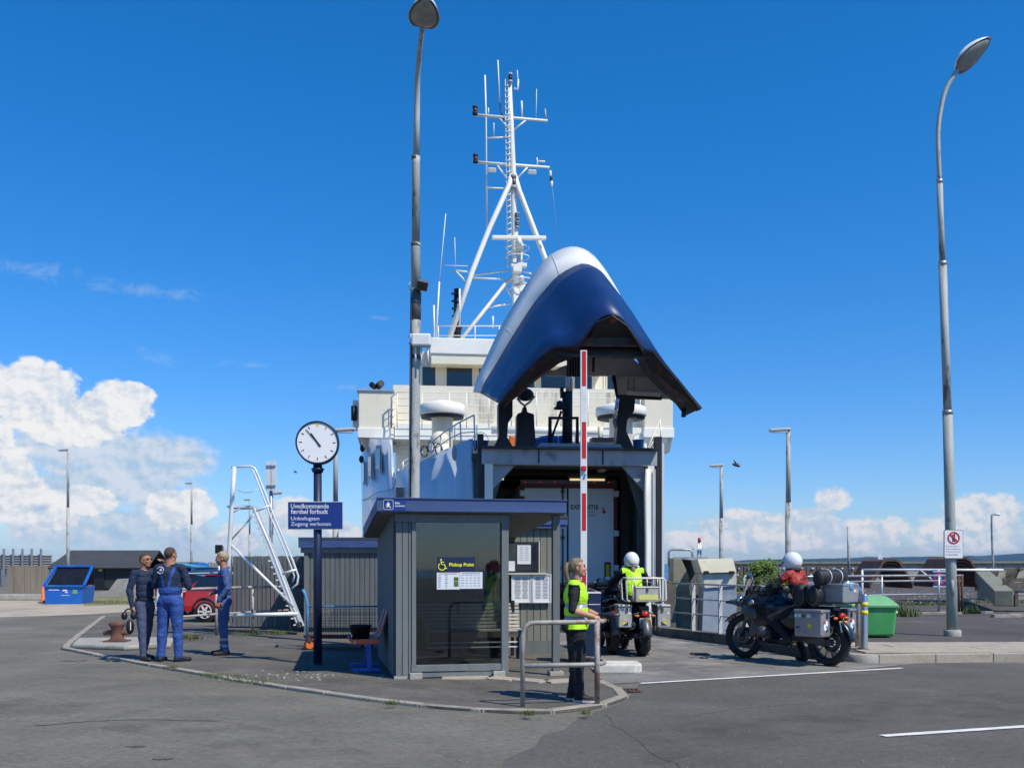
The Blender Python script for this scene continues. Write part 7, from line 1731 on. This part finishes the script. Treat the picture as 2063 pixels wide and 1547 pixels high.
def person(label, loc, rz, H, J, looks, hands, build=1., voxel=.008, headyaw=0., headpitch=0., female=False, helmet=False, group=None, wr=.006, name='person', legw=1.):
    t = thing(name, label, 'person', loc, rz, group); s = H/1.80; ROOTM[t.name] = Matrix.Translation(Vector(loc))@Matrix.Rotation(rz, 4, 'Z')
    D = dict(hipL=V(.095,0,.93), hipR=V(-.095,0,.93), kneeL=V(.11,-.02,.50), kneeR=V(-.11,-.02,.50), ankL=V(.115,.015,.09), ankR=V(-.115,.015,.09),
             footL=V(.135,-.16,.03), footR=V(-.135,-.16,.03), pelvis=V(0,0,.97), waist=V(0,.0,1.12), chest=V(0,0,1.33), neck=V(0,.01,1.49), head=V(0,-.022,1.662),
             shL=V(.19,.01,1.455), shR=V(-.19,.01,1.455), elL=V(.25,.03,1.16), elR=V(-.25,.03,1.16), wrL=V(.26,-.06,.91), wrR=V(-.26,-.06,.91))
    D.update({k: Vector(v) for k, v in J.items()})
    for k in D: D[k] = D[k]*s
    b = build*s; f = .9 if female else 1.
    pr = []
    top, arm, fore, leg, shoe = looks['top'], looks.get('arm', looks['top']), looks['fore'], looks['leg'], looks['shoe']
    C = lambda a, c, r0, r1, l: pr.append(('cap', Vector(a), Vector(c), r0, r1, l))
    E = lambda c, r, l, rot=None: pr.append(('ell', Vector(c), r, l, rot))
    torso_dir = (D['neck']-D['pelvis']).normalized()
    tq = V(0,0,1).rotation_difference(torso_dir).to_matrix()
    hipw = 1.08 if female else 1.
    E(D['pelvis'], (.165*b*hipw, .125*b, .13*s), leg, tq); E(D['waist'], (.163*b*f, .122*b, .16*s), top, tq); E(D['chest'], (.175*b*f, .125*b, .17*s), top, tq)
    if not female: E(D['waist'].lerp(D['chest'],.45), (.168*b,.122*b,.20*s), top, tq)
    E(D['chest']+tq@V(0,-.01,.09)*s, (.165*b*f,.105*b,.09*s), top, tq)
    if female: 
        for x in (-.07,.07): E(D['chest']+tq@V(x*.9,-.07,-.01)*s, (.075*s,.062*s,.085*s), top)
    for q in 'LR':
        sg = 1 if q == 'L' else -1
        C(D['neck']+V(sg*.02,0,-.01)*s, D['sh'+q]+V(0,0,.0), .055*b, .062*b*f, top)
        sl = (1.12 if build < 1.1 else 1.0) if not female else 1.; slf = 1.25 if fore.startswith('cloth') else 1.
        C(D['sh'+q], D['el'+q], .062*b*f*sl, .050*b*f*sl, arm); 
        C(D['el'+q], D['wr'+q], .047*b*f*slf, .031*b*f*slf, fore)
        lw = legw*s*(build*.5+.5)
        gl = D['pelvis']+V(sg*.075,.045,-.03)*s; E(gl, (.085*s*legw,.09*s,.1*s), leg)
        C(D['hip'+q]+V(0,0,-.02)*s, D['kn'+'ee'+q], .098*lw, .068*lw, leg); C(D['knee'+q], D['ank'+q]+V(0,0,.0), .069*lw, .052*lw if looks.get('wide', 1) else .04*lw, leg)
        C(D['knee'+q].lerp(D['ank'+q], .25)+V(0,.02,0)*s, D['knee'+q].lerp(D['ank'+q], .6), .06*lw, .052*lw, leg)
        ft = D['foot'+q]; an = D['ank'+q]; hd = (V(ft.x,ft.y,0)-V(an.x,an.y,0)).normalized()
        zf = min(ft.z, an.z-.03*s)
        C(an, V(an.x,an.y,ft.z+.02*s)-hd*.03*s, .046*s, .045*s, shoe); C(V(an.x,an.y,ft.z+.01*s)-hd*.035*s, V(ft.x,ft.y,ft.z+.004), .042*s, .036*s, shoe); C(V(an.x,an.y,ft.z+.03*s), V(ft.x,ft.y,ft.z), .045*s, .030*s, shoe)
    C(D['neck']+V(0,0,-.04)*s, D['head']+V(0,.015,-.06)*s, .063*b*f if not female else .052*s, .060*b*f if not female else .050*s, looks.get('skin', 'skin'))
    HR = Matrix.Rotation(headyaw, 3, 'Z')@Matrix.Rotation(headpitch, 3, 'X'); hc = D['head']; hs = s*(1.02 if female else 1.05)
    sk = looks.get('skin', 'skin')
    def hp(x, y, z): return hc+HR@(V(x,y,z)*hs)
    HE = lambda c, r, l, n=None: pr.append(('ell', hp(*c), tuple(k*hs for k in r), l, HR))
    HE((0,.018,.03), (.076,.095,.088), sk); HE((0,-.012,-.015), (.066,.078,.092), sk); HE((0,-.045,-.075), (.040,.036,.034), sk); HE((0,.0,-.05), (.056,.06,.055), sk)
    if not helmet:
        pr.append(('cap', hp(0,-.080,.018), hp(0,-.098,-.018), .010*hs, .012*hs, sk)); HE((0,-.078,.038), (.05,.016,.012), sk)
        for x in (-1,1):
            HE((x*.030,-.079,.014), (.013,.008,.007), 'eye'); HE((x*.074,.012,-.005), (.010,.018,.030), sk); HE((x*.035,-.066,-.02), (.022,.02,.018), sk)
        HE((0,-.088,-.052), (.022,.010,.008), 'lip')
    for q, sd in (('L',-1),('R',1)):
        h_ = hands.get(q)
        if h_: hand_prims(pr, D['wr'+q], h_[0], h_[1], h_[3] if len(h_) > 3 else sd, h_[2], s*(.9 if female else 1), looks.get('hand', sk))
    # one fused surface
    mb = MB()
    for c in pr:
        if c[0] == 'cap':
            a, e, r0, r1 = c[1], c[2], c[3], c[4]; ax = (e-a); L_ = ax.length
            if L_ < 1e-4: continue
            axn = ax/L_; prof = []
            for k in range(5): th = PI/2*(1-k/4); prof.append((r0*math.cos(th), -r0*math.sin(th)))
            for k in range(1, 4): prof.append((r0+(r1-r0)*k/4, L_*k/4))
            for k in range(5): th = PI/2*k/4; prof.append((r1*math.cos(th), L_+r1*math.sin(th)))
            prof[0] = (1e-5, prof[0][1]); prof[-1] = (1e-5, prof[-1][1])
            mb.lathe(prof, a, axn, 14)
        else: mb.ell(c[1], c[2], c[4] if c[4] is not None else None, 18, 12)
    me = bpy.data.meshes.new('tmp'); me.from_pydata([tuple(p) for p in mb.v], [], mb.f)
    bm = bmesh.new(); bm.from_mesh(me); bmesh.ops.remove_doubles(bm, verts=bm.verts, dist=1e-6); bmesh.ops.recalc_face_normals(bm, faces=bm.faces); bm.to_mesh(me); bm.free()
    o = link(bpy.data.objects.new('tmp', me)); md = o.modifiers.new('r', 'REMESH'); md.mode = 'VOXEL'; md.voxel_size = voxel; md.use_smooth_shade = True
    sm = o.modifiers.new('s', 'SMOOTH'); sm.factor = .5; sm.iterations = 2
    dg = bpy.context.evaluated_depsgraph_get(); body = bpy.data.meshes.new_from_object(o.evaluated_get(dg)); bpy.data.objects.remove(o)
    nv = len(body.vertices); co = np.empty(nv*3); body.vertices.foreach_get('co', co); co = co.reshape(-1, 3)
    best = np.full(nv, 1e9); lab = np.zeros(nv, int); labs = sorted({c[5] if c[0] == 'cap' else c[3] for c in pr}); prim = np.zeros(nv, int)
    for i, c in enumerate(pr):
        if c[0] == 'cap':
            a, e = np.array(c[1]), np.array(c[2]); ax = e-a; tt_ = np.clip(((co-a)@ax)/max(1e-9, ax@ax), 0, 1); d = np.linalg.norm(co-a-tt_[:, None]*ax, axis=1)-(c[3]+(c[4]-c[3])*tt_); l = c[5]
        else:
            Rm = np.array(c[4]) if c[4] is not None else np.eye(3); q = (co-np.array(c[1]))@Rm; r = np.array(c[2]); k = np.linalg.norm(q/r, axis=1); d = (k-1)*r.min(); l = c[3]
        if l in ('eye', 'lip'): d = d-.002
        u = d < best; best[u] = d[u]; lab[u] = labs.index(l); prim[u] = i
    z = co[:, 2]/s
    def relabel(cond, l):
        if l not in labs: labs.append(l)
        lab[cond] = labs.index(l)
    ln = lambda n: labs.index(n) if n in labs else -1
    if 'rules' in looks: looks['rules'](co/s, lab, relabel, ln)
    # clothes wrinkle
    nm = np.empty(nv*3); body.vertex_normals.foreach_get('vector', nm); nm = nm.reshape(-1, 3)
    isc = np.ones(nv, bool)
    for q in (sk, 'lip', 'eye', 'skin', shoe): 
        if q in labs: isc &= lab != labs.index(q)
    ph = random.uniform(0, 9)
    wq = np.array([mnoise.noise(Vector((c[0]*9+ph, c[1]*9, c[2]*13+c[0]*6)))+.6*mnoise.noise(Vector((c[0]*21, c[1]*21+ph, c[2]*30)))-.35*abs(mnoise.noise(Vector((c[0]*16, c[1]*16+ph, c[2]*40+c[1]*14)))) for c in co])*1.7
    wv = wq+0*(np.sin(co[:, 2]*58+co[:, 0]*23+3*np.sin(co[:, 1]*19+ph+co[:, 2]*9))*.5+np.sin(co[:, 2]*33-co[:, 1]*41+2*np.sin(co[:, 0]*27+ph))*.5+.5*np.sin(co[:, 2]*110+co[:, 0]*60+ph))
    co2 = co+nm*(wv*wr*isc)[:, None]
    body.vertices.foreach_set('co', co2.ravel())
    nf = len(body.polygons); 
    loops = np.empty(len(body.loops), int); body.loops.foreach_get('vertex_index', loops); st = np.empty(nf, int); body.polygons.foreach_get('loop_start', st)
    body.materials.clear()
    for l in labs: body.materials.append(m[l])
    body.polygons.foreach_set('material_index', lab[loops[st]].astype(np.int32)); body.polygons.foreach_set('use_smooth', np.ones(nf, bool)); body.update()
    body.name = 'body'
    bo = part('body', body, None, t)
    info = dict(co=co2, lab=lab, labs=labs, nm=nm, body=body, s=s, hp=hp, HR=HR, hc=hc, hs=hs, D=D, loops=loops, st=st)
    return t, info
def shell(t, info, name, cond, off, mt, noise_amp=0., thick=0., nscale=40.):
    """garment or hair grown from the body surface"""
    co, nm, body = info['co'], info['nm'], info['body']; idx = {}; vs = []; fs = []
    for p in body.polygons:
        vv = list(p.vertices)
        if all(cond[v] for v in vv):
            f = []
            for v in vv:
                if v not in idx:
                    n = nm[v]; o_ = off if np.isscalar(off) else off[v]
                    k = o_+(noise_amp*mnoise.noise(Vector(co[v])*nscale) if noise_amp else 0); idx[v] = len(vs); vs.append(co[v]+n*k)
                f.append(idx[v])
            fs.append(f)
    me = bpy.data.meshes.new(name); me.from_pydata([tuple(v) for v in vs], [], fs); me.polygons.foreach_set('use_smooth', [True]*len(fs))
    for q in (mt if isinstance(mt, list) else [mt]): me.materials.append(m[q])
    o = link(bpy.data.objects.new(name, me)); o.parent = t
    if thick: sd_ = o.modifiers.new('solid', 'SOLIDIFY'); sd_.thickness = thick; sd_.offset = -1
    return o, np.array(vs), idx
def hair_mask(info, front=.055, low=-.03, back_low=-.075):
    q = (info['co']-np.array(info['hc']))@np.array(info['HR'])/info['hs']
    hm = np.linalg.norm(q, axis=1) < .16
    line = np.where(q[:, 1] < 0, front+(-q[:, 1])*.25, np.where(q[:, 1] < .04, low+(.04-q[:, 1])*(front-low)*18*.9, back_low+(.10-q[:, 1]).clip(0, .1)*.3))
    ear = (np.abs(q[:, 0]) > .066) & (np.abs(q[:, 1]-.012) < .022) & (np.abs(q[:, 2]+.005) < .035)
    info['hd'] = (q[:, 2]-line)
    return hm & (q[:, 2] > line) & ~ear

# woman in the hi-vis vest, facing right
def rules_w(co, lab, rl, ln):
    x, y, z = co.T
    fore = lab == ln('skin')
    rl((lab == ln('clothblack')) & (z > 1.53), 'skin')
wl0 = G(1160,1411,.03)
def handedge(v): return v
wm, wi = person('blonde woman in yellow hi-vis vest and black clothes holding a scanner at the hoop railing', (wl0.x,wl0.y,.030), R(84), 1.66,
    dict(shR=(-.165,.02,1.435), shL=(.165,.0,1.435), elR=(-.235,.03,1.14), wrR=(-.15,-.22,1.06), elL=(.20,-.05,1.15), wrL=(.10,-.30,1.05), neck=(0,.01,1.485), head=(0,-.03,1.655), kneeL=(.085,-.04,.50), kneeR=(-.085,.0,.50), ankL=(.09,.05,.09), ankR=(-.10,-.05,.09), footL=(.10,-.12,.03), footR=(-.12,-.22,.03), chest=(0,.0,1.31), waist=(0,-.005,1.12)),
    dict(top='clothblack', fore='skin', leg='clothblack', shoe='shoe', rules=rules_w), dict(R=((.42,-.9,-.15),(-.5,-.1,.85),1.3), L=((.0,-1,-.15),(.3,0,.95),1.3)), build=1.13, voxel=.0055, headyaw=R(4), headpitch=R(-3), female=True, wr=.004, legw=1.2)
co, lab, labs, s_ = wi['co'], wi['lab'], wi['labs'], wi['s']
x, y, z = (co/s_).T
torso = (np.abs(x) < .235) & (z > .90) & (z < 1.50) & (lab != labs.index('skin'))
D = wi['D']
for q, sg in (('L',1),('R',-1)):   # leave the arms out
    a, e = np.array(D['sh'+q])+np.array([sg*.0,0,-.03]), np.array(D['el'+q]); ax = e-a; tt_ = np.clip(((co-a)@ax)/(ax@ax), 0, 1); d = np.linalg.norm(co-a-tt_[:, None]*ax, axis=1); torso &= ~((d < .068) & (x*sg > .135))
    a, e = np.array(D['el'+q]), np.array(D['wr'+q]); ax = e-a; tt_ = np.clip(((co-a)@ax)/(ax@ax), 0, 1); d = np.linalg.norm(co-a-tt_[:, None]*ax, axis=1); torso &= ~(d < .05)
torso &= ~((np.abs(x) < .045+(z-1.34).clip(0)*.2) & (y < -.02) & (z > 1.36)); torso &= ~((np.hypot(x, y-.01) < .075) & (z > 1.46)); torso &= ~((np.abs(x) < .012) & (y < 0))
flare = .016+.02*(1.15-z).clip(0, .3)
vo, vv, _ = shell(wm, wi, 'hi_vis_vest', torso, flare*s_, ['hivis','reflective'], .004, .006, 14)
me = vo.data; mi_ = []
for p in me.polygons:
    zc = sum(me.vertices[v].co.z for v in p.vertices)/len(p.vertices)/s_
    mi_.append(1 if (1.165 < zc < 1.215 or 1.02 < zc < 1.065) else 0)
me.polygons.foreach_set('material_index', mi_)
hm = hair_mask(wi, .062, -.02, -.07)
shell(wm, wi, 'hair', hm, np.clip(wi['hd']*.5+.002, 0, .013), 'hairblonde', .006, 0, 30)
hp = wi['hp']
pt = MB(); pt.tube(smooth_line([hp(0,.085,.045),hp(0,.125,.045),hp(.0,.145,.0),hp(0,.14,-.07),hp(0,.125,-.16),hp(0,.115,-.235)],3), [.026,.030,.034,.037,.040,.041,.042,.042,.041,.039,.036,.032,.028,.022,.014,.005][:16], 10)
part('ponytail', pt, m['hairblonde'], wm); part('hair_tie', MB().ell(hp(0,.10,.047), (.02,.012,.022)), m['black'], wm)
st_ = MB()
for k in range(34):
    a = random.uniform(-1.2,1.2); e0 = hp(.075*math.sin(a), -.05+random.uniform(0,.06), .07+.035*math.cos(a)); e1 = hp(random.uniform(-.03,.03), .112, .055+random.uniform(-.02,.03)); md_ = (e0+e1)/2+(e0+e1-2*hp(0,.02,.02)).normalized()*random.uniform(.018,.030)
    st_.tube(smooth_line([e0, md_, e1, hp(random.uniform(-.03,.03), .15+random.uniform(-.02,.02), -.05), hp(random.uniform(-.04,.04), .13+random.uniform(-.03,.03), -.20-random.uniform(0,.07))], 3), .0022, 4)
part('loose_hair', st_, m['hairblonde'], wm, kind='stuff')
for k in range(5): part('hair_strand', MB().tube([hp(-.072,-.03+k*.012,.05),hp(-.080,-.035+k*.016,.0),hp(-.074,-.03+k*.02,-.06-k*.006)], [.004,.003,.001], 4), m['hairblonde'], wm)
part('collar', MB().tube([V(.06*math.cos(a),-.0+.062*math.sin(a),1.495+.012*math.sin(a))*s_ for a in [k*PI/8 for k in range(16)]], .016, 8, closed=True), m['clothblack'], wm)
part('lanyard', MB().tube([V(-.05,-.10,1.44)*s_, V(-.03,-.155,1.30)*s_, V(-.02,-.165,1.1)*s_], .005, 5), m['black'], wm)
part('hip_pouch', MB().ell(V(-.13,.09,.93)*s_, (.07,.08,.075)), m['clothblack'], wm)
for q in 'LR':
    f, a = wi['D']['foot'+q], wi['D']['ank'+q]; d = (V(f.x,f.y,0)-V(a.x,a.y,0)).normalized(); c = V(f.x,f.y,.0)-d*.075
    part('shoe_sole', MB().prism([c+d*lx+V(-d.y,d.x,0)*ly+V(0,0,.0) for lx, ly in [(-.15,-.03),(-.13,-.036),(.05,-.043),(.09,-.03),(.10,0),(.09,.03),(.05,.043),(-.13,.036),(-.15,.03)]], (0,0,.022)), m['sole'], wm)
dvc = ROOTM[wm.name]@(wi['D']['wrL']+V(-.06,-.10,.02))
sc_ = thing('handheld_scanner', 'dark blue handheld ticket scanner held by the woman in the vest', 'scanner', tuple(dvc), R(84))
part('scanner_body', MB().prism([V(-.045,-.07,-.02),V(.045,-.07,-.02),V(.045,.08,-.01),V(-.045,.08,-.01)], (0,0,.04)), m['navyblack'], sc_, bevel=.012)
part('screen', MB().box((0,-.03,.032), (.06,.09,.004)), m['blueglass'], sc_); part('grip', MB().ell((0,.07,-.02), (.04,.08,.045)), m['black'], sc_); part('nose', MB().ell((0,-.085,.0), (.04,.05,.025)), m['bikegrey'], sc_)

# three harbour workers
def no(co, lab, rl, ln): pass
g1 = G(292,1329,.03)
def rules_1(co, lab, rl, ln):
    x, y, z = co.T; rl((lab == ln('clothnavy')) & (z > 1.525) & (np.abs(x) < .09), 'skintan')
w1, i1 = person('worker in navy sweater shading his eyes and holding ear defenders', (g1.x,g1.y,.030), R(62), 1.76,
    dict(shL=(.19,.0,1.455), elL=(.30,-.24,1.47), wrL=(.12,-.30,1.655), shR=(-.20,.02,1.45), elR=(-.27,.06,1.17), wrR=(-.27,-.0,.93), ankL=(.15,.20,.09), footL=(.19,.03,.03), kneeL=(.12,.06,.50), ankR=(-.13,-.10,.09), footR=(-.16,-.28,.03), kneeR=(-.12,-.07,.50)),
    dict(top='clothnavy', fore='clothnavy', leg='clothgrey', shoe='shoe', skin='skintan', rules=rules_1), dict(L=((-.75,-.25,.15),(.1,-.5,.9),.25), R=((0,-.1,-1),(-1,0,0),1.1)), build=1.0, voxel=.0075, headpitch=R(-6), wr=.004)
shell(w1, i1, 'hair', hair_mask(i1, .058, -.01, -.05), .004, 'hairbrown', .002, 0, 60)
hp = i1['hp']
part('sunglasses', MB().ell(hp(.031,-.088,.016), (.022,.008,.015)).ell(hp(-.031,-.088,.016), (.022,.008,.015)).tube([hp(-.05,-.082,.018),hp(-.078,-.02,.02),hp(-.078,.02,.012)], .003, 5).tube([hp(.05,-.082,.018),hp(.078,-.02,.02),hp(.078,.02,.012)], .003, 5), m['black'], w1)
part('belt', MB().lathe([(.150,1.0*i1['s']),(.155,1.02*i1['s']),(.148,1.035*i1['s'])], n=28), m['clothblack'], w1)
hv = ROOTM[w1.name]@i1['D']['wrR']
ed = thing('ear_defenders', 'black ear defenders and gloves hanging from the first workers hand', 'ear defenders', (hv.x-.03,hv.y-.05,hv.z-.19), R(30))
part('headband', MB().tube([V(.07*math.cos(a),0,.05+.08*math.sin(a)) for a in [k*PI/10 for k in range(11)]], .014, 6), m['black'], ed)
for x in (-.07,.07): part('ear_cup', MB().ell((x,0,.02), (.05,.045,.065)), m['black'], ed)
part('dangling_glove', MB().ell((.02,.02,-.16), (.065,.05,.12)), m['black'], ed); part('strap', MB().box((.02,-.03,-.15), (.012,.006,.12)), m['signwhite'], ed)

g2 = G(343,1332,.03)
def rules_2(co, lab, rl, ln):
    x, y, z = co.T
    nv = lab == ln('clothnavy')
    # bib and brace: blue up to the waist and a narrowing bib with straps on the back
    rl(nv & (z < 1.17) & (np.abs(x) < .24) , 'clothblue')
    rl(nv & (y > .0) & (z < 1.48) & (np.abs(np.abs(x)-.05-(z-1.2)*.22) < .022) & (z > 1.15), 'clothblue')
    rl(nv & (z > 1.52) & (np.abs(x) < .09), 'skintan')
w2, i2 = person('heavy worker seen from behind in blue bib overalls and navy T-shirt', (g2.x,g2.y,.030), R(172), 1.86,
    dict(shL=(.20,.0,1.45), shR=(-.20,.0,1.45), elL=(.27,-.03,1.18), wrL=(.10,-.24,1.22), elR=(-.29,-.03,1.17), wrR=(-.12,-.26,1.20), kneeL=(.13,-.01,.50), kneeR=(-.12,-.01,.50), ankL=(.145,.02,.09), ankR=(-.145,.02,.09), footL=(.16,-.15,.03), footR=(-.26,-.12,.03)),
    dict(top='clothnavy', fore='skintan', leg='clothblue', shoe='shoe', skin='skintan', rules=rules_2), dict(L=((-.9,-.3,0),(0,-.5,.8),.6), R=((.9,-.3,0),(0,-.5,.8),.6)), build=1.16, voxel=.0075, headyaw=R(-18), wr=.005, legw=1.12)
shell(w2, i2, 'hair', hair_mask(i2, .05, -.02, -.07), .003, 'hairbrown', .002, 0, 60)
lc = i2['D']['chest']+V(.09,.152,.10)
lg = MB()
for a0_, a1_ in ((R(20),R(200)),(R(215),R(330))): lg.tube([lc+V(.055*math.cos(a),.004,.055*math.sin(a)) for a in [a0_+(a1_-a0_)*k/10 for k in range(11)]], .006, 5)
lg.tube([lc+V(-.025,.004,-.01),lc+V(0,.004,.02),lc+V(.025,.004,-.01)], .007, 5).tube([lc+V(-.025,.004,.0),lc+V(.02,.004,-.02)], .007, 5)
part('back_emblem', lg, m['signwhite'], w2)

g3 = G(452,1319,.03)
def rules_3(co, lab, rl, ln):
    x, y, z = co.T; rl((lab == ln('clothblue2')) & (z > 1.515) & (np.abs(x) < .08), 'skintan')
    lg_ = (lab == ln('clothblue2')) & (z < .45); rl(lg_ & (z > .255) & (z < .30), 'reflective'); rl(lg_ & (z > .15) & (z < .19), 'reflective')
w3, i3 = person('grey blond worker in blue overalls with reflective ankle bands facing left', (g3.x,g3.y,.030), R(-78), 1.79,
    dict(elR=(-.24,.05,1.17), wrR=(-.16,-.17,1.08), elL=(.24,.07,1.17), wrL=(.22,-.08,.95), ankL=(.10,.03,.09), footL=(.12,-.15,.03), ankR=(-.11,-.03,.09), footR=(-.14,-.21,.03), head=(0,-.045,1.67)),
    dict(top='clothblue2', fore='clothblue2', leg='clothblue2', shoe='shoe', skin='skintan', rules=rules_3), dict(L=((0,-.2,-1),(1,0,0),.9), R=((.4,-.9,-.2),(-.4,0,.9),.7)), build=1.0, voxel=.0075, headpitch=R(6), wr=.005, legw=1.06)
hmk = hair_mask(i3, .040, -.045, -.09)
shell(w3, i3, 'hair', hmk, np.clip(i3['hd']*.25+.002, 0, .011), 'hairgrey', .008, 0, 45)
part('collar', MB().tube([V(.07*math.cos(a),.01+.07*math.sin(a),1.51+.015*math.sin(a))*i3['s'] for a in [k*PI/8 for k in range(16)]], .017, 8, closed=True), m['clothblue2'], w3)

# riders --------------------------------------------------------
def on_bike(bm, v): return bm@Vector(v)
def rider(label, bike, J, looks, hands, rz_add=0, off=(0,0,0), **k):
    M_ = ROOTM[bike.name]; loc = M_@Vector(off); rz = bike.rotation_euler[2]+PI+rz_add
    return person(label, tuple(loc), rz, 1.80, J, looks, hands, **k)
sit = dict(pelvis=(0,.22,.93), hipL=(.10,.20,.90), hipR=(-.10,.20,.90), waist=(0,.20,1.08), chest=(0,.13,1.28), neck=(0,.07,1.46), head=(0,.02,1.62), shL=(.19,.08,1.42), shR=(-.19,.08,1.42),
           elL=(.34,-.10,1.24), elR=(-.34,-.10,1.24), wrL=(.36,-.22,1.13), wrR=(-.36,-.22,1.13), kneeL=(.24,-.16,.72), kneeR=(-.24,-.16,.72), ankL=(.23,.10,.42), ankR=(-.23,.10,.42), footL=(.24,-.08,.36), footR=(-.24,-.08,.36))
def rules_r1(co, lab, rl, ln):
    x, y, z = co.T; tp = (lab == ln('clothblack')) & (z > 1.2)
    rl(tp & (y > -.02) & (np.abs(x) < .30) & (z > 1.26) & (z < 1.49), 'jacketred')
s1 = dict(sit); s1['ankR'] = (-.34,.02,.10); s1['footR'] = (-.38,-.14,.03); s1['kneeR'] = (-.29,-.14,.56); s1['ankL'] = (.25,.12,.40); s1['footL'] = (.27,-.06,.34); s1['kneeL'] = (.27,-.20,.70)
r1, ri = rider('rider in black and red jacket and white helmet on the loaded motorcycle', bike1, s1, dict(top='clothblack', arm='clothblack', fore='clothblack', leg='clothblack', shoe='shoe', rules=rules_r1, hand='black'), dict(L=((0,-1,-.2),(0,-.2,1),1.2), R=((0,-1,-.2),(0,-.2,1),1.2)), build=1.12, voxel=.0085, helmet=True, wr=.005, off=(0,-.10,0))
def helmet_on(t, info, yaw=0.):
    hp = info['hp']; c = hp(0,.005,.01); HR_ = info['HR']
    rows = []
    for i in range(13):
        th = PI*i/12*.80; row = []
        for k in range(25):
            a = 2*PI*k/24; v = V(.118*math.sin(th)*math.cos(a), .142*math.sin(th)*math.sin(a), .138*math.cos(th)); row.append(c+HR_@(v*info['hs']*1.08))
        rows.append(row)
    h = part('helmet', MB().loft(rows), m['helmetwhite'], t, solid=.012)
    vs_ = []
    for th in (1.15,1.35,1.6,1.78): vs_.append([c+HR_@(V(.122*math.sin(th)*math.cos(a), .147*math.sin(th)*math.sin(a), .140*math.cos(th))*info['hs']*1.09) for a in [-PI/2+R(-68)+R(136)*k/10 for k in range(11)]])
    part('visor', MB().loft(vs_), m['winglass'], h)
    part('chin_bar', MB().tube([c+HR_@(V(.125*math.cos(a), .155*math.sin(a), -.10)*info['hs']*1.06) for a in [-PI/2+R(-75)+R(150)*k/8 for k in range(9)]], .028, 8), m['helmetwhite'], h)
    part('neck_roll', MB().tube([c+HR_@(V(.085*math.cos(a), .012+.10*math.sin(a), -.115)*info['hs']*1.06) for a in [k*PI/8 for k in range(16)]], .022, 8, closed=True), m['bagblack'], h)
    part('rear_decal', MB().tube([c+HR_@(V(.122*math.cos(a)*.98, .150*math.sin(a)*.985, -.055)*info['hs']*1.075) for a in [PI/2+R(-32)+R(64)*k/8 for k in range(9)]], .006, 5), m['darkred'], h)
helmet_on(r1, ri)
tb2 = text_mb('ALPS', .17, .07, bold=.03); 
o_ = ri['D']['chest']+V(.09,.148,.075); part('back_lettering', place(tb2, o_, (-1,0,0)), m['inkblack'], r1)
s2 = dict(sit); s2['kneeL'] = (.26,-.12,.58); s2['ankL'] = (.30,.06,.10); s2['footL'] = (.33,-.10,.03); s2['ankR'] = (-.30,.06,.10); s2['footR'] = (-.36,-.10,.03); s2['kneeR'] = (-.26,-.12,.58)
r2, ri2 = rider('rider in black jacket and yellow vest on the pale cased motorcycle', bike2, s2, dict(top='clothblack', fore='clothblack', leg='clothblack', shoe='shoe', hand='black'), dict(L=((0,-1,-.2),(0,-.2,1),1.2), R=((0,-1,-.2),(0,-.2,1),1.2)), build=1.1, voxel=.0085, helmet=True, wr=.005, off=(-.03,.0,.02))
co = ri2['co']/ri2['s']; x, y, z = co.T
tm = (np.abs(x) < .20) & (z > 1.0) & (z < 1.49) & (y > -.02+0*z) & ~((np.abs(x) > .135) & (z < 1.40))
shell(r2, ri2, 'hi_vis_vest', tm, .016, 'hivis', .003, .005, 15)
helmet_on(r2, ri2)
hp = ri2['hp']; part('ponytail', MB().tube([hp(0,.08,-.08),hp(0,.13,-.13),hp(.0,.15,-.19),hp(.01,.15,-.25)], [.035,.045,.04,.012], 9), m['hairblonde'], r2)
# ------------------------------------------------------------- sea air
hzm = bpy.data.materials.new('haze'); hzm.use_nodes = True; hzm.node_tree.nodes.clear()
ho = hzm.node_tree.nodes.new('ShaderNodeOutputMaterial'); hv_ = hzm.node_tree.nodes.new('ShaderNodeVolumePrincipled')
hv_.inputs['Color'].default_value = (.30,.58,1,1); hv_.inputs['Density'].default_value = 5.5e-5; hv_.inputs['Anisotropy'].default_value = .1
hzm.node_tree.links.new(hv_.outputs[0], ho.inputs['Volume'])
struct('haze', MB().box((0,3710,51.5), (18010,8400,108)), hzm, 'stuff')
